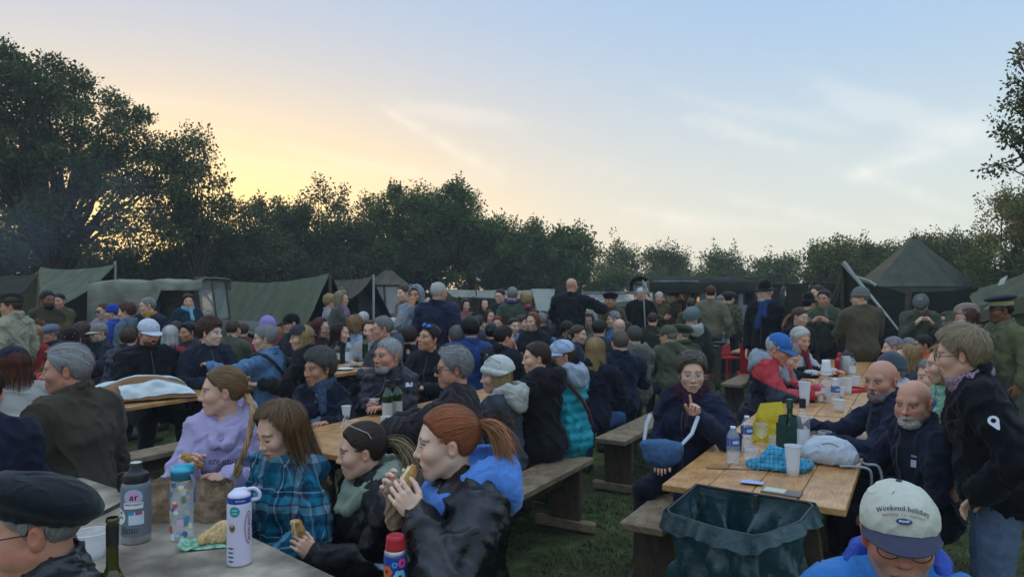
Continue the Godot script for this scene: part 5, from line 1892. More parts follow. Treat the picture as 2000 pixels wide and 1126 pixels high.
func build_camp() -> void:
	var gt := "tents and awnings of the camp"
	var o := thing("awning", "dark canvas awning on a wooden pole at the far left", "awning", Vector3.ZERO, 0, gt)
	piece(o, "roof", MT.canvas_dark, [gp(-60, 541, 12), gp(74, 536, 11), gp(-60, 575, 10), gp(40, 575, 9.8)], 0.05)
	piece(o, "wall", MT.canvas_olive, [gp(-60, 544, 12.2), gp(70, 541, 12.0), gr(-60, 12.6), gr(105, 12.4)], 0.03)
	pole(o, gp(73, 533, 11), gr(70, 11), 0.03, MT.bench_wood)
	pole(o, gp(73, 536, 11), gr(140, 11.2), 0.006, MT.canvas_pale, "guy_rope")
	o = thing("awning", "green canvas awning open to the right, behind two people in olive uniform", "awning", Vector3.ZERO, 0, gt)
	piece(o, "roof", MT.canvas_green, [gp(78, 524, 15), gp(224, 519, 14), gp(10, 612, 12.5), gp(118, 598, 12)], 0.16)
	piece(o, "back_roof", MT.canvas_dark, [gp(78, 524, 15.1), gp(224, 519, 14.1), gr(150, 17, 0.3), gr(262, 16, 0.3)], 0.1)  # far slope in dark canvas: shade under the awning put into its colour
	pole(o, gp(224, 512, 14), gr(224, 14), 0.025, MT.canvas_pale)
	o = thing("tent", "big green ridge tent with a dark open gable, right of the canvas topped jeep", "tent", Vector3.ZERO, 0, gt)
	piece(o, "roof", MT.canvas_green, [gp(448, 549, 17), gp(644, 535, 13), gr(395, 15.5, 0.15), gr(525, 11.8, 0.15)], 0.28)
	piece(o, "far_roof", MT.canvas_dark, [gp(448, 549, 17.05), gp(644, 535, 13.05), gr(560, 19, 0.1), gr(735, 14.6, 0.1)], 0.2)  # inner slope coloured darker to stand for the shade inside the tent
	pole(o, gp(644, 533, 13), gr(644, 13), 0.03, MT.dark_wood)
	pole(o, gp(452, 549, 16.9), gr(452, 16.9), 0.03, MT.dark_wood)
	var g := Geo.new()
	g.box(Transform3D(Basis(Vector3.UP, 0.2), gr(603, 12.9, 0.95)), Vector3(0.22, 0.2, 0.3), 0.01)
	tag(part("crate", g, MT.table_wood), "small wooden crate in the dark mouth of the big green tent", "crate")
	o = thing("tent", "brown open fronted tent between the big green tent and the pointed dark tent", "tent", Vector3.ZERO, 0, gt)
	piece(o, "roof", MT.canvas_brown, [gp(655, 548, 18), gp(727, 541, 15), gr(600, 17, 0.3), gp(683, 585, 14.4)], 0.12)
	piece(o, "far_roof", MT.canvas_dark, [gp(655, 548, 18.05), gp(727, 541, 15.05), gr(740, 19, 0.2), gr(800, 16.2, 0.2)], 0.12)  # shade of the open front put into this darker canvas
	pole(o, gp(729, 538, 15), gr(729, 15), 0.03, MT.canvas_pale)
	# pointed tents
	bell(gp(758, 526, 20), 0.95, 1.5, 8, MT.canvas_brown, "small dark pointed tent between the trees and the brown tent", gt, 0.3)
	bell(gp(1786, 466, 19), 1.55, 1.70, 10, MT.canvas_bell, "large pointed bell tent of grey green canvas at the right, trees behind it", gt, 0.1)
	o = thing("awning", "low flat grey canvas awning in the middle distance, behind the seated crowd", "awning", Vector3.ZERO, 0, gt)
	piece(o, "roof", MT.canvas_grey, [gp(868, 566, 19), gp(1042, 568, 19), gp(890, 582, 16), gp(1030, 586, 16)], 0.08)
	piece(o, "wall", MT.canvas_olive, [gp(868, 568, 19.3), gp(1042, 570, 19.3), gr(868, 19.3), gr(1042, 19.3)], 0.0)
	for px in [897, 925, 1028]:
		pole(o, gp(px, 580, 16.2), gr(px, 16.2), 0.025, MT.dark_wood)
	o = thing("canvas_screen", "pale square of canvas propped up left of the bald person in black", "screen")
	piece(o, "sheet", MT.canvas_pale, [gp(1037, 566, 13), gp(1085, 566, 13), gp(1050, 608, 12.8), gp(1078, 610, 12.8)], 0.0, 0.004)
	pole(o, gp(1040, 566, 13.05), gr(1052, 13.1), 0.02, MT.dark_wood)
	pole(o, gp(1083, 566, 13.05), gr(1074, 13.1), 0.02, MT.dark_wood)
	o = thing("cloth_screen", "long dark ragged cloth hung on a line behind the people in black hats", "screen")
	var pr := Vector3.ZERO
	for k in 4:
		var a: float = [1478, 1530, 1585, 1625, 1665][k]
		var b: float = [1478, 1530, 1585, 1625, 1665][k + 1]
		piece(o, "sheet", MT.canvas_rag, [gp(a, 551 + (k % 2) * 4, 13.2), gp(b, 551 + ((k + 1) % 2) * 4, 13.0), gr(a + 4, 13.3), gr(b - 3, 13.0)], 0.05, 0.035)
	for px in [1478, 1585, 1664]:
		pole(o, gp(px, 545, 13.1), gr(px, 13.1), 0.025, MT.dark_wood)
	o = thing("tent", "dark pointed tent front with a white corner, behind the person in the grey knit cap", "tent", Vector3.ZERO, 0, gt)
	piece(o, "left_flap", MT.canvas_olive, [gp(1643, 517, 11), gp(1646, 515, 11), gr(1555, 11.5, 0.2), gr(1640, 11.6, 0.1)], 0.12, 0.03)
	piece(o, "right_flap", MT.canvas_dark, [gp(1646, 516, 11), gp(1649, 518, 11), gr(1660, 11.5, 0.1), gr(1815, 9.8, 0.1)], 0.14, 0.03)
	var e := Geo.new()
	e.tube([gp(1647, 514, 10.95), gp(1672, 545, 10.85), gp(1702, 580, 10.6), gp(1735, 620, 10.3), gp(1790, 690, 9.9)], [0.045, 0.03, 0.022, 0.016, 0.012], 6)
	part("white_edge", e, MT.canvas_pale, o)
	pole(o, gp(1646, 512, 11.05), gr(1646, 11.05), 0.03, MT.dark_wood)
	o = thing("canvas_wall", "sagging dark canvas wall in front of the bell tent", "screen")
	piece(o, "sheet", MT.canvas_dark, [gp(1668, 543, 12), gp(1778, 572, 11.5), gr(1690, 12.1), gr(1778, 11.5)], 0.05, 0.03)
	piece(o, "sheet", MT.canvas_dark, [gp(1776, 572, 11.5), gp(1905, 565, 10.8), gr(1776, 11.6), gr(1905, 10.8)], 0.05, 0.03)
	e = Geo.new()
	e.tube([gp(1668, 541, 12), gp(1700, 552, 11.9), gp(1712, 560, 11.8)], 0.03, 6)
	part("white_edge", e, MT.canvas_pale, o)
	for px in [1778, 1904]:
		pole(o, gp(px, 566, 11.3), gr(px, 11.3), 0.025, MT.dark_wood)
	o = thing("tent", "mottled olive tent roof that slopes up out of the picture at the right edge", "tent", Vector3.ZERO, 0, gt)
	piece(o, "roof", MT.canvas_olive, [gp(1905, 566, 11), gp(2060, 505, 9.5), gp(1862, 640, 8.6), gp(2060, 600, 7.8)], 0.16, 0.03)
	piece(o, "wall", MT.canvas_green, [gp(1864, 606, 8.7), gp(2060, 565, 7.9), gr(1850, 8.8), gr(2060, 8.0)], 0.06, 0.03)
	piece(o, "flap", MT.canvas_pale, [gp(1955, 548, 9.6), gp(1968, 540, 9.5), gp(1952, 560, 9.3), gp(1964, 556, 9.2)], 0.0, 0.005)
	pole(o, gp(1905, 560, 11), gr(1905, 11), 0.025, MT.dark_wood)
	# flags
	var fl := thing("flag", "small red and blue flag among the trees left of the middle", "flag")
	pole(fl, gp(930, 530, 17), gr(930, 17), 0.015, MT.dark_wood)
	for k in 3:
		g = Geo.new()
		cloth4(g, gp(930, 541 + k * 3, 17), gp(937, 544 + k * 3, 16.9), gp(930, 544 + k * 3, 17), gp(938, 547 + k * 3, 16.9), 0.0, 5, 3, 0.004)
		part("stripe", g, plain(["2b3a72", "cfc9c4", "b0383c"][k], 0.8), fl)
	fl = thing("flag", "thin striped flag on a leaning pole beside the person in the long black coat", "flag")
	pole(fl, gp(1256, 548, 12), gr(1266, 12), 0.012, MT.canvas_pale)
	for k in 3:
		g = Geo.new()
		cloth4(g, gp(1257 + k * 3, 553 + k * 9, 12), gp(1261 + k * 3, 556 + k * 9, 11.95), gp(1260 + k * 3, 562 + k * 9, 12), gp(1264 + k * 3, 565 + k * 9, 11.95), 0.0, 4, 4, 0.004)
		part("stripe", g, plain(["c5ccd8", "d0d3d8", "b0443f"][k], 0.8), fl)
	# smoke of the field kitchen
	for k in [[15, 470, 14.0, 0.9, 0.055], [190, 410, 16.0, 1.6, 0.02]]:
		var fv := FogVolume.new()
		fv.name = numbered("smoke")
		fv.shape = 0
		fv.size = Vector3(k[3] * 2.0, k[3] * 1.5, k[3] * 1.4)
		fv.position = gp(k[0], k[1], k[2])
		var fm := FogMaterial.new()
		fm.albedo = Color(0.72, 0.8, 0.9)
		fm.density = k[4]
		fv.material = fm
		tag(fv, "", "", "", "stuff")
		add_child(fv)
	# vehicles
	jeep("canvas topped jeep seen from its right side, behind the seated crowd at the left", gr(382, 12.2), 0.06, MT.canvas_grey, 1.0, true)
	var j2 := jeep("small jeep with a green canvas top, left of the person in the grey hoodie", gr(742, 16.5), -1.0, MT.canvas_green, 0.95, true)
	var j3 := jeep("open army vehicle with a pale windscreen frame, right of the bald person in black", gr(1185, 14.5), -1.35, MT.canvas_grey, 0.86, false)
	truck()

func bell(apex: Vector3, r: float, wall: float, n: int, m: Material, label: String, gt: String, turn: float) -> void:
	var o := thing("bell_tent", label, "tent", Vector3(apex.x, 0, apex.z), turn, gt)
	for k in n:
		var a0 := TAU * k / n
		var a1 := TAU * (k + 1) / n
		var g := Geo.new()
		var top := Vector3(0, apex.y, 0)
		var e0 := Vector3(sin(a0) * r, wall, cos(a0) * r)
		var e1 := Vector3(sin(a1) * r, wall, cos(a1) * r)
		g.sheet(5, 12, func(u: float, v: float):
			var q := e0.lerp(e1, u)
			q = q + Vector3(q.x, 0, q.z).normalized() * 0.012 * sin(u * PI)
			var p := (top + Vector3(q.x, 0, q.z) * 0.035).lerp(q, v)
			p.y -= 0.22 * v * (1.0 - v) * (apex.y - wall) * 0.6
			return p, 0.01)
		part("roof_panel", g, m, o)
		g = Geo.new()
		cloth4(g, e0 * Vector3(0.985, 1, 0.985) - Vector3(0, 0.02, 0), e1 * Vector3(0.985, 1, 0.985) - Vector3(0, 0.02, 0), e0 * Vector3(1.02, 0, 1.02), e1 * Vector3(1.02, 0, 1.02), 0.0, 5, 5, 0.008)
		part("wall_panel", g, m, o)
		g = Geo.new()
		g.tube([top + Vector3(e0.x, 0, e0.z) * 0.03, e0.lerp(top, 0.5) + Vector3(0, -0.14 * (apex.y - wall), 0) + Vector3(e0.x, 0, e0.z) * 0.01, e0], 0.008, 5)
		part("seam", g, MT.canvas_dark, o)
	var c := Geo.new()
	c.lathe([Vector2(0.16, apex.y - 0.16), Vector2(0.10, apex.y - 0.04), Vector2(0.045, apex.y + 0.04), Vector2(0.0, apex.y + 0.06)], 12)
	part("cap", c, MT.canvas_dark, o)

func wheel(o: Node3D, at: Vector3, r: float, w: float) -> void:
	var xf := Transform3D(Basis(Vector3.RIGHT, PI / 2), at)
	var t := Geo.new()
	t.lathe([Vector2(r * 0.62, -w * 0.4), Vector2(r * 0.9, -w * 0.5), Vector2(r, -w * 0.35), Vector2(r, w * 0.35), Vector2(r * 0.9, w * 0.5), Vector2(r * 0.62, w * 0.4)], 20, xf)
	var wn := part("wheel", t, MT.rubber, o)
	var h := Geo.new()
	h.lathe([Vector2(0.0, -w * 0.2), Vector2(r * 0.25, -w * 0.25), Vector2(r * 0.62, -w * 0.42), Vector2(r * 0.62, w * 0.42), Vector2(r * 0.25, w * 0.25), Vector2(0.0, w * 0.2)], 16, xf)
	part("rim", h, MT.army_paint, wn)

func jeep(label: String, at: Vector3, turn: float, top: Material, s: float, covered: bool) -> Node3D:
	# front towards +x
	var o := thing("jeep", label, "army vehicle", at, turn, "army vehicles parked behind the crowd")
	o.scale = Vector3.ONE * s
	var g := Geo.new()
	g.box(Transform3D(Basis(), Vector3(-0.55, 0.68, 0)), Vector3(1.75, 0.46, 1.42), 0.03)
	g.box(Transform3D(Basis(), Vector3(0.1, 0.50, 0)), Vector3(3.0, 0.14, 0.8), 0.02)
	part("body", g, MT.army_paint, o)
	g = Geo.new()
	g.sheet(10, 10, func(u: float, v: float):
		var x := 0.36 + u * 1.05
		var a := (v - 0.5) * PI
		var wd := lerpf(0.62, 0.50, u)
		var hgt := lerpf(0.52, 0.44, u)
		return Vector3(x, 0.60 + hgt * pow(maxf(cos(a), 0.0), 0.35), sin(a) * wd), 0.02)
	part("bonnet", g, MT.army_paint, o)
	g = Geo.new()
	for k in 7:
		g.box(Transform3D(Basis(), Vector3(1.42, 0.82, (k - 3) * 0.11)), Vector3(0.03, 0.36, 0.055), 0.006)
	g.box(Transform3D(Basis(), Vector3(1.415, 1.02, 0)), Vector3(0.04, 0.06, 1.0), 0.01)
	part("grille", g, MT.army_paint, o)
	g = Geo.new()
	g.box(Transform3D(Basis(), Vector3(1.62, 0.55, 0)), Vector3(0.08, 0.14, 1.45), 0.015)
	part("bumper", g, MT.army_paint, o)
	for sg in [-1.0, 1.0]:
		g = Geo.new()
		g.sheet(12, 2, func(u: float, v: float):
			var a := PI * (0.08 + 0.84 * u)
			return Vector3(1.02 + cos(a) * 0.46, 0.52 + sin(a) * 0.42, sg * (0.48 + 0.26 * v)), 0.02)
		part("fender", g, MT.army_paint, o)
		for x in [1.02, -0.98]:
			wheel(o, Vector3(x, 0.37, sg * 0.62), 0.37, 0.2)
		g = Geo.new()
		g.lathe([Vector2(0.0, 0.0), Vector2(0.085, 0.0), Vector2(0.08, 0.05), Vector2(0.0, 0.06)], 14, Transform3D(Basis(Vector3.BACK, -PI / 2), Vector3(1.40, 0.86, sg * 0.42)))
		part("headlight", g, plain("b8bcae", 0.2), o)
	# windscreen
	g = Geo.new()
	var xf := Basis(Vector3.BACK, 0.12)
	for b in [[0.0, 0.72, 0.05, 1.36], [-0.0, 0.0, 0.05, 1.36]]:
		g.box(Transform3D(xf, Vector3(0.34, 1.10, 0) + xf * Vector3(0, b[1], 0)), Vector3(0.04, b[2], b[3]), 0.008)
	for z in [-0.68, 0.0, 0.68]:
		g.box(Transform3D(xf, Vector3(0.34, 1.10, 0) + xf * Vector3(0, 0.36, z)), Vector3(0.038, 0.74, 0.045), 0.008)
	var wf := part("windscreen", g, MT.army_paint if covered else MT.army_grey, o)
	for z in [-0.34, 0.34]:
		g = Geo.new()
		g.box(Transform3D(xf, Vector3(0.34, 1.10, 0) + xf * Vector3(0, 0.36, z)), Vector3(0.006, 0.66, 0.63))
		part("pane", g, MT.glass_clear, wf)
	if covered:
		g = Geo.new()
		g.sheet(14, 18, func(u: float, v: float):
			# over the bows: from the windscreen to the tail, left hem to right hem
			var x := lerpf(0.36, -1.42, u)
			var hem := lerpf(1.62, 0.88, smoothstep(0.35, 0.52, u))
			var a := (v - 0.5) * 2.0
			var y := 1.83 - 0.05 * absf(sin(u * PI * 2.5)) - 0.03 * u
			var side := smoothstep(0.52, 1.0, absf(a))
			var z := signf(a) * (minf(absf(a) / 0.52, 1.0) * 0.70 + side * 0.02)
			y -= 0.03 * pow(minf(absf(a) / 0.52, 1.0), 4.0)
			return Vector3(x, lerpf(y, hem, side) + 0.01 * FN.get_noise_2d(x * 5.0, a * 6.0), z + 0.02 * FN.get_noise_2d(x * 4.0, a * 4.0 + 9.0)), 0.012)
		part("canvas_top", g, top, o)
		g = Geo.new()
		cloth4(g, Vector3(-1.42, 1.78, -0.69), Vector3(-1.42, 1.78, 0.69), Vector3(-1.44, 0.88, -0.69), Vector3(-1.44, 0.88, 0.69), 0.0, 8, 8, 0.008)
		part("canvas_back", g, top, o)
	else:
		g = Geo.new()
		for x in [-0.4, -1.3]:
			g.tube([Vector3(x, 0.85, -0.68), Vector3(x, 1.62, -0.68), Vector3(x, 1.68, -0.6), Vector3(x, 1.68, 0.6), Vector3(x, 1.62, 0.68), Vector3(x, 0.85, 0.68)], 0.018, 6)
		part("bows", g, MT.army_paint, o)
	for z in [-0.35, 0.35]:
		g = Geo.new()
		g.box(Transform3D(Basis(), Vector3(-0.35, 0.98, z)), Vector3(0.42, 0.12, 0.45), 0.03)
		g.box(Transform3D(Basis(Vector3.BACK, 0.15), Vector3(-0.57, 1.16, z)), Vector3(0.1, 0.42, 0.45), 0.03)
		part("seat", g, MT.canvas_olive, o)
	g = Geo.new()
	var pts := []
	for k in 17:
		pts.append(Vector3(0.08, 1.16, 0.35) + Basis(Vector3.BACK, -0.9) * Vector3(cos(TAU * k / 16.0) * 0.2, 0, sin(TAU * k / 16.0) * 0.2))
	g.tube(pts, 0.014, 5)
	part("steering_wheel", g, MT.rubber, o)
	return o

func truck() -> void:
	var o := thing("truck", "long army truck with dark canvas cover and grey panelled body, behind the uniforms", "army vehicle", gr(1345, 15.0), 0.05, "army vehicles parked behind the crowd")
	var g := Geo.new()
	g.box(Transform3D(Basis(), Vector3(0.0, 0.75, 0)), Vector3(3.9, 0.2, 1.8), 0.03)
	part("chassis", g, MT.army_paint, o)
	g = Geo.new()
	g.box(Transform3D(Basis(), Vector3(0.55, 1.30, 0)), Vector3(1.15, 0.86, 1.76), 0.06)
	var cab := part("cab", g, MT.army_grey, o)
	for x in [0.25, 0.62, 0.95]:
		g = Geo.new()
		g.box(Transform3D(Basis(), Vector3(x, 1.48, 0.882)), Vector3(0.24, 0.30, 0.012), 0.003)
		part("window", g, MT.lens_dark, cab)
	for k in 4:
		g = Geo.new()
		g.box(Transform3D(Basis(), Vector3(0.08 + k * 0.32, 1.16, 0.884)), Vector3(0.03, 0.5, 0.018), 0.003)
		part("rib", g, MT.army_paint, cab)
	g = Geo.new()
	g.sheet(16, 16, func(u: float, v: float):
		var x := lerpf(-1.05, 1.55, u)
		var a := (v - 0.5) * PI * 1.15
		var y := 1.72 + 0.18 * cos(a) * (1.0 - 0.7 * smoothstep(0.72, 1.0, u)) - 0.02 * absf(sin(u * 12.0))
		return Vector3(x, y if absf(a) < 1.5 else y - 0.10, sin(clampf(a, -1.57, 1.57)) * 0.93), 0.015)
	part("canvas_cover", g, MT.canvas_dark, o)
	g = Geo.new()
	g.sheet(10, 16, func(u: float, v: float):
		var x := lerpf(1.2, 1.75, u)
		var a := (v - 0.5) * PI
		return Vector3(x, 0.9 + (0.98 - 0.25 * u) * pow(maxf(cos(a), 0.0), 0.4), sin(a) * 0.92), 0.015)
	part("canvas_end", g, MT.canvas_dark, o)
	g = Geo.new()
	g.box(Transform3D(Basis(), Vector3(-1.5, 1.12, 0)), Vector3(1.0, 0.55, 1.4), 0.10)
	part("bonnet", g, MT.army_paint, o)
	g = Geo.new()
	for b in [[Vector3(-0.5, 1.78, 0), Vector3(0.9, 0.05, 1.7)], [Vector3(-0.95, 1.5, 0.85), Vector3(0.05, 0.55, 0.05)], [Vector3(-0.95, 1.5, -0.85), Vector3(0.05, 0.55, 0.05)], [Vector3(-0.95, 1.26, 0), Vector3(0.05, 0.05, 1.7)]]:
		g.box(Transform3D(Basis(), b[0]), b[1], 0.01)
	var f := part("windscreen_frame", g, MT.army_grey, o)
	g = Geo.new()
	g.box(Transform3D(Basis(), Vector3(-0.95, 1.51, 0)), Vector3(0.006, 0.46, 1.62))
	part("pane", g, MT.glass_clear, f)
	for sg in [-1.0, 1.0]:
		for x in [-1.4, 0.5, 1.35]:
			wheel(o, Vector3(x, 0.48, sg * 0.75), 0.48, 0.26)
# ---------------------------------------------------------------- tables and benches
const TOP := 0.75
func on_top(px: float, py: float, h := 0.75) -> Vector3:
	# the spot on a table top of this height, seen at this bearing and this far below the horizon
	var d := (EYE - h) * FOCAL / (py - 565.0)
	return Vector3(gx(px, d), h, -d)

func plank_table(label: String, a: Vector2, u: Vector2, w: Vector2, length: float, width: float, h: float, m: Material, boards: int, sd: int, gp_: String) -> Node3D:
	# a: corner (x, depth); u along, w across
	var mid := a + u * length * 0.5 + w * width * 0.5
	var turn := atan2(u.y, u.x)
	var o := thing("table", label, "table", Vector3(mid.x, 0, -mid.y), turn, gp_)
	var bw := width / boards
	for k in boards:
		var g := Geo.new()
		g.box(Transform3D(Basis(), Vector3(0, h - 0.016, (k - (boards - 1) * 0.5) * bw)), Vector3(length, 0.032, bw - 0.003), 0.004)
		for i in g.u.size():
			g.u[i] = g.u[i] + Vector2(0.37 * (k + sd), 0.23 * (k + sd))
		part("plank", g, m, o)
	for sx in [-1.0, 1.0]:
		var g := Geo.new()
		var x: float = sx * (length * 0.5 - 0.22)
		g.box(Transform3D(Basis(), Vector3(x, h - 0.032 - 0.03, 0)), Vector3(0.06, 0.056, width * 0.9), 0.006)
		part("batten", g, MT.dark_wood, o)
		for sz in [-1.0, 1.0]:
			g = Geo.new()
			var lean := Basis(Vector3.RIGHT, -0.12 * sz)
			g.box(Transform3D(lean, Vector3(x, (h - 0.09) * 0.5, sz * width * 0.33)), Vector3(0.05, h - 0.09, 0.07), 0.006)
			part("leg", g, MT.dark_wood, o)
	return o

func bench(label: String, a: Vector2, u: Vector2, w: Vector2, length: float, width: float, gp_: String) -> Node3D:
	var mid := a + u * length * 0.5 + w * width * 0.5
	var o := thing("bench", label, "bench", Vector3(mid.x, 0, -mid.y), atan2(u.y, u.x), gp_)
	var g := Geo.new()
	g.box(Transform3D(Basis(), Vector3(0, 0.46 - 0.02, 0)), Vector3(length, 0.042, width), 0.006)
	part("seat", g, MT.bench_wood, o)
	for sx in [-1.0, 1.0]:
		g = Geo.new()
		var x: float = sx * (length * 0.5 - 0.2)
		g.box(Transform3D(Basis(), Vector3(x, 0.245, 0)), Vector3(0.04, 0.345, width * 0.92), 0.004)
		part("leg", g, MT.dark_wood, o)
		g = Geo.new()
		g.box(Transform3D(Basis(), Vector3(x, 0.036, 0)), Vector3(0.055, 0.072, width * 1.75), 0.012)
		part("foot", g, MT.bench_wood, o)
	g = Geo.new()
	g.box(Transform3D(Basis(), Vector3(0, 0.36, 0)), Vector3(length - 0.44, 0.09, 0.03), 0.004)
	part("stretcher", g, MT.dark_wood, o)
	return o

func slab(label: String, pts: Array, h: float, th: float, m: Material, gp_: String) -> Node3D:
	# a thick board of this outline (x, depth) on trestle legs
	var mid := Vector2.ZERO
	for p in pts: mid += p / pts.size()
	var o := thing("table", label, "table", Vector3(mid.x, 0, -mid.y), 0.0, gp_)
	var g := Geo.new()
	var top := []
	var bot := []
	for p in pts:
		var q: Vector2 = p - mid
		top.append(Vector3(q.x, h, -q.y))
		bot.append(Vector3(q.x, h - th, -q.y))
	var area := 0.0
	for i in pts.size():
		var p: Vector2 = pts[i]
		var q: Vector2 = pts[(i + 1) % pts.size()]
		area += p.x * q.y - q.x * p.y
	if area < 0.0:
		top.reverse()
		bot.reverse()
	g.face(top)
	var rb := bot.duplicate()
	rb.reverse()
	g.face(rb)
	for i in top.size():
		var j := (i + 1) % top.size()
		g.face([bot[i], bot[j], top[j], top[i]])
	part("top", g, m, o)
	for i in pts.size():
		var q: Vector2 = (pts[i] - mid) * 0.7
		g = Geo.new()
		g.box(Transform3D(Basis(), Vector3(q.x, (h - th) * 0.5, -q.y)), Vector3(0.06, h - th, 0.06), 0.006)
		part("leg", g, MT.dark_wood, o)
	return o

func build_furniture() -> void:
	var u := Vector2(0.495, 0.869)
	var w := Vector2(0.84, -0.54).normalized()
	var gt := "long tables in rows"
	var gb := "wooden benches along the tables"
	plank_table("nearest pale wooden table at the right, cluttered with bottles and a yellow bag", Vector2(0.70, 3.32), u, w, 2.26, 0.775, TOP, MT.pale_wood, 4, 1, gt)
	plank_table("pale wooden table with the row of plastic cups, second from the camera at the right", Vector2(1.835, 5.31), u, w, 2.2, 0.775, TOP, MT.pale_wood, 4, 3, gt)
	plank_table("pale wooden table farthest from the camera in the right hand row", Vector2(2.94, 7.25), u, w, 2.2, 0.775, TOP, MT.pale_wood, 3, 5, gt)
	plank_table("wooden table in the middle with two green wine bottles on it", Vector2(-1.52, 4.22), u, w, 2.6, 0.70, TOP, MT.table_wood, 4, 2, gt)
	plank_table("wooden table in the middle distance with a white plate, behind the grey bearded person", Vector2(-2.45, 6.6), u, w, 2.4, 0.6, 0.84, MT.table_wood, 3, 4, gt)
	plank_table("wooden table at the left with the brown and white blanket on it", Vector2(-3.62, 5.45), u, w, 1.9, 0.62, TOP, MT.table_wood, 3, 6, gt)
	slab("nearest grey table with the decorated drinking bottles on it", [Vector2(-0.22, 1.93), Vector2(-1.60, 3.20), Vector2(-1.64, 2.64), Vector2(-1.55, 1.35), Vector2(-0.50, 1.35)], TOP, 0.04, MT.grey_board, gt)
	slab("grey table at the left edge, just beyond the nearest one", [Vector2(-1.67, 2.66), Vector2(-1.655, 3.14), Vector2(-2.05, 3.42), Vector2(-2.9, 3.3), Vector2(-2.7, 2.3)], TOP - 0.003, 0.04, MT.grey_board, gt)
	bench("weathered bench at the lower right, its near end beside the green bin bag", Vector2(0.55, 3.66), u, w, 2.2, 0.23, gb)
	bench("bench in the middle whose far end sticks out beside the bright turquoise jacket", Vector2(-0.71, 3.31), u, w, 2.15, 0.26, gb)
	bench("bench behind the turquoise jacket, under the person in blue jeans", Vector2(0.66, 5.72), u, w, 2.2, 0.26, gb)
	bench("bench at the left, under the table with the blanket", Vector2(-2.92, 5.0), u, w, 2.0, 0.24, gb)
	bench("pale bench in front of the far table with red chairs", Vector2(2.62, 9.0), u, w, 1.9, 0.26, gb)
	bench("bench under the people facing right beside the bearded person in the puffer coat", Vector2(-1.75, 4.75), u, w, 2.4, 0.24, gb)
	# the far table with red chairs
	plank_table("folding table with bowls and a framed card, far right of the helmeted person", Vector2(3.15, 10.3), u, w, 1.9, 0.7, TOP, MT.table_wood, 3, 8, gt)
	for k in [[3.78, 12.5, 0.4, "red plastic chair behind the far folding table"], [3.4, 10.1, 2.9, "red plastic chair in front of the far folding table"], [-3.9, 6.4, 1.2, "red plastic chair beside the black sweatshirt at the blanket table"]]:
		chair(k[3], Vector3(k[0], 0, -k[1]), k[2])

func chair(label: String, at: Vector3, turn: float) -> void:
	var o := thing("plastic_chair", label, "chair", at, turn, "red plastic chairs")
	var red := plain("b3202a", 0.4)
	var g := Geo.new()
	g.sheet(8, 8, func(u: float, v: float): return Vector3((u - 0.5) * 0.42, 0.45 - 0.02 * sin(u * PI) * sin(v * PI), (v - 0.5) * 0.40), 0.02)
	part("seat", g, red, o)
	g = Geo.new()
	g.sheet(10, 8, func(u: float, v: float):
		var a := (u - 0.5) * 1.6
		return Vector3(sin(a) * 0.26, 0.47 + v * (0.38 + 0.06 * cos(a)), -0.02 - cos(a) * 0.2 - v * 0.07), 0.018)
	part("backrest", g, red, o)
	for sx in [-1.0, 1.0]:
		for sz in [-1.0, 1.0]:
			g = Geo.new()
			g.tube([Vector3(sx * 0.18, 0.45, sz * 0.17), Vector3(sx * 0.22, 0.0, sz * 0.22)], [0.022, 0.016], 6)
			part("leg", g, red, o)
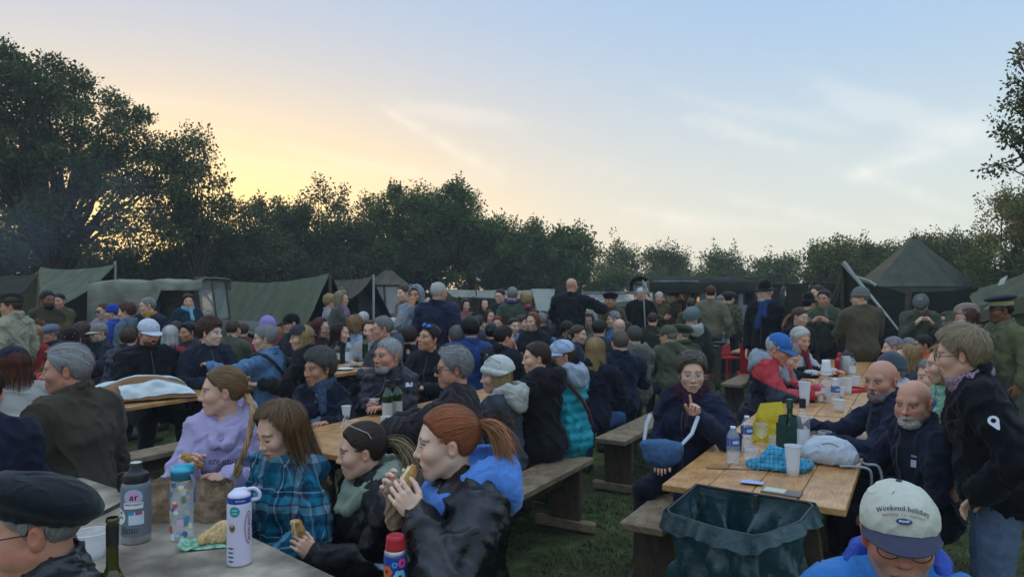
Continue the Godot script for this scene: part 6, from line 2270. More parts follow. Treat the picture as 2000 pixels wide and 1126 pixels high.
# ---------------------------------------------------------------- who is there
var who := {}
func build_people() -> void:
	# ---- nearest, at the grey table
	who.leather = person({"px": 872, "py": 793, "d": 2.3, "f": -84, "b": -66, "w": true, "lean": 9, "hair": "pony", "hc": "ginger", "hc2": "red", "tail": [Vector3(0, 0.045, -0.112), Vector3(0.1, 0.45, -1), 0.2, 1.25, "honey"], "sk": "pale", "tm": "leather", "tc": "141416", "th": 0.036, "wd": 0.94, "fa": 0.017, "hood": ["6496e4", "fleece", 1.26], "hp": 4, "ey": 10,
		"hd": {"open": 1.0, "flush": 0.55, "nose": 0.85, "chin": 0.9}, "al": [Vector3(0.105, 0.965, 0.225), "hold", Vector3(-0.8, -0.2, -0.4), Vector3(-0.25, 0.75, 0.55), Vector3(0.8, -0.7, 0.1)], "ar": [Vector3(-0.09, 0.97, 0.215), "hold", Vector3(0.8, -0.2, -0.4), Vector3(0.25, 0.75, 0.55), Vector3(-0.6, -0.7, 0.1)], "lb": "person in a black leather jacket with a bright blue hood, biting a baguette"})
	who.sunnies = person({"px": 706, "py": 826, "d": 3.0, "f": -86, "b": -62, "w": true, "hair": "pony", "hc": "dark", "hc2": "brown", "tail": [Vector3(0, 0.02, -0.112), Vector3(0, 0.25, -1), 0.24, 1.1, "blond"], "sk": "fair", "tc": "17181b", "c2": "b9c6dc", "rule": "stripe", "tm": "nylon", "hood": ["8f9c8a", "fleece", 1.0], "gl": ["thin", "c9c9cc", 0.085], "th": 0.028, "hd": {"smile": 0.8, "nose": 0.85}, "hp": 6,
		"al": [Vector3(0.13, 0.79, 0.33), "grip", Vector3(-0.9, 0, 0.1), Vector3(-0.1, 0.7, 0.6), Vector3(0.7, -0.5, -0.5)], "ar": [Vector3(-0.10, 0.62, 0.26), "relax"], "lb": "person in a black jacket with a pale stripe and sage hood, sunglasses pushed up"})
	who.plaid = person({"px": 545, "py": 785, "d": 3.02, "f": -58, "b": -48, "w": true, "hair": "wavy", "hc": "brown", "hc2": "honey", "sk": "fair", "tm": "plaid", "tc": "ffffff", "hp": 20, "lean": 10, "shut": true, "th": 0.03, "al": "lap", "ar": "lap", "hd": {"nose": 0.8}, "lb": "person in a blue checked flannel shirt looking down, among the four at the grey table"})
	who.purple = person({"px": 434, "py": 716, "d": 3.42, "f": -88, "b": -18, "w": true, "hair": "lowtie", "hc": "honey", "hc2": "brown", "sk": "fair", "tc": "bfb1d6", "tm": "fleece", "hood": ["bfb1d6", "fleece", 0.9], "th": 0.03, "hd": {"nose": 0.95}, "hp": 2,
		"al": [Vector3(0.09, 0.80, 0.30), "grip", Vector3(-0.6, -0.3, 0), Vector3(-0.7, 0.2, 0.7)], "ar": [Vector3(-0.08, 0.86, 0.30), "grip", Vector3(0.6, -0.5, 0), Vector3(0.2, 0.6, 0.8)], "tn": "hoodie", "lb": "person in a lavender hoodie with lettering, head turned left, holding bread"})
	who.beret = person({"px": 64, "py": 922, "d": 1.8, "f": -95, "b": -88, "hair": "crop", "hc": "grey", "sk": "ruddy", "hat": "beret", "hatc": "1e222a", "droop": 0.0, "hatp": -0.22, "tm": "leather", "tc": "2a2d30", "th": 0.03, "gl": ["thin", "15161a"], "col": 0.03, "hd": {"chub": 0.5, "flush": 0.7, "nose": 1.1}, "lean": 12, "a": "lap", "lb": "person in a dark beret and dark leather jacket at the lower left corner"})
	who.cap = person({"px": 1757, "py": 943, "d": 1.74, "f": 6, "b": 2, "hair": "crop", "hc": "grey", "sk": "ruddy", "hat": "cap", "hatc": "d9d6c4", "brimc": "45455a", "tm": "nylon", "tc": "2378c4", "hood": ["2148b0", "nylon", 0.85], "th": 0.034, "gl": ["tint", "4a3a2a"], "hp": 1, "a": "lap", "hd": {"chub": 0.15, "jw": 0.95, "flush": 0.8, "nose": 1.25, "stubble": 0.3}, "lb": "person in a cream cap with lettering and a bright blue jacket, lower right corner"})
	# ---- left foreground
	person({"px": 128, "py": 673, "d": 3.65, "f": -97, "b": -142, "hair": "swept", "hc": "silver", "hc2": "steel", "sk": "ruddy", "tc": "4b4438", "th": 0.035, "fa": 0.014, "col": 0.035, "hd": {"nose": 1.2, "flush": 0.6}, "lean": 8, "a": "lap", "lb": "person in a brown waxed jacket with a dark collar, seen from behind at the left"})
	person({"px": 22, "py": 676, "d": 4.2, "f": -150, "b": -165, "hair": "bob", "hs_": {"hang": 0.07}, "hc": "auburn", "hat": "cap", "hatc": "1d2433", "tc": "b7b3ab", "tm": "fleece", "th": 0.04, "a": "lap", "lb": "person in a navy cap and thick off white fleece, back turned, left edge"})
	person({"px": -36, "py": 715, "d": 3.3, "f": 170, "hair": "short", "hc": "dark", "tc": "1e2538", "th": 0.035, "a": "lap", "lb": "person in a navy jacket, only one shoulder in view at the left edge"})
	# ---- the table in the middle
	who.navyw = person({"px": 622, "py": 679, "hs": 1.04, "d": 5.15, "f": -52, "b": -18, "w": true, "hair": "curly", "hs_": {"t0": 0.034, "t1": 0.026, "nape": -0.08}, "hc": "saltdark", "hc2": "steel", "sk": "tan", "tc": "1d2233", "inner": "8f99b0", "scarf": ["62748f", "scarfprint"], "lod": 0, "hd": {"smile": 1.6, "nose": 1.0}, "lb": "person in a navy coat with a blue print scarf, smiling, at the middle table"})
	who.puff = person({"px": 757, "py": 662, "hs": 1.1, "d": 5.5, "f": -48, "b": -25, "hair": "crop", "hc": "grey", "hc2": "silver", "sk": "ruddy", "beard": ["silver", 0.006], "tc": "24242c", "tm": "nylon", "puff": true, "th": 0.045, "col": 0.04, "lod": 0, "hd": {"flush": 0.7}, "ar": [Vector3(-0.02, 0.80, 0.36), "grip", Vector3(0.7, 0, 0.2), Vector3(0.5, 0.35, 0.8)], "hp": -2, "lb": "person in a black puffer coat holding a plastic cup at the middle table"})
	who.greycoat = person({"px": 884, "py": 680, "d": 4.45, "f": -78, "b": -100, "hair": "swept", "hs_": {"nape": -0.11, "t0": 0.03, "t1": 0.024}, "hc": "steel", "hc2": "silver", "sk": "ruddy", "tc": "332d2e", "tm": "fleece", "th": 0.045, "gl": ["sun", "3a2618"], "hd": {"chub": 0.4}, "al": [Vector3(0.12, 0.78, 0.46), "relax"], "ar": [Vector3(-0.13, 0.80, 0.42), "grip"], "lb": "person in a thick dark brown coat reaching for a cup on the middle table"})
	person({"px": 968, "py": 692, "hs": 0.92, "d": 4.8, "f": -82, "b": -108, "w": true, "hair": "bob", "hs_": {"hang": 0.06}, "hc": "blond", "hat": "knit", "hatc": "d8d8cf", "gl": ["sun", "2a2018", 0.10], "sk": "fair", "tc": "4a4e54", "hood": ["c2beb4", "fleece", 1.1], "th": 0.03, "a": "tab", "lod": 0, "lb": "person in a white knit hat and grey jacket with a fleece lined hood"})
	person({"px": 1047, "py": 669, "hs": 0.9, "d": 5.0, "f": -80, "b": -130, "w": true, "hair": "lowtie", "hc": "brown", "hc2": "dark", "bun": [[Vector3(0, -0.03, -0.125), 0.032]], "sk": "fair", "tc": "1e1d21", "hood": ["222126", "cloth", 1.0], "th": 0.034, "lod": 0, "lb": "person in a black hooded jacket sitting between the white hat and the turquoise jacket"})
	person({"px": 1097, "py": 664, "hs": 0.9, "d": 5.2, "f": -72, "b": -128, "w": true, "hair": "lowtie", "hc": "brown", "hat": "cap", "hatc": "b3c2da", "gl": ["blue", "1c2c50", 0.085], "sk": "ruddy", "tc": "1fa6b4", "hood": ["aab4c4", "cloth", 0.8], "tm": "nylon", "puff": true, "th": 0.032, "strap": "5a3420", "bc": "15161a", "lod": 0, "lb": "person in a bright turquoise jacket and pale blue cap with blue sunglasses on it"})
	person({"px": 1163, "py": 660, "d": 6.3, "f": 175, "b": 165, "w": true, "hair": "half", "hc": "blond", "hc2": "honey", "tc": "1d2030", "bc": "46628c", "bm": "denim", "wd": 0.95, "lod": 0, "lb": "person in a dark navy top and blue jeans, back turned, beside the turquoise jacket"})
	person({"px": 1211, "py": 647, "d": 7.0, "f": -165, "b": -172, "hair": "crop", "hc": "brown", "hc2": "ash", "tc": "20283a", "th": 0.025, "wd": 1.04, "col": 0.02, "lod": 0, "lb": "person in a navy fleece, back turned, between the jeans and the grey green hoodie"})
	person({"px": 1238, "py": 638, "d": 7.5, "f": -150, "b": -160, "hair": "crop", "hc": "saltdark", "tc": "6b6a60", "hood": ["6f6e64", "cloth", 1.0], "th": 0.03, "lb": "person in a grey green hoodie, back turned, left of the olive cap"})
	person({"px": 1305, "py": 636, "d": 8.3, "f": -120, "b": -160, "hair": "crop", "hc": "grey", "hat": "cap", "hatc": "565b43", "tc": "595c48", "th": 0.03, "lb": "person in an olive field cap and olive jacket, seated with back turned"})
	person({"px": 1332, "py": 633, "d": 8.9, "f": -110, "b": -150, "hair": "crop", "hc": "grey", "hat": "beret", "hatc": "3b3f2e", "tc": "4c5138", "th": 0.03, "scarf": ["4a5c38"], "lb": "person in an olive beret and green scarf behind the olive field cap"})
	person({"px": 1352, "py": 600, "d": 9.0, "f": -12, "b": -160, "up": true, "w": true, "hair": "short", "hc": "dark", "hat": "helmet", "hatc": "4c5f5e", "tc": "2c3733", "hood": ["b8b4a8", "fleece", 0.8], "hp": 18, "th": 0.035, "a": "down", "lb": "person in a steel helmet and dark green parka looking down"})
	who.point = person({"px": 1352, "py": 687, "d": 4.25, "f": 4, "b": -24, "w": true, "hair": "shortw", "hs_": {"ax": Vector3(0.5, 0.75, 0.4), "lump": 0.014, "t1": 0.016}, "hc": "ash", "hc2": "dark", "sk": "fair", "tc": "20223a", "bc": "161a2c", "th": 0.03, "scarf": ["5c3a4c", "scarfprint"], "gl": ["clear", "b9b0a8"], "lod": 0, "lean": 4, "ft": 0.1, "hd": {"nose": 0.9},
		"ar": "lap", "al": [Vector3(0.135, 0.925, 0.27), "point", Vector3(-0.2, -0.5, 0.7), Vector3(0.12, 0.8, 0.35), Vector3(0.8, -0.8, 0.0)], "sc": "1a1a20", "lb": "person in a navy coat with a denim shoulder bag, pointing a finger up"})
	# ---- right hand table
	who.redjk = person({"px": 1522, "py": 652, "d": 5.95, "f": 72, "b": 78, "hair": "short", "hc": "white", "hat": "cap", "hatc": "3a6fb4", "sk": "ruddy", "tc": "1e2232", "c2": "c02c33", "rule": "yoke", "tm": "nylon", "hood": ["9aa2ac", "cloth", 1.1], "th": 0.04, "hp": 22, "lean": 18, "gl": ["thin", "2a2018"], "lod": 0, "al": [Vector3(0.08, 0.80, 0.45), "relax"], "ar": [Vector3(-0.16, 0.80, 0.42), "grip"], "lb": "person in a red and navy jacket and blue cap, leaning over the right table"})
	person({"px": 1543, "py": 672, "d": 6.9, "f": 60, "b": 70, "hair": "short", "hc": "grey", "tc": "8b8c94", "hp": 30, "lean": 34, "lb": "person in a plain grey sweatshirt bent over the table beside the blue cap"})
	person({"px": 1564, "py": 640, "d": 7.5, "f": 42, "b": 60, "hair": "swept", "hc": "white", "beard": ["white", 0.004, 1], "sk": "ruddy", "tc": "22242a", "c2": "c4c6c8", "rule": "yoke", "scarf": ["8c2f3c"], "hp": 12, "lean": 14, "lb": "person in a black and white jacket with a red scarf at the right table"})
	person({"px": 1563, "py": 602, "d": 8.6, "up": true, "f": 55, "b": 30, "w": true, "hair": "pony", "hc": "brown", "tail": [Vector3(0, 0.0, -0.11), Vector3(0, -0.1, -1), 0.24, 1.0, "honey"], "tc": "1d1c20", "gl": ["thin", "c0b8b0"], "hp": 12, "lb": "person in black with a long ponytail standing behind the right table"})
	who.bald1 = person({"px": 1785, "py": 738, "d": 3.6, "f": -22, "b": -58, "hair": "bald", "hc": "silver", "beard": ["white", 0.0045], "sk": "ruddy", "tc": "1e2233", "th": 0.024, "wd": 1.02, "col": 0.025, "hp": 6, "lean": 12, "hd": {"chub": 0.35, "flush": 0.75, "nose": 1.2, "browshow": 0.5, "stubble": 0.5}, "al": [Vector3(0.10, 0.62, 0.30), "relax"], "ar": [Vector3(-0.2, 0.78, 0.36), "relax"], "lb": "person in a navy fleece with a small white badge, nearest at the right table"})
	who.bald2 = person({"px": 1722, "py": 700, "d": 4.1, "f": -32, "b": -72, "hair": "bald", "hc": "silver", "beard": ["grey", 0.005], "sk": "ruddy", "tc": "20243a", "th": 0.026, "lean": 16, "hp": 5, "hd": {"flush": 0.6, "nose": 1.15, "browshow": 0.6, "stubble": 0.4}, "ar": [Vector3(-0.16, 0.80, 0.48), "grip"], "al": [Vector3(0.14, 0.79, 0.44), "grip"], "lb": "person in a navy jacket reaching over the right table, second from the near end"})
	person({"px": 1740, "py": 687, "d": 5.3, "f": -60, "b": -75, "hair": "short", "hc": "grey", "hat": "beanie", "hatc": "4c5660", "tc": "c9ced6", "sk": "fair", "th": 0.03, "lean": 12, "lb": "person in a blue grey beanie and pale jacket at the right table"})
	person({"px": 1770, "py": 674, "d": 6.4, "f": -70, "b": -80, "w": true, "hair": "long", "hc": "honey", "hc2": "blond", "tc": "3a3c44", "lb": "person with long hair over a dark top behind the blue grey beanie"})
	person({"px": 1744, "py": 659, "d": 8.0, "f": -80, "b": -85, "hair": "short", "hc": "grey", "tc": "2b2e36", "lb": "person in dark clothes facing left, farthest seated on the right side of the table"})
	person({"px": 1775, "py": 661, "d": 8.6, "f": -150, "b": -150, "hair": "short", "hc": "grey", "tc": "4c5448", "lb": "person in a grey green jacket seated behind the long haired one at the right"})
	person({"px": 1803, "py": 655, "d": 8.2, "f": -78, "b": -70, "hair": "crop", "hc": "dark", "sk": "tan", "tc": "d65a24", "c2": "1b1b1e", "rule": "front", "th": 0.03, "lb": "person in a bright orange jacket at the right"})
	person({"px": 1846, "py": 672, "d": 4.2, "f": -80, "b": -70, "w": true, "hair": "bob", "hc": "honey", "tm": "leafprint", "tc": "ffffff", "inner": "2f6a96", "th": 0.02, "lb": "person in a green leaf print shirt over blue, half hidden behind the bald heads"})
	person({"px": 1822, "py": 700, "d": 4.9, "f": -70, "b": -75, "w": true, "hair": "short", "hc": "grey", "tc": "c8c4b4", "th": 0.03, "hp": 10, "lb": "person in a cream cardigan, half hidden between the beanie and the standing navy jacket"})
	who.stand = person({"px": 1876, "py": 638, "d": 3.3, "up": true, "f": -92, "b": -82, "w": true, "hair": "shortw", "hs_": {"t0": 0.036, "t1": 0.028, "nape": -0.08, "ax": Vector3(0.3, 0.75, -0.5)}, "hc": "ash", "hc2": "blond", "sk": "fair", "tc": "14151a", "bc": "6f8098", "bm": "denim", "th": 0.042, "lean": 16, "hp": 8, "wd": 0.98, "gl": ["clear", "14141a"], "scarf": ["d9b4c4", "scarfprint"], "col": 0.03, "hd": {"chub": 0.3}, "a": "pock", "lb": "person in a black softshell jacket and jeans standing at the right edge, leaning in"})
	who.officer = person({"px": 1955, "py": 575, "d": 6.9, "up": true, "f": -68, "b": -52, "hair": "crop", "hc": "dark", "sk": "brown", "hat": "peaked", "hatc": "1b1c22", "hatc2": "b8a77c", "brimc": "101014", "tc": "6b6a4a", "bc": "5a563c", "belly": 0.04, "th": 0.022, "col": 0.02, "a": "down", "lb": "person in an officer's tan uniform and black peaked cap with a gold band"})
	person({"px": 1888, "py": 593, "d": 7.0, "up": true, "f": -70, "b": -50, "w": true, "hair": "long", "hc": "brown", "hc2": "auburn", "hat": "garrison", "hatc": "a08a80", "gl": ["thin", "7a3030"], "tc": "3c4a34", "lb": "person in a pinkish side cap and green top, standing left of the peaked cap"})
	# ---- standing in the camp, right
	person({"px": 1494, "py": 547, "d": 9.4, "up": true, "f": -52, "b": -25, "hair": "short", "hc": "white", "hat": "fedora", "hatc": "17171b", "beard": ["white", 0.008], "gl": ["thin", "c8c8c8"], "tc": "15161b", "bc": "15161b", "coat": true, "scarf": ["4c5f9a", "scarfprint", 1], "th": 0.04, "lod": 1, "lb": "person in a black hat and long black coat with a blue scarf"})
	person({"px": 1580, "py": 571, "d": 10.5, "up": true, "f": 140, "b": 150, "hair": "short", "hc": "dark", "hat": "fedora", "hatc": "17171a", "tc": "17181d", "coat": true, "bc": "17181d", "lb": "person in a black hat and black coat, back turned, behind the ponytail"})
	person({"px": 1610, "py": 567, "d": 9.8, "up": true, "f": -20, "b": -10, "hair": "short", "hc": "dark", "sk": "tan", "tc": "4f5242", "scarf": ["5f6a55"], "a": "hold", "lb": "person in an olive jacket holding something, in front of the dark pointed tent"})
	person({"px": 1597, "py": 558, "d": 11, "up": true, "f": -60, "b": -60, "hair": "crop", "hc": "brown", "tc": "4d4a3c", "lb": "person in brown, mostly hidden behind the olive jacket at the dark tent"})
	person({"px": 1680, "py": 560, "d": 8.9, "up": true, "f": -78, "b": -158, "hair": "crop", "hc": "grey", "hat": "beanie", "hatc": "72756c", "beard": ["grey", 0.004], "gl": ["thin", "55504a"], "tc": "5c543f", "bc": "3c4038", "th": 0.04, "wd": 1.08, "a": "hold", "lb": "person in a grey knit cap and tan field jacket, back turned, by the dark tent"})
	person({"px": 1800, "py": 576, "d": 9.5, "up": true, "f": -8, "b": 12, "hair": "crop", "hc": "grey", "hat": "flat", "hatc": "63655f", "tc": "585b49", "bc": "4a4f3a", "hp": 46, "lean": 22, "a": "hold", "wd": 1.1, "belly": 0.05, "lb": "person in a grey flat cap and olive cardigan, head bowed, before the canvas wall"})
	person({"px": 1850, "py": 610, "d": 9.6, "up": true, "f": -40, "b": -30, "hair": "short", "hc": "brown", "tc": "4a5238", "lb": "person in dark green half hidden left of the pinkish side cap"})
	# ---- uniforms in the middle distance
	person({"px": 1117, "py": 543, "d": 10.8, "up": true, "f": 150, "b": 172, "hair": "bald", "hc": "grey", "sk": "ruddy", "tc": "1c1d23", "bc": "1a1b20", "wd": 1.16, "belly": 0.03, "th": 0.03, "col": 0.02, "hd": {"stubble": 0.3}, "lod": 0, "ar": [Vector3(-0.36, 1.34, 0.36), "relax", Vector3(0, 0, 1), Vector3(0.1, 1, 0.2), Vector3(-1, -0.4, 0)], "al": [Vector3(0.26, 1.0, 0.3), "relax"], "lb": "tall person in black, back turned, one forearm raised to the right"})
	person({"px": 1192, "py": 571, "d": 11.5, "up": true, "f": -35, "b": -20, "hair": "crop", "hc": "dark", "hat": "beret", "hatc": "20211f", "sk": "tan", "tc": "5c5038", "ar": "chin", "al": "down", "lb": "person in khaki battledress and black beret, drinking"})
	person({"px": 1252, "py": 563, "d": 12.2, "up": true, "f": 12, "b": 0, "hair": "crop", "hc": "white", "sk": "ruddy", "tc": "17181c", "coat": true, "bc": "17181c", "hp": 22, "th": 0.04, "lb": "person in a long black coat looking down, beside the striped flag"})
	person({"px": 1288, "py": 571, "d": 14, "up": true, "f": 10, "hair": "crop", "hc": "white", "sk": "ruddy", "tc": "5b4c34", "a": "cross", "lb": "person in khaki battledress with arms folded, right of the black coat"})
	person({"px": 1314, "py": 568, "d": 14.4, "up": true, "f": -60, "hair": "crop", "hc": "brown", "hat": "beret", "hatc": "2b2a26", "tc": "564a34", "lb": "person in khaki and a dark beret facing left among the uniforms"})
	person({"px": 1338, "py": 564, "d": 14.8, "up": true, "f": 0, "hair": "crop", "hc": "dark", "hat": "beret", "hatc": "20263a", "tc": "4a4232", "lb": "person in khaki and a navy beret with a badge, facing the camera"})
	person({"px": 1350, "py": 584, "d": 13, "up": true, "f": 170, "hair": "crop", "hc": "brown", "tc": "5a5038", "lb": "shorter person in khaki, back turned, before the navy beret"})
	person({"px": 1364, "py": 570, "d": 14.6, "up": true, "f": -20, "hair": "crop", "hc": "dark", "hat": "beret", "hatc": "5a2226", "tc": "403a2e", "lb": "person in dark khaki and a maroon beret, left of the pale jacket"})
	person({"px": 1389, "py": 560, "d": 11.8, "up": true, "f": 172, "b": 178, "hair": "crop", "hc": "auburn", "tc": "77715a", "bc": "5a5440", "wd": 1.05, "lb": "person in a pale khaki jacket, back turned, in front of the truck"})
	person({"px": 1425, "py": 570, "d": 13, "up": true, "f": 150, "b": 170, "hair": "crop", "hc": "dark", "hat": "beret", "hatc": "22251f", "tm": "camo", "tc": "ffffff", "lb": "person in a camouflage smock and dark beret, back turned"})
	person({"px": 1409, "py": 578, "d": 14, "up": true, "f": 90, "hair": "crop", "hc": "grey", "tc": "5a5a48", "lb": "person in olive, half hidden between the pale jacket and the camouflage smock"})
	# ---- standing in the middle and left
	who.hoodie = person({"px": 812, "py": 556, "d": 9.4, "up": true, "f": -22, "b": -12, "hair": "short", "hc": "black", "hat": "hoodup", "hatc": "8b929c", "sk": "tan", "tc": "8b929c", "tm": "fleece", "gl": ["sun", "e8e8ec", 0.075], "beard": ["dark", 0.002], "th": 0.035, "lod": 0, "ar": [Vector3(-0.02, 1.38, 0.20), "relax", Vector3(0.3, 0, -1), Vector3(0.1, 1, 0.1), Vector3(-0.5, -0.9, 0.3)], "al": "cross", "lb": "person in a grey hoodie with hood up, white sunglasses on it, hand at mouth"})
	person({"px": 857, "py": 553, "d": 8.5, "up": true, "f": 130, "b": 158, "hair": "crop", "hc": "white", "hc2": "silver", "sk": "ruddy", "tc": "232a42", "bc": "1d2233", "wd": 1.05, "col": 0.03, "th": 0.03, "gl": ["thin", "8a8078"], "lod": 0, "lb": "person in a navy jacket, back turned, standing beside the grey hoodie"})
	person({"px": 788, "py": 558, "d": 10.8, "up": true, "f": -55, "b": -60, "hair": "short", "hc": "brown", "tc": "7c6a52", "lb": "person in a tan jacket behind the grey hoodie"})
	person({"px": 668, "py": 569, "d": 11.5, "up": true, "f": 75, "b": 60, "w": true, "hair": "curlyw", "hc": "ash", "hc2": "blond", "tc": "5a5452", "scarf": ["c9a9b4", "scarfprint", 1], "gl": ["thin", "33302c"], "wd": 0.98, "lb": "person in a grey brown jacket with a pale red scarf, before the big green tent"})
	person({"px": 645, "py": 576, "d": 12, "up": true, "f": 100, "b": 100, "w": true, "hair": "curly", "hc": "blond", "tc": "9a9ea4", "lb": "person in a pale grey jacket behind the grey brown jacket"})
	person({"px": 20, "py": 573, "d": 8.2, "up": true, "f": -100, "b": -135, "hair": "crop", "hc": "brown", "sk": "ruddy", "hat": "garrison", "hatc": "2c271f", "tc": "aba68c", "th": 0.03, "gl": ["thin", "5a4a40"], "col": 0.03, "lod": 0, "lb": "person in a cream field jacket and dark side cap standing at the left edge"})
	person({"px": 92, "py": 569, "d": 9.8, "up": true, "f": 30, "b": 10, "hair": "short", "hc": "black", "sk": "brown", "beard": ["black", 0.012], "tc": "453f2e", "a": "cross", "lb": "person in brown olive uniform, arms folded, left of a pair under the awning"})
	person({"px": 114, "py": 574, "d": 11, "up": true, "f": -25, "b": -35, "hair": "crop", "hc": "dark", "sk": "ruddy", "tc": "58512f", "wd": 1.06, "a": "hold", "lb": "person in an olive wool uniform, right one of a pair under the awning"})
	person({"px": 202, "py": 593, "d": 10.8, "up": true, "f": -60, "b": -40, "hair": "crop", "hc": "brown", "gl": ["sun", "16161a"], "tc": "a79cae", "a": "hold", "lb": "person in a pale mauve shirt and sunglasses before the jeep's rear"})
	person({"px": 219, "py": 594, "d": 10.4, "up": true, "f": -100, "b": -120, "hs": 0.9, "hair": "short", "hc": "brown", "hat": "beanie", "hatc": "2c48a4", "tc": "2c49a0", "lb": "person in a blue beanie and blue jacket before the jeep's rear"})
	person({"px": 246, "py": 590, "d": 9.8, "up": true, "f": -110, "b": -130, "hair": "curly", "hs_": {"t0": 0.026}, "hc": "auburn", "tc": "5d6f7c", "hood": ["647885", "cloth", 1.0], "lb": "person in a grey blue hoodie, back turned, right of the blue beanie"})
	person({"px": 287, "py": 582, "d": 9.8, "up": true, "f": -80, "b": -30, "hair": "crop", "hc": "grey", "gl": ["thin", "3c3a38"], "tc": "22263a", "scarf": ["a07c34"], "th": 0.035, "lb": "person in a navy jacket with a mustard scarf in front of the jeep"})
	person({"px": 367, "py": 574, "d": 11.4, "up": true, "f": 5, "b": 8, "w": true, "hair": "shortw", "hc": "brown", "tc": "203444", "scarf": ["7fb4cf"], "th": 0.035, "a": "pock", "lb": "person in a dark teal jacket with a pale blue collar, standing before the jeep"})
	# ---- seated crowd at the left
	who.whitecap = person({"px": 290, "py": 624, "d": 6.4, "f": 28, "b": 22, "hair": "short", "hc": "dark", "hat": "cap", "hatc": "cfd4e0", "beard": ["brown", 0.008], "sk": "ruddy", "tc": "1a1a1d", "th": 0.03, "wd": 1.14, "belly": 0.04, "lod": 0, "hp": 8, "lb": "person in a white cap and black sweatshirt behind the brown and white blanket"})
	who.curly = person({"px": 411, "py": 621, "d": 6.7, "f": 58, "b": 20, "hair": "curly", "hc": "brown", "hc2": "auburn", "sk": "pale", "tc": "252838", "th": 0.03, "col": 0.03, "lod": 0, "lb": "person in a navy track jacket with pale piping, right of the white cap"})
	who.denim = person({"px": 516, "py": 638, "d": 6.5, "f": -92, "b": -120, "w": true, "hair": "crop", "hs_": {"t0": 0.022, "t1": 0.010}, "hc": "steel", "hc2": "silver", "sk": "fair", "tm": "denim", "tc": "6f93b8", "strap": "20222a", "th": 0.026, "lod": 0, "al": [Vector3(0.14, 0.95, 0.50), "relax"], "ar": [Vector3(-0.2, 0.85, 0.35), "relax"], "bc": "8fa2bb", "bm": "denim", "lb": "person in a denim jacket with a black strap, arm stretched to the left"})
	person({"px": 588, "py": 634, "d": 6.5, "f": -75, "b": -100, "w": true, "hair": "bob", "hs_": {"hang": 0.06}, "hc": "blond", "hat": "cap", "hatc": "3a3b40", "backward": true, "tc": "19191c", "hood": ["1c1c20", "cloth", 1.0], "lod": 0, "lb": "person in black with a dark grey cap worn backwards"})
	person({"px": 568, "py": 613, "d": 8.8, "f": -70, "b": -60, "hair": "crop", "hc": "dark", "hat": "cap", "hatc": "17181b", "tc": "2c2d33", "lb": "person in a plain black cap behind the backward grey cap"})
	person({"px": 520, "py": 617, "d": 9.6, "f": -140, "b": -140, "w": true, "hair": "long", "hc": "brown", "hat": "hoodup", "hatc": "9f8cd0", "tc": "b3304a", "lb": "person with a lavender hood up over a red jacket"})
	person({"px": 627, "py": 622, "d": 8.5, "f": 62, "b": 40, "w": true, "hair": "bob", "hc": "burgundy", "gl": ["thin", "2a2224"], "tc": "43222a", "lb": "person in a burgundy top and thin glasses facing right"})
	person({"px": 665, "py": 632, "d": 8.3, "f": 70, "b": 80, "w": true, "hair": "long", "hc": "black", "hc2": "burgundy", "tc": "1c1b20", "lb": "person in black facing right, leaning towards the bottles in the middle distance"})
	person({"px": 694, "py": 617, "d": 9.0, "f": 150, "b": 160, "w": true, "hair": "curlyw", "hc": "honey", "tc": "9fb2c8", "lb": "person in a pale blue jacket, back turned, in the middle of the crowd"})
	person({"px": 746, "py": 619, "d": 7.3, "f": -80, "b": -70, "hair": "short", "hc": "grey", "hc2": "steel", "sk": "ruddy", "gl": ["thin", "605850"], "tc": "4b4e55", "hood": ["50535a", "cloth", 1.0], "th": 0.035, "wd": 1.08, "lb": "person in a grey hooded jacket and glasses facing left, behind the puffer coat"})
	person({"px": 722, "py": 627, "d": 8.4, "f": -15, "b": -10, "w": true, "hair": "long", "hc": "brown", "tc": "c4c0bc", "lb": "person in a white top facing the camera, behind the grey hooded jacket"})
	person({"px": 710, "py": 610, "d": 11, "f": 160, "hair": "short", "hc": "white", "tc": "7a6c62", "lb": "person in dull brown, back turned, left of the grey hoodie"})
	person({"px": 800, "py": 638, "d": 7.6, "f": 170, "b": 175, "hair": "short", "hc": "dark", "hc2": "brown", "tc": "24252c", "lb": "person in charcoal, back turned, left of the blue mirrored sunglasses"})
	person({"px": 838, "py": 635, "d": 6.4, "f": -50, "b": -30, "hair": "crop", "hc": "dark", "sk": "tan", "gl": ["blue", "2038a0", 0.06], "tc": "1f2026", "th": 0.03, "hp": -10, "hr": -8, "col": 0.03, "lod": 0, "hd": {"smile": 1.0}, "lb": "person in a black jacket with blue mirrored sunglasses on the forehead"})
	person({"px": 892, "py": 637, "d": 7.4, "f": -170, "b": -165, "hair": "short", "hc": "steel", "tc": "b4a4a6", "tm": "fleece", "th": 0.04, "lb": "person in a pale pink fleece, back turned, above the thick brown coat"})
	person({"px": 918, "py": 622, "d": 7.4, "f": -165, "b": -170, "hair": "short", "hs_": {"t0": 0.03, "t1": 0.02}, "hc": "black", "tc": "2c4780", "th": 0.03, "wd": 1.05, "lb": "person in a royal blue sweater, back turned"})
	person({"px": 985, "py": 637, "d": 7.0, "f": 120, "b": 150, "hair": "crop", "hc": "dark", "sk": "ruddy", "tc": "22232a", "th": 0.03, "a": "chin", "lod": 0, "lb": "person in a dark jacket, hands raised to the face, above the white knit hat"})
	person({"px": 960, "py": 632, "d": 8.6, "f": 170, "w": true, "hair": "lowtie", "hc": "black", "bun": [[Vector3(0, 0.02, -0.12), 0.035]], "tc": "2b2d33", "lb": "person in dark grey with hair in a bun, back turned, left of the raised hands"})
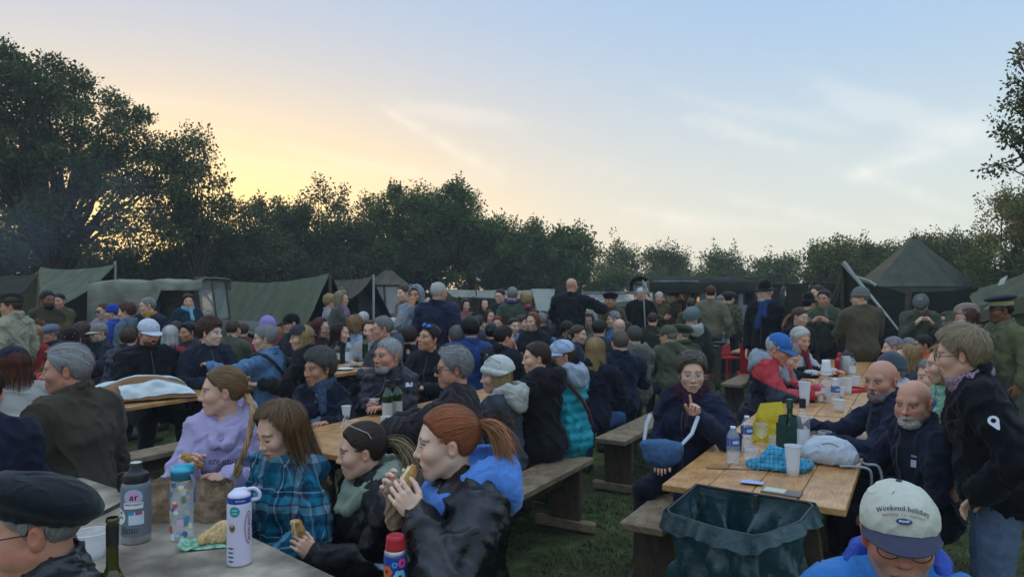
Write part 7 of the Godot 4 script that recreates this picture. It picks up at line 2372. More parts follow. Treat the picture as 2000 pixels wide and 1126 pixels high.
	person({"px": 1040, "py": 611, "d": 9.2, "f": -35, "b": -30, "w": true, "hair": "bob", "hs_": {"hang": 0.08}, "hc": "red", "tc": "1c1d22", "lb": "person in a black coat facing the camera, behind the dark hooded jacket"})
	person({"px": 1130, "py": 636, "d": 8.6, "f": 72, "b": 90, "w": true, "hair": "pony", "hc": "brown", "tail": [Vector3(0, 0.03, -0.11), Vector3(0, 0.1, -1), 0.16, 1.0, "honey"], "tc": "2c3040", "lb": "person in slate blue with a short ponytail facing right"})
	person({"px": 1170, "py": 626, "d": 9.0, "f": 172, "hair": "short", "hc": "dark", "tc": "363c48", "lb": "person in slate grey, back turned, above the dark navy top"})
	person({"px": 1210, "py": 622, "d": 10, "f": -170, "hair": "bald", "hc": "grey", "tc": "3a5a8c", "lb": "person in a blue jacket, back turned, below the long black coat"})
	person({"px": 1198, "py": 609, "d": 10.8, "f": -75, "hair": "short", "hc": "grey", "tc": "5c80a8", "lb": "person in a lighter blue jacket facing left, below the drinking soldier"})
	# left rows
	person({"px": 68, "py": 636, "d": 8.6, "f": 165, "w": true, "hair": "bob", "hc": "honey", "hc2": "blond", "tc": "a02c2c", "lb": "person in a red coat, back turned, left of the grey flat cap"})
	person({"px": 96, "py": 633, "d": 9.2, "f": -65, "b": -50, "hair": "crop", "hc": "grey", "sk": "ruddy", "hat": "flat", "hatc": "6d7886", "tc": "202127", "lb": "person in a blue grey flat cap and black jacket facing left"})
	who.redcap = person({"px": 138, "py": 641, "d": 7.0, "f": -12, "b": -40, "hair": "crop", "hc": "grey", "sk": "ruddy", "hat": "cap", "hatc": "17171c", "beard": ["white", 0.006], "tc": "5a3f26", "hp": 14, "th": 0.03, "lb": "person in a black cap with a red front mark and brown jacket"})
	person({"px": 160, "py": 630, "d": 9, "f": 160, "w": true, "hair": "curlyw", "hc": "brown", "tc": "2a2a30", "lb": "person in charcoal with full curly hair, back turned, behind the black cap with red mark"})
	person({"px": 192, "py": 632, "d": 9, "f": -62, "b": -60, "hair": "short", "hc": "grey", "hat": "cap", "hatc": "8c877c", "brimc": "b9b394", "beard": ["grey", 0.007], "gl": ["thin", "403c38"], "tc": "2b2e3a", "lb": "person in a grey cap with a pale visor facing left"})
	person({"px": 250, "py": 640, "d": 7.6, "f": 175, "b": 130, "hair": "short", "hc": "brown", "tc": "24283a", "tm": "nylon", "puff": true, "th": 0.045, "wd": 1.1, "lean": 20, "lb": "person in a navy quilted jacket leaning, left of the white cap"})
	person({"px": 332, "py": 637, "d": 8.2, "f": 165, "w": true, "hair": "bob", "hc": "silver", "hc2": "white", "tc": "a82a36", "lb": "person in a crimson jacket with pale hair down, right of the white cap"})
	person({"px": 366, "py": 631, "d": 8.6, "f": -50, "b": -40, "w": true, "hair": "short", "hs_": {"t0": 0.028}, "hc": "black", "sk": "tan", "tc": "41303f", "lb": "person in a dull purple jacket, half hidden left of the track jacket"})
	person({"px": 344, "py": 628, "d": 10, "f": 160, "hair": "short", "hc": "brown", "tc": "3a3c40", "lb": "person in grey, back turned, behind the crimson jacket"})
	person({"px": 455, "py": 626, "d": 8.8, "f": 150, "b": 160, "hair": "crop", "hc": "brown", "tc": "595c48", "wd": 1.04, "lb": "person in a plain olive jacket, back turned, right of the track jacket"})
	# far seated and standing small figures
	var far := [
		[885, 592, 15.0, -20, 1, "curlyw", "brown", "5a5248", 0, "small far person in a drab jacket left of the pink jacket"], [910, 585, 14.4, 20, 1, "curlyw", "brown", "a06a64", 0, "small far person in a dusty pink jacket"],
		[946, 584, 14.4, 15, 1, "long", "black", "23232a", 0, "small far person in black with long hair, right of the pink jacket"], [977, 566, 12.0, -30, 0, "crop", "dark", "26262c", 1, "far person in dark clothes and glasses standing left of the green parka"],
		[1001, 562, 11.0, 170, 0, "short", "grey", "46513f", 1, "person in a green parka with a violet scarf, back turned"], [1028, 572, 11.0, 175, 1, "curly", "blond", "31443c", 1, "person in dark green with a crimson scarf, back turned"],
		[958, 606, 12.0, 25, 1, "long", "brown", "b0a49c", 0, "small person in a pale top facing the camera, centre of the crowd"], [972, 618, 10.8, -10, 1, "short", "red", "5c4a4c", 0, "small person in mauve brown facing the camera, below the pale top"],
		[1008, 607, 12.0, 160, 0, "short", "grey", "3a4450", 0, "small person in a grey beanie, back turned"], [984, 606, 12.5, 150, 0, "short", "brown", "2f5a48", 0, "small person in a green knit hat, back turned"],
		[1003, 622, 10.0, 30, 1, "lowtie", "dark", "7a96c0", 0, "small person in a light blue top, right of the mauve brown"], [1020, 616, 10.5, 60, 1, "short", "brown", "3c3a44", 0, "small person in dark mauve facing right"],
		[935, 617, 10.5, 150, 0, "short", "brown", "4a3c50", 0, "small person in plum, back turned, right of the royal blue sweater"], [1058, 612, 10.8, -160, 0, "short", "grey", "2b3038", 0, "small person in a dark rain jacket, back turned, left of the tall black figure"],
		[1075, 618, 11.0, 170, 1, "curlyw", "grey", "3b434a", 0, "small person in a slate parka, back turned, close to the tall black figure"], [1148, 612, 11.2, 10, 1, "curlyw", "ash", "8a8478", 0, "small person in pale fur trim right of the tall black figure"],
		[704, 614, 12.0, 10, 1, "bob", "brown", "3a4250", 0, "small person in blue grey behind the pale blue jacket"], [768, 622, 10.2, 165, 1, "short", "white", "5a5e70", 0, "small person in lilac grey, back turned, below the tan jacket"],
		[870, 628, 9.8, 160, 0, "short", "steel", "34343a", 0, "small person in iron grey, back turned, right of the standing navy jacket"], [1108, 628, 9.5, 150, 1, "short", "dark", "3a2f34", 0, "small person in dark plum, back turned, above the pale blue cap"],
		[475, 632, 10.8, 170, 1, "short", "brown", "6a3a3a", 0, "small person in brick red, back turned, behind the denim jacket"], [542, 640, 10.0, 165, 1, "bob", "honey", "c0304a", 0, "small person in bright crimson, back turned, right of the denim jacket"],
		[40, 640, 10.5, 150, 0, "crop", "dark", "2b3a40", 0, "small person in dark teal at the left, beside the red coat"], [172, 640, 11.2, 165, 0, "short", "brown", "5a4a3c", 0, "small person in tan brown behind the grey cap with a pale visor"],
		[225, 632, 11.0, 170, 1, "bob", "brown", "3c4a5c", 0, "small person in steel blue behind the quilted jacket"], [1225, 630, 11.0, 160, 0, "short", "dark", "4c5668", 0, "small person in blue grey, back turned, behind the grey green hoodie"],
		[1275, 612, 11.8, 170, 0, "crop", "brown", "3c3a30", 0, "small person in dark khaki seated before the folded arms"]]
	for k in far:
		var p := {"px": k[0], "py": k[1], "d": k[2], "f": k[3], "w": k[4] == 1, "hair": k[5], "hc": k[6], "tc": k[7], "up": k[8] == 1, "lb": k[9], "wd": 0.9}
		if "beanie" in k[9]: p.merge({"hat": "beanie", "hatc": "596470"})
		if "green knit" in k[9]: p.merge({"hat": "beanie", "hatc": "1f7a58"})
		if "violet scarf" in k[9]: p.merge({"scarf": ["4a4478"]})
		if "crimson scarf" in k[9]: p.merge({"scarf": ["8c2848"]})
		if "glasses" in k[9]: p.merge({"gl": ["thin", "202020"]})
		person(p)
# ---------------------------------------------------------------- lettering
var fonts := {}
func font(kind: String) -> SystemFont:
	if not fonts.has(kind):
		var f := SystemFont.new()
		f.font_names = PackedStringArray([kind.split("|")[0]])
		if "bold" in kind: f.font_weight = 700
		fonts[kind] = f
	return fonts[kind]
func text_tris(t: String, f: String) -> PackedVector3Array:
	# flat lettering, one unit wide for its whole width; triangles one after another
	var tm := TextMesh.new()
	tm.text = t
	tm.font = font(f)
	tm.font_size = 64
	tm.pixel_size = 0.01
	tm.depth = 0.0
	tm.curve_step = 4.0
	var a := tm.get_mesh_arrays()
	var v: PackedVector3Array = a[Mesh.ARRAY_VERTEX]
	var out := PackedVector3Array()
	if a[Mesh.ARRAY_INDEX] != null and (a[Mesh.ARRAY_INDEX] as PackedInt32Array).size():
		for i in a[Mesh.ARRAY_INDEX]: out.append(v[i])
	else:
		out = v
	var lo := Vector3(1e9, 1e9, 0)
	var hi := -lo
	for p in out:
		lo = lo.min(p)
		hi = hi.max(p)
	var w := maxf(hi.x - lo.x, 1e-6)
	for i in out.size():
		out[i] = Vector3((out[i].x - (lo.x + hi.x) * 0.5) / w, (out[i].y - (lo.y + hi.y) * 0.5) / w, 0)
	return out
# lettering bent round an upright cylinder of radius r; ang 0 faces +z
func text_round(o: Node, t: String, f: String, width: float, r: float, ang: float, y: float, col: String, stretch := 1.0, turned := false, arch := 0.0) -> void:
	var g := Geo.new()
	var tr := text_tris(t, f)
	for k in range(0, tr.size(), 3):
		var st := g.v.size()
		for j in 3:
			var p := tr[k + j] * width
			p.y *= stretch
			if turned: p = Vector3(p.y, -p.x, 0)
			p.y -= arch * p.x * p.x
			var a := ang + p.x / r
			var nn := Vector3(sin(a), 0, cos(a))
			g.vert(nn * (r + 0.0009) + Vector3(0, y + p.y, 0), nn)
		g.tri(st, st + 1, st + 2)
	part("lettering", g, plain(col, 0.5), o)
# a sticker bent round the same cylinder; shape(s, t) in -1..1 gives how it is cut
func sticker(o: Node, called: String, w: float, h: float, r: float, ang: float, y: float, col: String, round_ := false, lift := 0.0004) -> void:
	var g := Geo.new()
	g.sheet(12, 10, func(u: float, v: float):
		var q := Vector2(u * 2.0 - 1.0, 1.0 - v * 2.0)
		if round_:
			var m := maxf(absf(q.x), absf(q.y))
			q = q.normalized() * m if m > 0.0 else q
		var a: float = ang + q.x * w * 0.5 / r
		return Vector3(sin(a) * (r + lift), y + q.y * h * 0.5, cos(a) * (r + lift)))
	for i in g.n.size():
		g.n[i] = (g.v[i] * Vector3(1, 0, 1)).normalized()
	for i in range(0, g.ix.size(), 3):
		var f := (g.v[g.ix[i + 1]] - g.v[g.ix[i]]).cross(g.v[g.ix[i + 2]] - g.v[g.ix[i]])
		if f.dot(g.n[g.ix[i]]) > 0.0:
			var k := g.ix[i + 1]
			g.ix[i + 1] = g.ix[i + 2]
			g.ix[i + 2] = k
	part(called, g, plain(col, 0.45), o)
# lettering laid on the surface of a mesh: at = middle, right and up in the mesh's own axes
func text_on(mi: MeshInstance3D, under: Node, t: String, f: String, width: float, at: Vector3, right: Vector3, up: Vector3, col: String, arch := 0.0, reach := 0.02, called := "lettering", stretch := 1.0, off := 0.0048) -> void:
	var nn := right.cross(up).normalized()
	var vs: PackedVector3Array = mi.mesh.surface_get_arrays(0)[Mesh.ARRAY_VERTEX]
	var near := PackedVector3Array()
	for v in vs:
		var q := v - at
		if q.length() < width * 0.75 + 0.03:
			near.append(Vector3(q.dot(right), q.dot(up), q.dot(nn)))
	var g := Geo.new()
	var tr := text_tris(t, f)
	if t == "": 
		tr = PackedVector3Array([Vector3(-0.5, -0.5, 0), Vector3(0.5, -0.5, 0), Vector3(0.5, 0.5, 0), Vector3(-0.5, -0.5, 0), Vector3(0.5, 0.5, 0), Vector3(-0.5, 0.5, 0)])
	var memo := {}
	for k in range(0, tr.size(), 3):
		var st := g.v.size()
		for j in 3:
			var p := tr[k + j] * width
			p.y = p.y * stretch - arch * p.x * p.x
			var key := Vector2i(int(p.x * 400.0), int(p.y * 400.0))
			if not memo.has(key):
				var sw := 0.0
				var sz := 0.0
				for q in near:
					var dd := Vector2(q.x - p.x, q.y - p.y).length()
					if dd < reach and q.z > -0.06 and q.z < 0.05:
						var wgt := pow(1.0 - dd / reach, 2.0) * exp(q.z * 40.0)
						sw += wgt
						sz += wgt * q.z
				memo[key] = sz / sw if sw > 0.0 else 0.0
			g.vert(at + right * p.x + up * p.y + nn * (memo[key] + off), nn)
		g.tri(st, st + 1, st + 2)
	part(called, g, plain(col, 0.7), under)

# ---------------------------------------------------------------- small things
func cup(called: String, label: String, at: Vector3, h: float, r: float, m: Material, fill := "", group := "plastic cups on the tables", stack := 1) -> Node3D:
	var o := thing(called, label, "cup", at, 0.0, group)
	for k in stack:
		var g := Geo.new()
		var y0 := k * h * 0.3
		g.lathe([Vector2(0, y0 + 0.002), Vector2(r * 0.72, y0), Vector2(r * 0.76, y0 + h * 0.3), Vector2(r * 0.97, y0 + h * 0.97), Vector2(r * 1.03, y0 + h * 0.985), Vector2(r * 1.03, y0 + h), Vector2(r * 0.95, y0 + h), Vector2(r * 0.74, y0 + h * 0.3), Vector2(r * 0.70, y0 + 0.004), Vector2(0, y0 + 0.004)], 20)
		part("cup_wall", g, m, o)
	if fill:
		var g := Geo.new()
		g.lathe([Vector2(0, 0.006), Vector2(r * 0.70, 0.006), Vector2(r * 0.84, h * 0.62), Vector2(0, h * 0.62)], 18)
		part("drink", g, plain(fill, 0.15), o)
	return o
func bottle(called: String, label: String, at: Vector3, h: float, r: float, m: Material, lab := "", capc := "15151a", group := "bottles on the tables", liquid := "", shoulder := 0.62) -> Node3D:
	var o := thing(called, label, "bottle", at, 0.0, group)
	var g := Geo.new()
	g.lathe([Vector2(0, 0.004), Vector2(r * 0.9, 0.0), Vector2(r, h * 0.03), Vector2(r, h * shoulder), Vector2(r * 0.93, h * (shoulder + 0.05)), Vector2(r * 0.62, h * (shoulder + 0.13)), Vector2(r * 0.40, h * (shoulder + 0.19)), Vector2(r * 0.36, h * 0.96), Vector2(r * 0.42, h * 0.965), Vector2(r * 0.42, h * 0.985), Vector2(r * 0.36, h)], 22)
	part("glass", g, m, o)
	if liquid:
		g = Geo.new()
		g.lathe([Vector2(0, 0.006), Vector2(r * 0.88, 0.006), Vector2(r * 0.95, h * 0.05), Vector2(r * 0.95, h * 0.45), Vector2(0, h * 0.45)], 20)
		part("drink", g, mat("liquid_" + liquid, Color(liquid).srgb_to_linear(), 0.08, {"spec": 0.5}), o)
	if capc:
		g = Geo.new()
		g.lathe([Vector2(r * 0.44, h * 0.84), Vector2(r * 0.45, h * 0.99), Vector2(r * 0.40, h * 1.004), Vector2(0, h * 1.006)], 16)
		part("foil", g, plain(capc, 0.4), o)
	if lab:
		sticker(o, "paper_label", r * 2.5, h * 0.30, r, 0.0, h * 0.34, lab)
	return o
func water_bottle(label: String, at: Vector3, h: float) -> Node3D:
	var o := thing("water_bottle", label, "bottle", at, 0.0, "plastic water bottles")
	var r := 0.033
	var g := Geo.new()
	var prof := [Vector2(0, 0.004), Vector2(r * 0.85, 0.0)]
	for k in 14:
		var t := k / 13.0
		prof.append(Vector2(r * (1.0 - 0.04 * absf(sin(t * 22.0)) * (1.0 if t < 0.45 else 0.2)), h * (0.03 + 0.68 * t)))
	prof += [Vector2(r * 0.85, h * 0.79), Vector2(r * 0.5, h * 0.89), Vector2(r * 0.38, h * 0.93), Vector2(r * 0.38, h * 0.95)]
	g.lathe(prof, 20)
	part("plastic", g, MT.plastic_clear, o)
	g = Geo.new()
	g.lathe([Vector2(r * 0.42, h * 0.945), Vector2(r * 0.42, h * 0.995), Vector2(0, h)], 14)
	part("screw_cap", g, plain("cfd8e4", 0.4), o)
	sticker(o, "paper_label", TAU * r * 0.98, h * 0.22, r, 0.0, h * 0.60, "24489c")
	sticker(o, "label_band", r * 1.1, h * 0.09, r, 0.2, h * 0.60, "b8cbe8", true, 0.001)
	g = Geo.new()
	g.lathe([Vector2(0, 0.006), Vector2(r * 0.8, 0.006), Vector2(r * 0.93, h * 0.06), Vector2(r * 0.93, h * 0.34), Vector2(0, h * 0.34)], 18)
	part("water", g, MT.glass_clear, o)
	return o
func wine_glass(called: String, label: String, at: Vector3, h: float, r: float, stem: bool) -> void:
	var o := thing(called, label, "glass", at, 0.0, "drinking glasses")
	var g := Geo.new()
	if stem:
		g.lathe([Vector2(r * 0.9, 0.0), Vector2(r * 0.85, 0.003), Vector2(0.005, 0.008), Vector2(0.0035, h * 0.4), Vector2(0.01, h * 0.46), Vector2(r * 0.8, h * 0.58), Vector2(r, h * 0.74), Vector2(r * 0.85, h)], 20)
	else:
		g.lathe([Vector2(0, 0.004), Vector2(r * 0.8, 0.0), Vector2(r, h * 0.25), Vector2(r * 1.03, h * 0.6), Vector2(r * 0.92, h), Vector2(r * 0.89, h), Vector2(r * 0.98, h * 0.6), Vector2(r * 0.95, h * 0.25), Vector2(r * 0.7, 0.012), Vector2(0, 0.012)], 20)
	part("bowl", g, MT.glass_clear, o)
	var rim := Geo.new()
	var pts := []
	for k in 21: pts.append(Vector3(cos(TAU * k / 20.0) * r * 0.9, h, sin(TAU * k / 20.0) * r * 0.9))
	rim.tube(pts, 0.0012, 4)
	part("rim", rim, plain("d8dde0", 0.15), o)
func lump(called: String, label: String, cat: String, at: Vector3, turn: float, s: Sdf, cell: float, amp: float, m: Material, group := "", col := Color.WHITE) -> Node3D:
	var o := thing(called, label, cat, at, turn, group)
	var n := s.net(cell)
	folds(n, amp, 4.0, at.x * 9.0)
	var g := Geo.new()
	g.add(n, col)
	part("shape", g, m, o)
	return o
func hand_at(p: Node3D, i: int, off := Vector3(0, -0.035, 0.085)) -> Transform3D:
	# where something held in that hand sits (0 right, 1 left); +z along the fingers
	var t: Transform3D = p.get_meta("pose").arms[i][7]
	return p.transform * t * Transform3D(Basis(), off)
func baguette(label: String, xf: Transform3D, l: float, r: float) -> Node3D:
	var o := thing("baguette", label, "bread", xf.origin, 0.0, "baguettes held by the people at the grey table")
	o.basis = xf.basis.orthonormalized()
	var s := Sdf.new()
	s.cap(Vector3(0.004, -l * 0.5 + r * 0.6, 0), Vector3(0, l * 0.1, 0.002), r * 0.86, r, 0.01)
	s.cap(Vector3(0, l * 0.1, 0.002), Vector3(-0.003, l * 0.5 - r * 0.5, 0), r, r * 0.86, 0.01)
	s.cut_cap(Vector3(-r * 0.9, -l * 0.6, r * 0.5), Vector3(-r * 0.9, l * 0.6, r * 0.4), r * 0.42, r * 0.42, 0.008)
	s.cut_ell(Vector3(0, l * 0.5 + 0.006, 0), Vector3(r * 0.9, 0.022, r * 0.9), 0.01)
	var n := s.net(0.0036)
	folds(n, 0.0028, 7.0, l * 90.0)
	var cc := PackedColorArray()
	for p in n[0]: cc.append(Color(1.05, 1.02, 0.95) if p.y > l * 0.42 or p.x < -r * 0.55 else Color(0.72, 0.55, 0.34))
	var g := Geo.new()
	g.add(n, cc)
	part("crust", g, MT.bread, o)
	var f := Sdf.new()
	f.ell(Vector3(-r * 0.45, 0.004, r * 0.3), Vector3(r * 0.34, l * 0.46, r * 0.34), 0.004)
	var fn := f.net(0.004)
	folds(fn, 0.004, 8.0, 3.0)
	var fg := Geo.new()
	fg.add(fn, Color.WHITE)
	part("filling", fg, plain("e4d6b4", 0.7), o)
	return o

func build_table_things() -> void:
	lettering_on_clothes()
	things_near_left()
	things_middle()
	things_right()
	for o in who.values():
		o.remove_meta("pose")
	for c in get_children():
		if c.has_meta("pose"): c.remove_meta("pose")

func chest(p: Node3D, x: float, y: float) -> Array:
	var q: Dictionary = p.get_meta("pose")
	var B: Basis = q.B
	return [q.C + B * Vector3(x, y, 0.10 + q.th), B.x.normalized(), B.y.normalized()]

func lettering_on_clothes() -> void:
	var j: MeshInstance3D = who.purple.get_node("hoodie")
	var c := chest(who.purple, 0.01, 0.09)
	text_on(j, j, "you are enough.", "Droid Serif", 0.27, c[0], c[1], c[2], "3a3550", 0.0, 0.03)
	# the cream cap
	var q: Dictionary = who.cap.get_meta("pose")
	var X: Transform3D = q.XH
	var cp: MeshInstance3D = who.cap.get_node("cap")
	var up := (X.basis * Vector3(0, 1, -0.55)).normalized()
	var rt := (X.basis * Vector3.RIGHT).normalized()
	text_on(cp, cp, "Weekend holiday", "Droid Serif|bold", 0.112, X * Vector3(0.0, 0.092, 0.085), rt, up, "1f2a44", 1.3, 0.012, "lettering", 1.15)
	text_on(cp, cp, "monday to sunday", "Droid Sans Mono|bold", 0.088, X * Vector3(0.0, 0.079, 0.091), rt, up, "8c2a35", 1.3, 0.012)
	var oval := Geo.new()
	oval.lathe([Vector2(0, 0.0012), Vector2(0.0165, 0.001), Vector2(0.017, 0.0)], 22, Transform3D(Basis(rt, rt.cross(up), -up) * Basis.from_scale(Vector3(1, 1, 0.42)), X * Vector3(0.0, 0.0655, 0.0962)))
	var ov := part("patch", oval, plain("1c3a6c", 0.7), cp)
	text_on(cp, ov, "dayoff", "Droid Sans|bold", 0.022, X * Vector3(0.0, 0.0655, 0.0982), rt, up, "e6e8ec", 0.0, 0.01, "lettering", 1.0, 0.0085)
	# other caps and jackets
	var hx_: Transform3D = who.whitecap.get_meta("pose").XH
	var wc: MeshInstance3D = who.whitecap.get_node("cap")
	text_on(wc, wc, "", "Droid Sans|bold", 0.06, hx_ * Vector3(0, 0.075, 0.09), (hx_.basis * Vector3.RIGHT).normalized(), (hx_.basis * Vector3(0, 1, -0.4)).normalized(), "3fa8a8", 0.0, 0.03, "print", 0.28)
	for b in [[0.02, 0.06], [0.0, 0.03]]:
		var w: MeshInstance3D = who.whitecap.get_node("jacket")
		var cc := chest(who.whitecap, b[0], b[1])
		text_on(w, w, "", "Droid Sans", 0.07, cc[0], cc[1], cc[2], "9fa39a", 0.0, 0.04, "print", 0.3)
	var rc: MeshInstance3D = who.redcap.get_node("cap")
	var rx: Transform3D = who.redcap.get_meta("pose").XH
	text_on(rc, rc, "", "Droid Sans|bold", 0.075, rx * Vector3(0, 0.072, 0.09), (rx.basis * Vector3.RIGHT).normalized(), (rx.basis * Vector3(0, 1, -0.4)).normalized(), "c0323c", 0.0, 0.035, "print", 0.25)
	var b1: MeshInstance3D = who.bald1.get_node("jacket")
	var bc := chest(who.bald1, 0.085, 0.10)
	text_on(b1, b1, "", "Droid Sans", 0.03, bc[0], bc[1], bc[2], "cfd6e6", 0.0, 0.03, "badge", 1.15)
	bc = chest(who.bald1, 0.085, 0.135)
	text_on(b1, b1, "", "Droid Sans|bold", 0.034, bc[0], bc[1], bc[2], "9aa2b8", 0.0, 0.03, "badge", 0.3)
	# map pin mark on the black softshell
	var st: MeshInstance3D = who.stand.get_node("jacket")
	var arm: Array = who.stand.get_meta("pose").arms[1]
	var ax: Vector3 = (arm[1] - arm[0]).normalized()
	var mid: Vector3 = (arm[0] as Vector3).lerp(arm[1], 0.42)
	var view: Vector3 = (who.stand.transform.basis.inverse() * (Vector3(0, 1.4, 0) - who.stand.transform * mid)).normalized()
	view = (view - ax * view.dot(ax)).normalized()
	var rgt := (-ax).cross(view).normalized()
	var pin := Geo.new()
	for part_ in [[0.0, 0.019, 0.010]]:
		for k in 20:
			var a0 := TAU * k / 20.0
			var a1 := TAU * (k + 1) / 20.0
			var pt := func(a: float, r: float) -> Vector3:
				var y := cos(a) * r
				if y < 0.0 and r > 0.012: y *= 1.0 + 1.1 * pow(absf(cos(a)), 6.0)
				return mid + view * 0.112 + rgt * sin(a) * r + (-ax) * y
			var s0 := pin.v.size()
			for q2 in [pt.call(a0, 0.010), pt.call(a1, 0.010), pt.call(a1, 0.021), pt.call(a0, 0.021)]:
				pin.vert(q2, view)
			pin.tri(s0, s0 + 1, s0 + 2)
			pin.tri(s0, s0 + 2, s0 + 3)
	part("pin_mark", pin, plain("d9dbe0", 0.6), st)
	# sleeve patch of the puffer coat, logo on the striped jacket
	for k in [["puff", 1, 0.35, 0.05, "b9bcc8", "patch"], ["sunnies", 1, 0.05, 0.06, "c8ccd4", "logo"]]:
		var p: Node3D = who[k[0]]
		var jk: MeshInstance3D = p.get_node("jacket")
		var ar: Array = p.get_meta("pose").arms[k[1]]
		var a2: Vector3 = (ar[1] - ar[0]).normalized()
		var m2: Vector3 = (ar[0] as Vector3).lerp(ar[1], k[2])
		var v2: Vector3 = (p.transform.basis.inverse() * (Vector3(0, 1.5, 0) - p.transform * m2)).normalized()
		v2 = (v2 - a2 * v2.dot(a2)).normalized()
		text_on(jk, jk, "" if k[5] == "patch" else "amer", "Droid Serif|bold", k[3], m2 + v2 * 0.09, (-a2).cross(v2).normalized() * -1.0 if false else (-a2).cross(v2).normalized(), -a2, k[4], 0.0, 0.03, k[5], 0.8)

func things_near_left() -> void:
	# steel bottle
	var r := 0.049
	var o := thing("steel_bottle", "grey steel drinking bottle with a black lid and round stickers", "bottle", on_top(265, 1058), -0.2, "drinking bottles on the grey table")
	var g := Geo.new()
	g.lathe([Vector2(0, 0.002), Vector2(r * 0.92, 0.0), Vector2(r, 0.006), Vector2(r, 0.028)], 28)
	part("steel_base", g, MT.metal, o)
	g = Geo.new()
	g.lathe([Vector2(r, 0.028), Vector2(r * 1.005, 0.03), Vector2(r * 1.005, 0.192), Vector2(r * 0.93, 0.208), Vector2(r * 0.78, 0.216)], 28)
	part("shell", g, plain("6e757c", 0.45), o)
	g = Geo.new()
	g.lathe([Vector2(r * 0.86, 0.212), Vector2(r * 0.88, 0.238), Vector2(r * 0.74, 0.246), Vector2(r * 0.45, 0.252), Vector2(r * 0.42, 0.276), Vector2(r * 0.38, 0.28)], 24)
	part("lid", g, plain("17181b", 0.4), o)
	g = Geo.new()
	g.lathe([Vector2(r * 0.385, 0.2795), Vector2(r * 0.36, 0.282), Vector2(0, 0.2825)], 20)
	part("lid_disc", g, plain("b9bcae", 0.4), o)
	g = Geo.new()
	g.tube(bend([Vector3(-0.03, 0.243, 0.01), Vector3(-0.055, 0.238, 0.012), Vector3(-0.064, 0.215, 0.012), Vector3(-0.062, 0.185, 0.012), Vector3(-0.050, 0.178, 0.012), Vector3(-0.046, 0.20, 0.012), Vector3(-0.048, 0.222, 0.012)]), 0.0055, 7)
	part("handle", g, plain("17181b", 0.45), o)
	sticker(o, "arched_sticker", 0.062, 0.056, r * 1.005, 0.50, 0.168, "8fc4d4", true, 0.0006)
	sticker(o, "arched_sticker", 0.052, 0.046, r * 1.005, 0.50, 0.167, "d9a5c8", true, 0.0010)
	sticker(o, "band_sticker", 0.064, 0.022, r * 1.005, 0.50, 0.139, "e2e6e4", false, 0.0014)
	text_round(o, "GREAT SMOKY", "Droid Sans|bold", 0.058, r * 1.005 + 0.0012, 0.50, 0.143, "1d2a3c")
	text_round(o, "ar", "Droid Sans|bold", 0.026, r * 1.005 + 0.0008, 0.52, 0.166, "1a1c24")
	sticker(o, "round_sticker", 0.056, 0.056, r * 1.005, -0.62, 0.098, "dfe4e4", true, 0.0006)
	text_round(o, "THE", "Droid Sans|bold", 0.018, r * 1.005 + 0.0002, -0.80, 0.112, "30363c")
	text_round(o, "ESCAPE", "Droid Sans|bold", 0.040, r * 1.005 + 0.0002, -0.62, 0.096, "30363c")
	sticker(o, "lock_mark", 0.010, 0.009, r * 1.005, -0.42, 0.113, "22262c", false, 0.0011)
	sticker(o, "slanted_sticker", 0.05, 0.045, r * 1.005, 0.70, 0.094, "cdd8e2", false, 0.0007)
	sticker(o, "corner_mark", 0.018, 0.012, r * 1.005, 0.36, 0.112, "1f9ab4", false, 0.0011)
	sticker(o, "corner_mark", 0.022, 0.012, r * 1.005, 0.86, 0.112, "b0487c", false, 0.0012)
	text_round(o, "jilmo", "Droid Serif", 0.062, r * 1.005, 0.18, 0.050, "23262b", 1.2)
	# clear bottle with a teal lid
	r = 0.040
	o = thing("clear_bottle", "clear drinking bottle with a teal lid and a grey strap, covered in small stickers", "bottle", on_top(355, 1054), 0.0, "drinking bottles on the grey table")
	g = Geo.new()
	g.lathe([Vector2(0, 0.004), Vector2(r * 0.93, 0.0), Vector2(r, 0.008), Vector2(r, 0.205), Vector2(r * 0.88, 0.216)], 26)
	part("plastic", g, MT.plastic_clear, o)
	g = Geo.new()
	g.lathe([Vector2(r * 0.90, 0.216), Vector2(r * 0.94, 0.220), Vector2(r * 0.94, 0.238), Vector2(r * 0.90, 0.242)], 24)
	part("collar", g, plain("1c5f70", 0.4), o)
	var s := Sdf.new()
	s.ell(Vector3(0, 0.246, 0), Vector3(0.040, 0.016, 0.038), 0.01)
	s.cap(Vector3(-0.02, 0.258, 0), Vector3(0.032, 0.262, 0), 0.010, 0.012, 0.01)
	var gg := Geo.new()
	gg.add(s.net(0.004), hx("1f9cb8"))
	part("lid", gg, MT.gloss, o)
	g = Geo.new()
	g.sheet(3, 12, func(u: float, v: float):
		var y := 0.236 - 0.10 * v
		return Vector3(0.036 + 0.020 * sin(minf(v * 3.4, 1.57)) - 0.004 * v, y, (u - 0.5) * 0.018 + 0.012), 0.003)
	part("strap", g, plain("6c7686", 0.8), o)
	var rng := RandomNumberGenerator.new()
	rng.seed = 5
	var pal := ["dfe5ea", "56659c", "9fb4d8", "cf5148", "e8e2d4", "6a8a62", "d9b7cf", "3d8fc0", "c9c9d6", "e6d26a"]
	for k in 22:
		sticker(o, "small_sticker", rng.randf_range(0.012, 0.026), rng.randf_range(0.010, 0.026), r, rng.randf_range(-1.2, 1.25), 0.018 + 0.009 * k * 0.98, pal[k % pal.size()], k % 3 != 0, 0.0005 + 0.0002 * (k % 4))
	g = Geo.new()
	g.lathe([Vector2(0, 0.008), Vector2(r * 0.9, 0.008), Vector2(r * 0.94, 0.17), Vector2(0, 0.17)], 22)
	part("water", g, MT.glass_clear, o)
	# lilac bottle
	r = 0.039
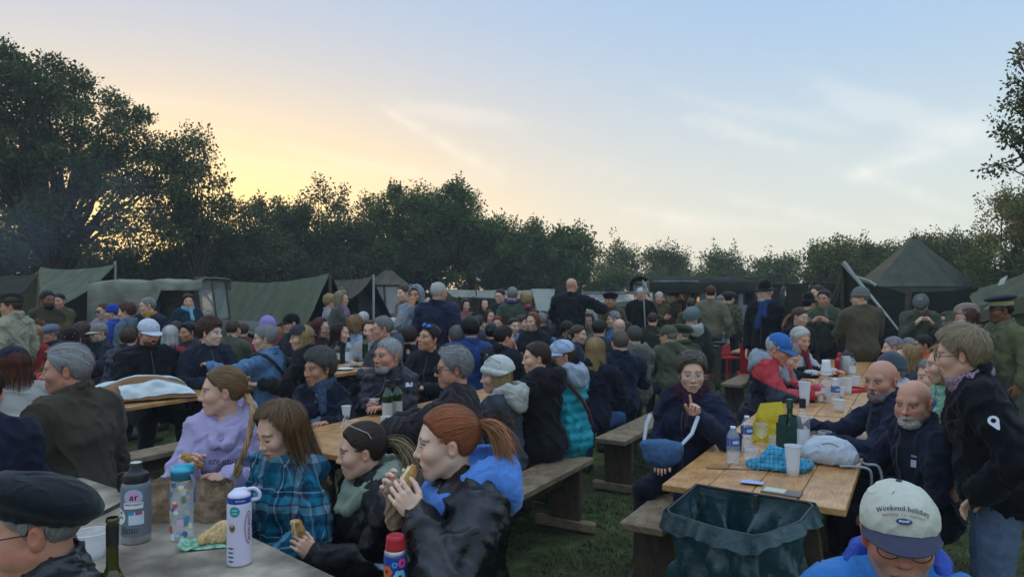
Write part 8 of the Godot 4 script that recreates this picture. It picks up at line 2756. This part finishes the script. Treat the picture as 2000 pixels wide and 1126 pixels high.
	o = thing("lilac_bottle", "pale lilac drinking bottle with a blue band, round teal sticker and carrying loop", "bottle", on_top(467, 1102), 0.25, "drinking bottles on the grey table")
	g = Geo.new()
	g.lathe([Vector2(0, 0.002), Vector2(r * 0.93, 0.0), Vector2(r, 0.008), Vector2(r * 1.0, 0.10), Vector2(r * 0.95, 0.125), Vector2(r, 0.15), Vector2(r * 1.0, 0.195), Vector2(r * 0.93, 0.205)], 28)
	part("shell", g, plain("ddd4e8", 0.4), o)
	g = Geo.new()
	g.lathe([Vector2(r * 0.95, 0.203), Vector2(r * 0.97, 0.207), Vector2(r * 0.97, 0.220), Vector2(r * 0.93, 0.223)], 26)
	part("band", g, plain("23459a", 0.4), o)
	text_round(o, "#Freewa", "Droid Sans|bold", 0.03, r * 0.97, 0.2, 0.2135, "c9d4ea")
	s = Sdf.new()
	s.ell(Vector3(0, 0.224, 0), Vector3(0.037, 0.018, 0.037), 0.01)
	s.cap(Vector3(-0.012, 0.240, 0), Vector3(0.016, 0.243, 0), 0.008, 0.008, 0.01)
	gg = Geo.new()
	gg.add(s.net(0.004), hx("ddd4e8"))
	part("lid", gg, MT.gloss, o)
	g = Geo.new()
	g.tube(bend([Vector3(0.02, 0.240, 0), Vector3(0.045, 0.243, 0), Vector3(0.062, 0.228, 0), Vector3(0.060, 0.210, 0), Vector3(0.036, 0.206, 0)]), 0.006, 7)
	part("loop", g, plain("ddd4e8", 0.4), o)
	sticker(o, "round_sticker", 0.034, 0.034, r, -0.28, 0.180, "1f9a9c", true, 0.0006)
	for k in 2: sticker(o, "sticker_stroke", 0.02, 0.003, r, -0.28, 0.185 - 0.010 * k, "bfe6e4", true, 0.0011)
	sticker(o, "animal_sticker", 0.020, 0.026, r, -0.50, 0.128, "7a5a34", true, 0.0006)
	sticker(o, "animal_sticker", 0.010, 0.009, r, -0.50, 0.136, "d8c59c", true, 0.0010)
	sticker(o, "oval_sticker", 0.030, 0.106, r, 0.92, 0.125, "3a2b3c", true, 0.0006)
	sticker(o, "oval_sticker", 0.026, 0.100, r, 0.92, 0.125, "d8cbe4", true, 0.0010)
	text_round(o, "LOOK NOOK", "Droid Sans|bold", 0.084, r + 0.0008, 0.92, 0.125, "8c2438", 1.0, true)
	for k in 4:
		sticker(o, "printed_stroke", 0.024 - 0.003 * (k % 2), 0.006, r, -0.62, 0.062 - k * 0.014, "2f6a70", true, 0.0005)
	# olive wine bottle at the bottom edge
	o = bottle("wine_bottle", "open olive green wine bottle at the lower left edge", on_top(219, 1258), 0.32, 0.0375, MT.glass_olive, "", "", "bottles on the tables", "", 0.42)
	g = Geo.new()
	g.lathe([Vector2(0.0150, 0.25), Vector2(0.0152, 0.300), Vector2(0.0140, 0.302)], 16)
	part("foil", g, plain("191a1c", 0.5), o)
	sticker(o, "torn_foil", 0.007, 0.012, 0.0155, -0.9, 0.286, "c9d2dc")
	# clear tumbler
	o = thing("clear_tub", "clear plastic tub with a white rim behind the olive wine bottle", "tub", on_top(177, 1092), 0.0)
	g = Geo.new()
	g.lathe([Vector2(0, 0.003), Vector2(0.040, 0.0), Vector2(0.052, 0.085), Vector2(0.055, 0.088), Vector2(0.051, 0.088), Vector2(0.038, 0.006), Vector2(0, 0.006)], 26)
	part("plastic", g, MT.plastic_clear, o)
	g = Geo.new()
	var pts := []
	for k in 25: pts.append(Vector3(cos(TAU * k / 24.0) * 0.0535, 0.088, sin(TAU * k / 24.0) * 0.0535))
	g.tube(pts, 0.002, 5)
	part("rim", g, plain("dfe2e2", 0.3), o)
	# paper bags, bread
	for k in [[322, 1012, 0.17, 0.13, 0.15, 0.4, "open brown paper bag lying between the steel bottle and the clear bottle"], [413, 1012, 0.15, 0.12, 0.14, -0.3, "upright brown paper bag in front of the lavender hoodie"]]:
		o = thing("paper_bag", k[6], "paper bag", on_top(k[0], k[1]), k[5], "brown paper bags")
		g = Geo.new()
		var kk: Array = k
		g.sheet(40, 14, func(u: float, v: float):
			var a := u * TAU
			var c := Vector2(clampf(cos(a) * 1.35, -1, 1), clampf(sin(a) * 1.35, -1, 1))
			var w := FN.get_noise_3d(cos(a) * 1.3, v * 2.0, sin(a) * 1.3 + kk[0])
			var top := 1.0 + 0.12 * FN.get_noise_2d(cos(a) * 2.0 + 7.0, sin(a) * 2.0)
			return Vector3(c.x * kk[2] * 0.5 * (1.0 + 0.25 * w), v * kk[4] * top, c.y * kk[3] * 0.5 * (1.0 + 0.35 * w) * (1.0 - 0.3 * v)))
		part("paper", g, MT.paperbag, o)
	s = Sdf.new()
	s.ell(Vector3(0, 0.025, 0), Vector3(0.05, 0.028, 0.036), 0.01)
	s.ell(Vector3(0.015, 0.048, 0.0), Vector3(0.034, 0.024, 0.028), 0.012)
	s.cap(Vector3(-0.045, 0.02, 0.01), Vector3(0.03, 0.055, 0.0), 0.018, 0.018, 0.01)
	lump("bread_roll", "torn piece of bread on a printed paper wrapper", "bread", on_top(425, 1062, 0.754), 0.4, s, 0.005, 0.006, MT.bread)
	o = thing("paper_wrapper", "printed paper wrapper under the torn bread", "wrapper", on_top(415, 1064), 0.3)
	g = Geo.new()
	g.sheet(14, 12, func(u: float, v: float):
		var p := Vector3((u - 0.5) * 0.22, 0, (v - 0.5) * 0.12)
		p.y = 0.004 + 0.018 * maxf(0.0, FN.get_noise_2d(p.x * 14.0, p.z * 14.0)) + 0.10 * pow(maxf(0.0, absf(u - 0.5) - 0.36), 1.0)
		return p, 0.0012)
	part("paper", g, MT.leafprint, o)
	# flowered flask
	o = thing("vacuum_flask", "blue flask with painted flowers and a red cup lid at the lower edge", "flask", on_top(772, 1188), 0.0)
	r = 0.033
	g = Geo.new()
	g.lathe([Vector2(0, 0.0), Vector2(r, 0.003), Vector2(r, 0.145), Vector2(r * 0.94, 0.152)], 26)
	part("shell", g, plain("1c3f9c", 0.3), o)
	g = Geo.new()
	g.lathe([Vector2(r * 0.95, 0.152), Vector2(r * 0.97, 0.156), Vector2(r * 0.93, 0.163), Vector2(r * 0.86, 0.165)], 26)
	part("steel_ring", g, MT.metal, o)
	g = Geo.new()
	g.lathe([Vector2(r * 0.84, 0.165), Vector2(r * 0.86, 0.178), Vector2(r * 0.78, 0.181), Vector2(r * 0.80, 0.194), Vector2(r * 0.74, 0.203), Vector2(r * 0.62, 0.206), Vector2(r * 0.56, 0.202), Vector2(0, 0.202)], 26)
	part("cup_lid", g, plain("b3222c", 0.3), o)
	for fl in [[-0.62, 0.112, "d9682a", 0.020], [0.55, 0.098, "7fc4e4", 0.022], [0.75, 0.135, "d4488c", 0.015], [-0.1, 0.075, "e0a02c", 0.016], [-0.9, 0.06, "c83a6a", 0.017], [0.1, 0.132, "3f9ac8", 0.010], [0.35, 0.055, "d9682a", 0.018]]:
		for k in 6:
			var a := TAU * k / 6.0
			sticker(o, "petal", fl[3] * 0.75, fl[3] * 0.75, r, fl[0] + cos(a) * fl[3] * 0.52 / r, fl[1] + sin(a) * fl[3] * 0.52, fl[2], true, 0.0004 + 0.00012 * k)
		sticker(o, "flower_heart", fl[3] * 0.5, fl[3] * 0.5, r, fl[0], fl[1], "26203a", true, 0.0014)
	# bread in hands
	var hl := hand_at(who.leather, 1)
	var hr := hand_at(who.leather, 0)
	var mid := (hl.origin + hr.origin) * 0.5
	var mouth: Vector3 = who.leather.transform * (who.leather.get_meta("pose").XH * Vector3(0, -0.075, 0.115))
	var dirv := (mouth - mid).normalized()
	var side := dirv.cross(Vector3.BACK).normalized()
	baguette("filled baguette raised to the mouth of the person in the black leather jacket", Transform3D(Basis(side, dirv, side.cross(dirv)), mid + (mouth - mid) * 0.46), 0.13, 0.022)
	s = Sdf.new()
	s.cap(Vector3(0, -0.06, 0), Vector3(0, 0.03, 0), 0.024, 0.032, 0.02)
	lump("paper_bag", "crumpled paper bag round the baguette held by the leather jacket", "paper bag", mid - dirv * 0.035, 0.3, s, 0.006, 0.010, MT.paperbag, "brown paper bags")
	var hs_ := hand_at(who.sunnies, 1)
	baguette("half eaten baguette held upright by the person with pushed up sunglasses", Transform3D(Basis(Vector3.UP, 0.7) * Basis(Vector3.BACK, 0.22), hs_.origin + Vector3(-0.005, 0.045, 0.0)), 0.13, 0.023)
	var hp := hand_at(who.purple, 0)
	baguette("baguette end held by the person in the lavender hoodie", Transform3D(Basis(Vector3.UP, 0.3) * Basis(Vector3.BACK, 0.9), hp.origin + Vector3(-0.01, 0.025, 0.02)), 0.11, 0.020)
	# braid over the shoulder of the lavender hoodie
	var bo: Node3D = who.purple
	var inv := bo.transform.affine_inverse()
	var XH: Transform3D = bo.get_meta("pose").XH
	var a0 := XH * Vector3(0, -0.035, -0.115)
	var br := Geo.new()
	var path := [a0, inv * gp(494, 800, 3.16), inv * gp(489, 840, 3.06), inv * gp(478, 880, 2.98), inv * gp(468, 905, 2.97)]
	var cv := Curve3D.new()
	for p in path: cv.add_point(p)
	for strand in 3:
		var ps := []
		var rr := []
		for k in 45:
			var t := k / 44.0
			var p := cv.sample_baked(t * cv.get_baked_length(), true)
			var ph := t * 26.0 + strand * TAU / 3.0
			ps.append(p + Vector3(sin(ph) * 0.011, 0, cos(ph * 2.0) * 0.006 if false else cos(ph) * 0.008) * (1.0 - 0.5 * t))
			rr.append(0.0115 * (1.0 - 0.45 * t))
		br.tube(ps, rr, 7, hx(HAIRC.honey) * (0.8 + 0.25 * strand))
	lock_bundle(br, path[4], Vector3(-0.3, -1, 0.1), Vector3(-0.15, -1, 0), 0.07, 0.8, 50, 0.003, hx(HAIRC.blond), hx(HAIRC.honey), rng)
	part("braid", br, MT.hair, bo)

func things_middle() -> void:
	bottle("wine_bottle", "left one of two green wine bottles with cream labels on the middle table", on_top(757, 828), 0.285, 0.036, MT.glass_green, "c9c9c0", "15171a")
	bottle("wine_bottle", "right one of two green wine bottles with cream labels on the middle table", on_top(776, 824), 0.285, 0.036, MT.glass_green, "c9c9c0", "15171a")
	cup("plastic_cup", "white plastic cup on the middle table, in front of the navy coat", on_top(676, 818), 0.085, 0.034, MT.cupwhite)
	var ph := hand_at(who.puff, 0)
	cup("plastic_cup", "white plastic cup held by the person in the puffer coat", ph.origin - Vector3(0, 0.045, 0), 0.095, 0.034, MT.cupwhite)
	var gh := hand_at(who.greycoat, 0)
	cup("plastic_cup", "white plastic cup at the hand of the thick brown coat", Vector3(gh.origin.x - 0.02, 0.75, gh.origin.z), 0.08, 0.034, MT.cupwhite)
	cup("plastic_cup", "frosted cup standing in front of the brown and white blanket", on_top(259, 781), 0.125, 0.042, MT.frost)
	cup("plastic_cup", "plastic cup of beer at the right end of the blanket table", on_top(389, 752), 0.12, 0.04, MT.plastic_clear, "c08a2a")
	bottle("wine_bottle", "clear bottle with a white label in the middle distance", on_top(681, 716, 0.84), 0.3, 0.037, MT.plastic_clear, "d6d8da", "2a2a2c")
	bottle("wine_bottle", "smaller bottle left of the clear one in the middle distance", on_top(658, 712, 0.84), 0.24, 0.033, MT.glass_olive, "d0d0c8", "2a2a2c")
	bottle("wine_bottle", "dark green bottle by the white top in the middle distance", on_top(713, 702, 0.84), 0.27, 0.035, MT.glass_green, "", "141416")
	for k in [[672, 724, "white plate on the table in the middle distance"], [196, 792, "white paper plate beside the brown blanket"]]:
		var o := thing("plate", k[2], "plate", on_top(k[0], k[1], 0.84 if k[0] > 500 else 0.75), 0.0, "plates")
		var g := Geo.new()
		g.lathe([Vector2(0, 0.004), Vector2(0.06, 0.004), Vector2(0.09, 0.014), Vector2(0.095, 0.016), Vector2(0.088, 0.017), Vector2(0.06, 0.007), Vector2(0, 0.007)], 24)
		part("dish", g, plain("d4d6d8", 0.4), o)
	# blanket: brown outside, white lining, rolled edge
	var o := thing("blanket", "bundled brown blanket with a white fleece lining on the left table", "blanket", on_top(268, 783), 0.75)
	for k in 3:
		var g := Geo.new()
		var kk := k
		g.sheet(40, 24, func(a: float, b: float):
			var u := a if kk < 2 else lerpf(0.30, 1.0, a)
			var v: float = [b, lerpf(-0.02, 0.46, b), lerpf(0.72, 0.98, b)][kk]
			var x := (u - 0.5) * 0.80
			var bulge := pow(maxf(sin(clampf(u, 0.0, 1.0) * PI), 0.0), 0.45)
			var w := FN.get_noise_3d(x * 4.0, v * 3.0, 0.0)
			var y := 0.006 + (0.155 + 0.05 * (u - 0.4)) * bulge * (1.0 - pow(absf(clampf(v, 0.0, 1.0) - 0.42) * 1.72, 2.2)) + 0.03 * w * bulge
			y = maxf(y, 0.006) + [0.0, 0.022, 0.018][kk] + 0.018 * sin(v * 15.0 + x * 4.0) * bulge * (1.0 if kk == 0 else 0.3)
			return Vector3(x, y, (v - 0.5) * 0.34 + 0.03 * w), 0.012)
		part("fold", g, mat("blanket_brown", Color(0.27, 0.13, 0.055), 0.95, {"nrm": MT.fleece.normal_texture, "tri": 5.0, "sheen": 0.3}) if k == 0 else mat("blanket_white", Color(0.66, 0.70, 0.70), 0.95, {"nrm": MT.fleece.normal_texture, "tri": 5.0, "sheen": 0.3}), o)
	# far table things
	for k in [[1385, 672], [1405, 676], [1392, 683]]:
		var q := on_top(k[0], k[1])
		var b := thing("bowl", ["dark bowl at the left of the far folding table", "dark bowl at the right of the far folding table", "dark bowl nearest on the far folding table"][[1385, 1405, 1392].find(k[0])], "bowl", q, 0.0, "bowls on the far table")
		var g := Geo.new()
		g.lathe([Vector2(0, 0.0), Vector2(0.06, 0.0), Vector2(0.11, 0.05), Vector2(0.105, 0.05), Vector2(0.05, 0.012), Vector2(0, 0.012)], 20)
		part("shell", g, plain("4b4a46", 0.5), b)
	var cd := thing("framed_card", "small framed card standing on the far folding table", "card", on_top(1415, 672), 0.1)
	var g2 := Geo.new()
	g2.box(Transform3D(Basis(Vector3.RIGHT, -0.15), Vector3(0, 0.09, 0)), Vector3(0.17, 0.18, 0.012), 0.002)
	part("frame", g2, plain("d4d8dc", 0.5), cd)
	g2 = Geo.new()
	g2.box(Transform3D(Basis(Vector3.RIGHT, -0.15), Vector3(0, 0.09, 0.0075)), Vector3(0.14, 0.14, 0.004))
	part("picture", g2, plain("8fb4d4", 0.5), cd)

func things_right() -> void:
	water_bottle("plastic water bottle nearest to the corner of the right table", on_top(1432, 908), 0.195)
	water_bottle("plastic water bottle behind the nearest one, beside the yellow bag", on_top(1459, 882), 0.195)
	water_bottle("plastic water bottle among the cups farther along the right table", on_top(1632, 792), 0.2)
	wine_glass("wine_glass", "stemmed wine glass in front of the yellow bag", on_top(1488, 880), 0.145, 0.036, true)
	wine_glass("tumbler", "round glass tumbler left of the blue checked towel", on_top(1468, 903), 0.075, 0.042, false)
	wine_glass("tumbler", "glass tumbler between the yellow bag and the green carrier", on_top(1515, 883), 0.085, 0.036, false)
	wine_glass("tumbler", "glass tumbler behind the green bottle carrier", on_top(1532, 845), 0.09, 0.036, false)
	wine_glass("tumbler", "glass tumbler right of the pale wine bottle", on_top(1581, 842), 0.085, 0.036, false)
	wine_glass("tumbler", "low glass tumbler behind the white handbag", on_top(1612, 868), 0.07, 0.04, false)
	# yellow bag
	var o := thing("yellow_bag", "bright yellow plastic bag standing on the right table", "bag", on_top(1506, 862), -0.5)
	var g := Geo.new()
	g.sheet(36, 16, func(u: float, v: float):
		var a := u * TAU
		var c := Vector2(clampf(cos(a) * 1.25, -1, 1), clampf(sin(a) * 1.25, -1, 1))
		var w := FN.get_noise_3d(cos(a) * 1.2, v * 2.2, sin(a) * 1.2)
		var sh := lerpf(1.0, 0.55, pow(v, 1.5))
		return Vector3(c.x * 0.105 * sh * (1.0 + 0.1 * w), v * 0.225 * (1.0 + 0.05 * cos(a)), c.y * 0.055 * lerpf(1.0, 0.15, v) * (1.0 + 0.4 * w)))
	part("film", g, mat("yellow_film", Color(0.72, 0.56, 0.01), 0.35, {"nrm": MT.binbag.normal_texture, "ns": 0.4, "tri": 4.0, "two": true, "back": Color(0.5, 0.4, 0.02)}), o)
	# sparkling wine in a green carrier, pale wine
	o = bottle("sparkling_wine_bottle", "open green bottle standing in the dark green carrier", on_top(1543, 890, 0.752), 0.30, 0.038, MT.glass_green, "", "1f4a34", "bottles on the tables", "", 0.5)
	var cr := thing("bottle_carrier", "dark green cardboard carrier round the green bottle", "carrier", on_top(1543, 890), 0.25)
	for k in 4:
		g = Geo.new()
		var b := Basis(Vector3.UP, PI * 0.5 * k)
		g.box(Transform3D(b, b * Vector3(0, 0.085, 0.05)), Vector3(0.098, 0.17, 0.003), 0.001)
		g.box(Transform3D(b * Basis(Vector3.RIGHT, -0.2), b * Vector3(0, 0.19, 0.046)), Vector3(0.07, 0.045, 0.003), 0.001)
		part("panel", g, plain("0f3a30", 0.6), cr)
	bottle("wine_bottle", "clear bottle of pale rosé wine with a black top, right of the green carrier", on_top(1568, 893), 0.31, 0.037, MT.plastic_clear, "d8dadc", "16161a", "bottles on the tables", "c98a5a")
	# towel
	o = thing("towel", "crumpled blue checked tea towel on the right table", "towel", on_top(1520, 918), -0.35)
	g = Geo.new()
	var tw := Sdf.new()
	tw.ell(Vector3(0, 0.02, 0), Vector3(0.15, 0.03, 0.075), 0.03)
	tw.ell(Vector3(-0.02, 0.06, -0.01), Vector3(0.055, 0.055, 0.05), 0.03)
	tw.cap(Vector3(-0.02, 0.08, 0), Vector3(0.10, 0.03, 0.03), 0.028, 0.03, 0.025)
	tw.cap(Vector3(-0.03, 0.07, 0.02), Vector3(-0.12, 0.02, 0.04), 0.025, 0.02, 0.03)
	tw.cap(Vector3(0.02, 0.05, -0.02), Vector3(0.15, 0.02, -0.04), 0.025, 0.02, 0.02)
	tw.keep(Vector3.DOWN, Vector3(0, 0.002, 0), 0.004)
	var tn := tw.net(0.006)
	folds(tn, 0.012, 5.0, 3.0)
	g.add(tn, Color.WHITE)
	part("fabric", g, MT.towel, o)
	cup("plastic_cup", "tall frosted plastic cup in front of the towel", on_top(1549, 930), 0.145, 0.039, MT.frost)
	cup("plastic_cup", "tall frosted cup beside the hands of the red and navy jacket", on_top(1572, 796), 0.19, 0.045, MT.frost)
	cup("plastic_cup", "small white cup in the middle of the right table", on_top(1640, 806), 0.09, 0.04, MT.cupwhite)
	var rh := hand_at(who.redjk, 0)
	cup("plastic_cup", "small cup held by the person in the red and navy jacket", Vector3(rh.origin.x, 0.751, rh.origin.z), 0.08, 0.036, MT.cupwhite)
	var nm := ["white cup left of the red tray", "white cup behind the red tray", "tall clear cup on the red tray's corner", "white cup at the right of the red tray", "pale cup right behind the clear bottle"]
	var ps := [[1633, 762, 0.10], [1648, 760, 0.09], [1656, 772, 0.14], [1673, 758, 0.10], [1641, 778, 0.09]]
	for k in 5:
		cup("plastic_cup", nm[k], on_top(ps[k][0], ps[k][1]), ps[k][2], 0.04, MT.frost if k % 2 else MT.cupwhite)
	o = thing("red_tray", "flat red tray among the cups on the right table", "tray", on_top(1663, 766), 0.5)
	g = Geo.new()
	g.box(Transform3D(Basis(), Vector3(0, 0.006, 0)), Vector3(0.30, 0.012, 0.16), 0.004)
	part("base", g, plain("b0182c", 0.4), o)
	g = Geo.new()
	for sx in [-1.0, 1.0]:
		g.box(Transform3D(Basis(), Vector3(sx * 0.148, 0.016, 0)), Vector3(0.008, 0.022, 0.162), 0.002)
		g.box(Transform3D(Basis(), Vector3(0, 0.016, sx * 0.079)), Vector3(0.288, 0.022, 0.008), 0.002)
	part("rim", g, plain("b0182c", 0.4), o)
	o = bottle("clear_bottle", "clear glass bottle with white cups stacked upside down on its neck", on_top(1614, 787), 0.24, 0.042, MT.plastic_clear, "d0d4da", "")
	var hat := cup("cup_stack", "white cups stacked upside down on the clear bottle", on_top(1614, 787) + Vector3(0, 0.335, 0), 0.09, 0.042, MT.cupwhite, "", "plastic cups on the tables", 2)
	hat.rotation.x = PI
	bottle("sauce_bottle", "red sauce bottle at the far end of the right table", on_top(1640, 731), 0.22, 0.045, plain("b01e22", 0.35), "", "c8322e")
	o = thing("jug", "steel jug with a black lid at the far end of the right table", "jug", on_top(1653, 733), 0.0)
	g = Geo.new()
	g.lathe([Vector2(0, 0), Vector2(0.055, 0.0), Vector2(0.062, 0.05), Vector2(0.055, 0.17), Vector2(0.045, 0.2)], 22)
	part("shell", g, MT.metal, o)
	g = Geo.new()
	g.lathe([Vector2(0.046, 0.2), Vector2(0.045, 0.22), Vector2(0.02, 0.24), Vector2(0.014, 0.262), Vector2(0, 0.265)], 18)
	part("lid", g, plain("141416", 0.4), o)
	g = Geo.new()
	g.tube(bend([Vector3(0.045, 0.19, 0), Vector3(0.09, 0.18, 0), Vector3(0.092, 0.1, 0), Vector3(0.058, 0.07, 0)]), 0.009, 6)
	part("handle", g, plain("141416", 0.4), o)
	bottle("clear_bottle", "clear bottle with a paper label beside the steel jug", on_top(1665, 738), 0.24, 0.036, MT.plastic_clear, "d8dadc", "30343a")
	# handbag
	var s := Sdf.new()
	s.ell(Vector3(0, 0.07, 0), Vector3(0.125, 0.075, 0.065), 0.03)
	s.cap(Vector3(-0.09, 0.045, 0.02), Vector3(0.09, 0.045, 0.02), 0.045, 0.045, 0.03)
	s.keep(Vector3.DOWN, Vector3(0, 0.004, 0), 0.01)
	o = lump("handbag", "small off white handbag on the right table, its strap hanging over the edge", "handbag", on_top(1622, 908), -0.5, s, 0.008, 0.006, plain("b7bfc6", 0.6))
	g = Geo.new()
	g.tube(bend([Vector3(0.10, 0.06, 0.02), Vector3(0.16, 0.02, 0.0), Vector3(0.215, 0.012, -0.02), Vector3(0.235, -0.05, -0.03), Vector3(0.23, -0.16, -0.03), Vector3(0.20, -0.20, -0.01), Vector3(0.19, -0.10, 0.02), Vector3(0.185, 0.0, 0.05), Vector3(0.12, 0.015, 0.06), Vector3(0.05, 0.012, 0.075)]), 0.007, 6)
	part("strap", g, plain("9aa3ac", 0.7), o)
	g = Geo.new()
	var zp := []
	for k in 15: zp.append(Vector3((k / 14.0 - 0.5) * 0.2, 0.118 - 0.09 * pow(k / 7.0 - 1.0, 2.0), 0.052))
	g.tube(zp, 0.0028, 5)
	part("zip", g, plain("7f878e", 0.5), o)
	# phone, note, stick, napkin, purse
	var u := Basis(Vector3.UP, atan2(0.54, 0.84) * -1.0)
	o = thing("phone", "smartphone lying at the near edge of the right table", "phone", on_top(1527, 965), 0.0)
	o.basis = u
	g = Geo.new()
	g.box(Transform3D(Basis(), Vector3(0, 0.005, 0)), Vector3(0.165, 0.009, 0.078), 0.003)
	part("case", g, plain("6d675c", 0.5), o)
	g = Geo.new()
	g.box(Transform3D(Basis(), Vector3(-0.028, 0.0105, 0)), Vector3(0.09, 0.002, 0.066))
	part("card", g, plain("c3c2ae", 0.6), o)
	o = thing("paper_note", "pale blue paper note beside the phone", "note", on_top(1469, 946), 0.0)
	o.basis = u * Basis(Vector3.UP, 0.15)
	g = Geo.new()
	g.sheet(6, 6, func(a: float, b: float): return Vector3((a - 0.5) * 0.10, 0.003 + 0.008 * b * b, (b - 0.5) * 0.08), 0.001)
	part("paper", g, plain("a7b4dc", 0.8), o)
	o = thing("stick", "flat pale wooden stick lying on the right table", "stick", on_top(1424, 918), 0.0)
	g = Geo.new()
	g.box(Transform3D(Basis(Vector3.UP, -0.12), Vector3(0, 0.004, 0)), Vector3(0.22, 0.007, 0.016), 0.002)
	part("blade", g, MT.bench_wood, o)
	s = Sdf.new()
	s.ell(Vector3(0, 0.025, 0), Vector3(0.09, 0.03, 0.05), 0.02)
	s.keep(Vector3.DOWN, Vector3(0, 0.003, 0))
	lump("purse", "dark leather purse behind the white handbag", "purse", on_top(1592, 862), 0.4, s, 0.008, 0.005, plain("3a302c", 0.5))
	o = thing("napkin", "folded grey paper napkin held up behind the glass tumbler", "napkin", on_top(1606, 852), -0.3)
	g = Geo.new()
	g.sheet(8, 6, func(a: float, b: float): return Vector3((a - 0.5) * 0.11, 0.005 + (1.0 - b) * 0.075, 0.012 * sin(a * 5.0) - 0.03 * b), 0.002)
	part("paper", g, plain("98a2ae", 0.85), o)
	# bin bag hung on a frame at the table's end
	o = thing("bin_bag", "dark green plastic bin bag hung open at the near end of the right table", "bin bag", Vector3.ZERO)
	var rim := [gp(1362, 948, 3.19), gp(1420, 958, 3.09), gp(1500, 970, 2.96), gp(1592, 985, 2.82), gp(1562, 1022, 2.68), gp(1480, 1050, 2.66), gp(1390, 1030, 2.84), gp(1299, 1001, 3.08)]
	var cvr := Curve3D.new()
	for p in rim: cvr.add_point(p)
	cvr.add_point(rim[0])
	var ctr := Vector3.ZERO
	for p in rim: ctr += p / rim.size()
	var bag := Geo.new()
	bag.sheet(96, 34, func(a: float, b: float):
		var p := cvr.sample_baked(a * cvr.get_baked_length())
		var out := (p - ctr) * Vector3(1, 0, 1)
		var fall := b * 0.62
		var w := FN.get_noise_3d(a * 9.0, b * 1.6, 0.0) * 0.07 + FN.get_noise_3d(cos(a * TAU) * 4.0, b * 3.0, sin(a * TAU) * 4.0) * 0.06
		var fold := 0.030 * sin(a * TAU * 9.0 + b * 3.0) * smoothstep(0.04, 0.4, b)
		var q := ctr + out * (1.0 - 0.36 * b - 0.30 * smoothstep(0.85, 1.0, b)) + out.normalized() * (w + fold) * smoothstep(0.0, 0.25, b)
		q.y = p.y - fall + 0.02 * w
		return q)
	part("film", bag, MT.binbag, o)
	var cuff := Geo.new()
	cuff.sheet(96, 8, func(a: float, b: float):
		var p := cvr.sample_baked(a * cvr.get_baked_length())
		var out := ((p - ctr) * Vector3(1, 0, 1)).normalized()
		return p + out * (0.008 + 0.028 * b + 0.02 * b * FN.get_noise_2d(a * 30.0, 2.0)) + Vector3(0, 0.004 - b * (0.05 + 0.035 * FN.get_noise_2d(cos(a * TAU) * 1.2, sin(a * TAU) * 1.2) + 0.04 * smoothstep(0.5, 0.95, a)), 0))
	part("folded_cuff", cuff, MT.binbag, o)
	g = Geo.new()
	var rp := []
	for k in 33: rp.append(cvr.sample_baked(k / 32.0 * cvr.get_baked_length()))
	g.tube(rp, 0.006, 6)
	part("wire_hoop", g, MT.darkmetal, o)
	g = Geo.new()
	g.tube([gp(1477, 969, 2.98), gp(1477, 969, 2.98) * Vector3(1, 0, 1)], 0.01, 6)
	part("post", g, MT.darkmetal, o)
	# shoulder bag of the pointing person
	s = Sdf.new()
	s.ell(Vector3(0, 0.0, 0), Vector3(0.105, 0.075, 0.045), 0.02)
	s.cap(Vector3(-0.085, 0.045, 0), Vector3(0.085, 0.035, 0), 0.03, 0.03, 0.02)
	var bp := gp(1293, 888, 3.78)
	o = lump("shoulder_bag", "small denim blue shoulder bag hanging from a pale strap", "handbag", bp, -0.1, s, 0.008, 0.004, MT.denim, "", hx("56789c"))
	var ph := hand_at(who.point, 1, Vector3(0, -0.02, 0.03)).origin - bp
	var stp := Geo.new()
	var q1 := gp(1268, 812, 3.86) - bp
	for pair in [[Vector3(-0.095, 0.05, 0), q1.lerp(Vector3(-0.095, 0.05, 0), 0.3) + Vector3(-0.01, 0, 0.01), q1], [Vector3(0.095, 0.045, 0.01), ph.lerp(Vector3(0.095, 0.045, 0.01), 0.5) + Vector3(0.01, -0.01, 0.02), ph]]:
		stp.tube(pair, [0.009, 0.011, 0.012], 5)
	part("strap", stp, plain("b4bac2", 0.7), o)
	g = Geo.new()
	for sx in [-1.0, 1.0]:
		var ps2 := []
		for k in 9: ps2.append(Vector3(sx * 0.1 + cos(TAU * k / 8.0) * 0.008, 0.052 + sin(TAU * k / 8.0) * 0.011, 0.005))
		g.tube(ps2, 0.002, 4)
	part("rings", g, MT.metal, o)
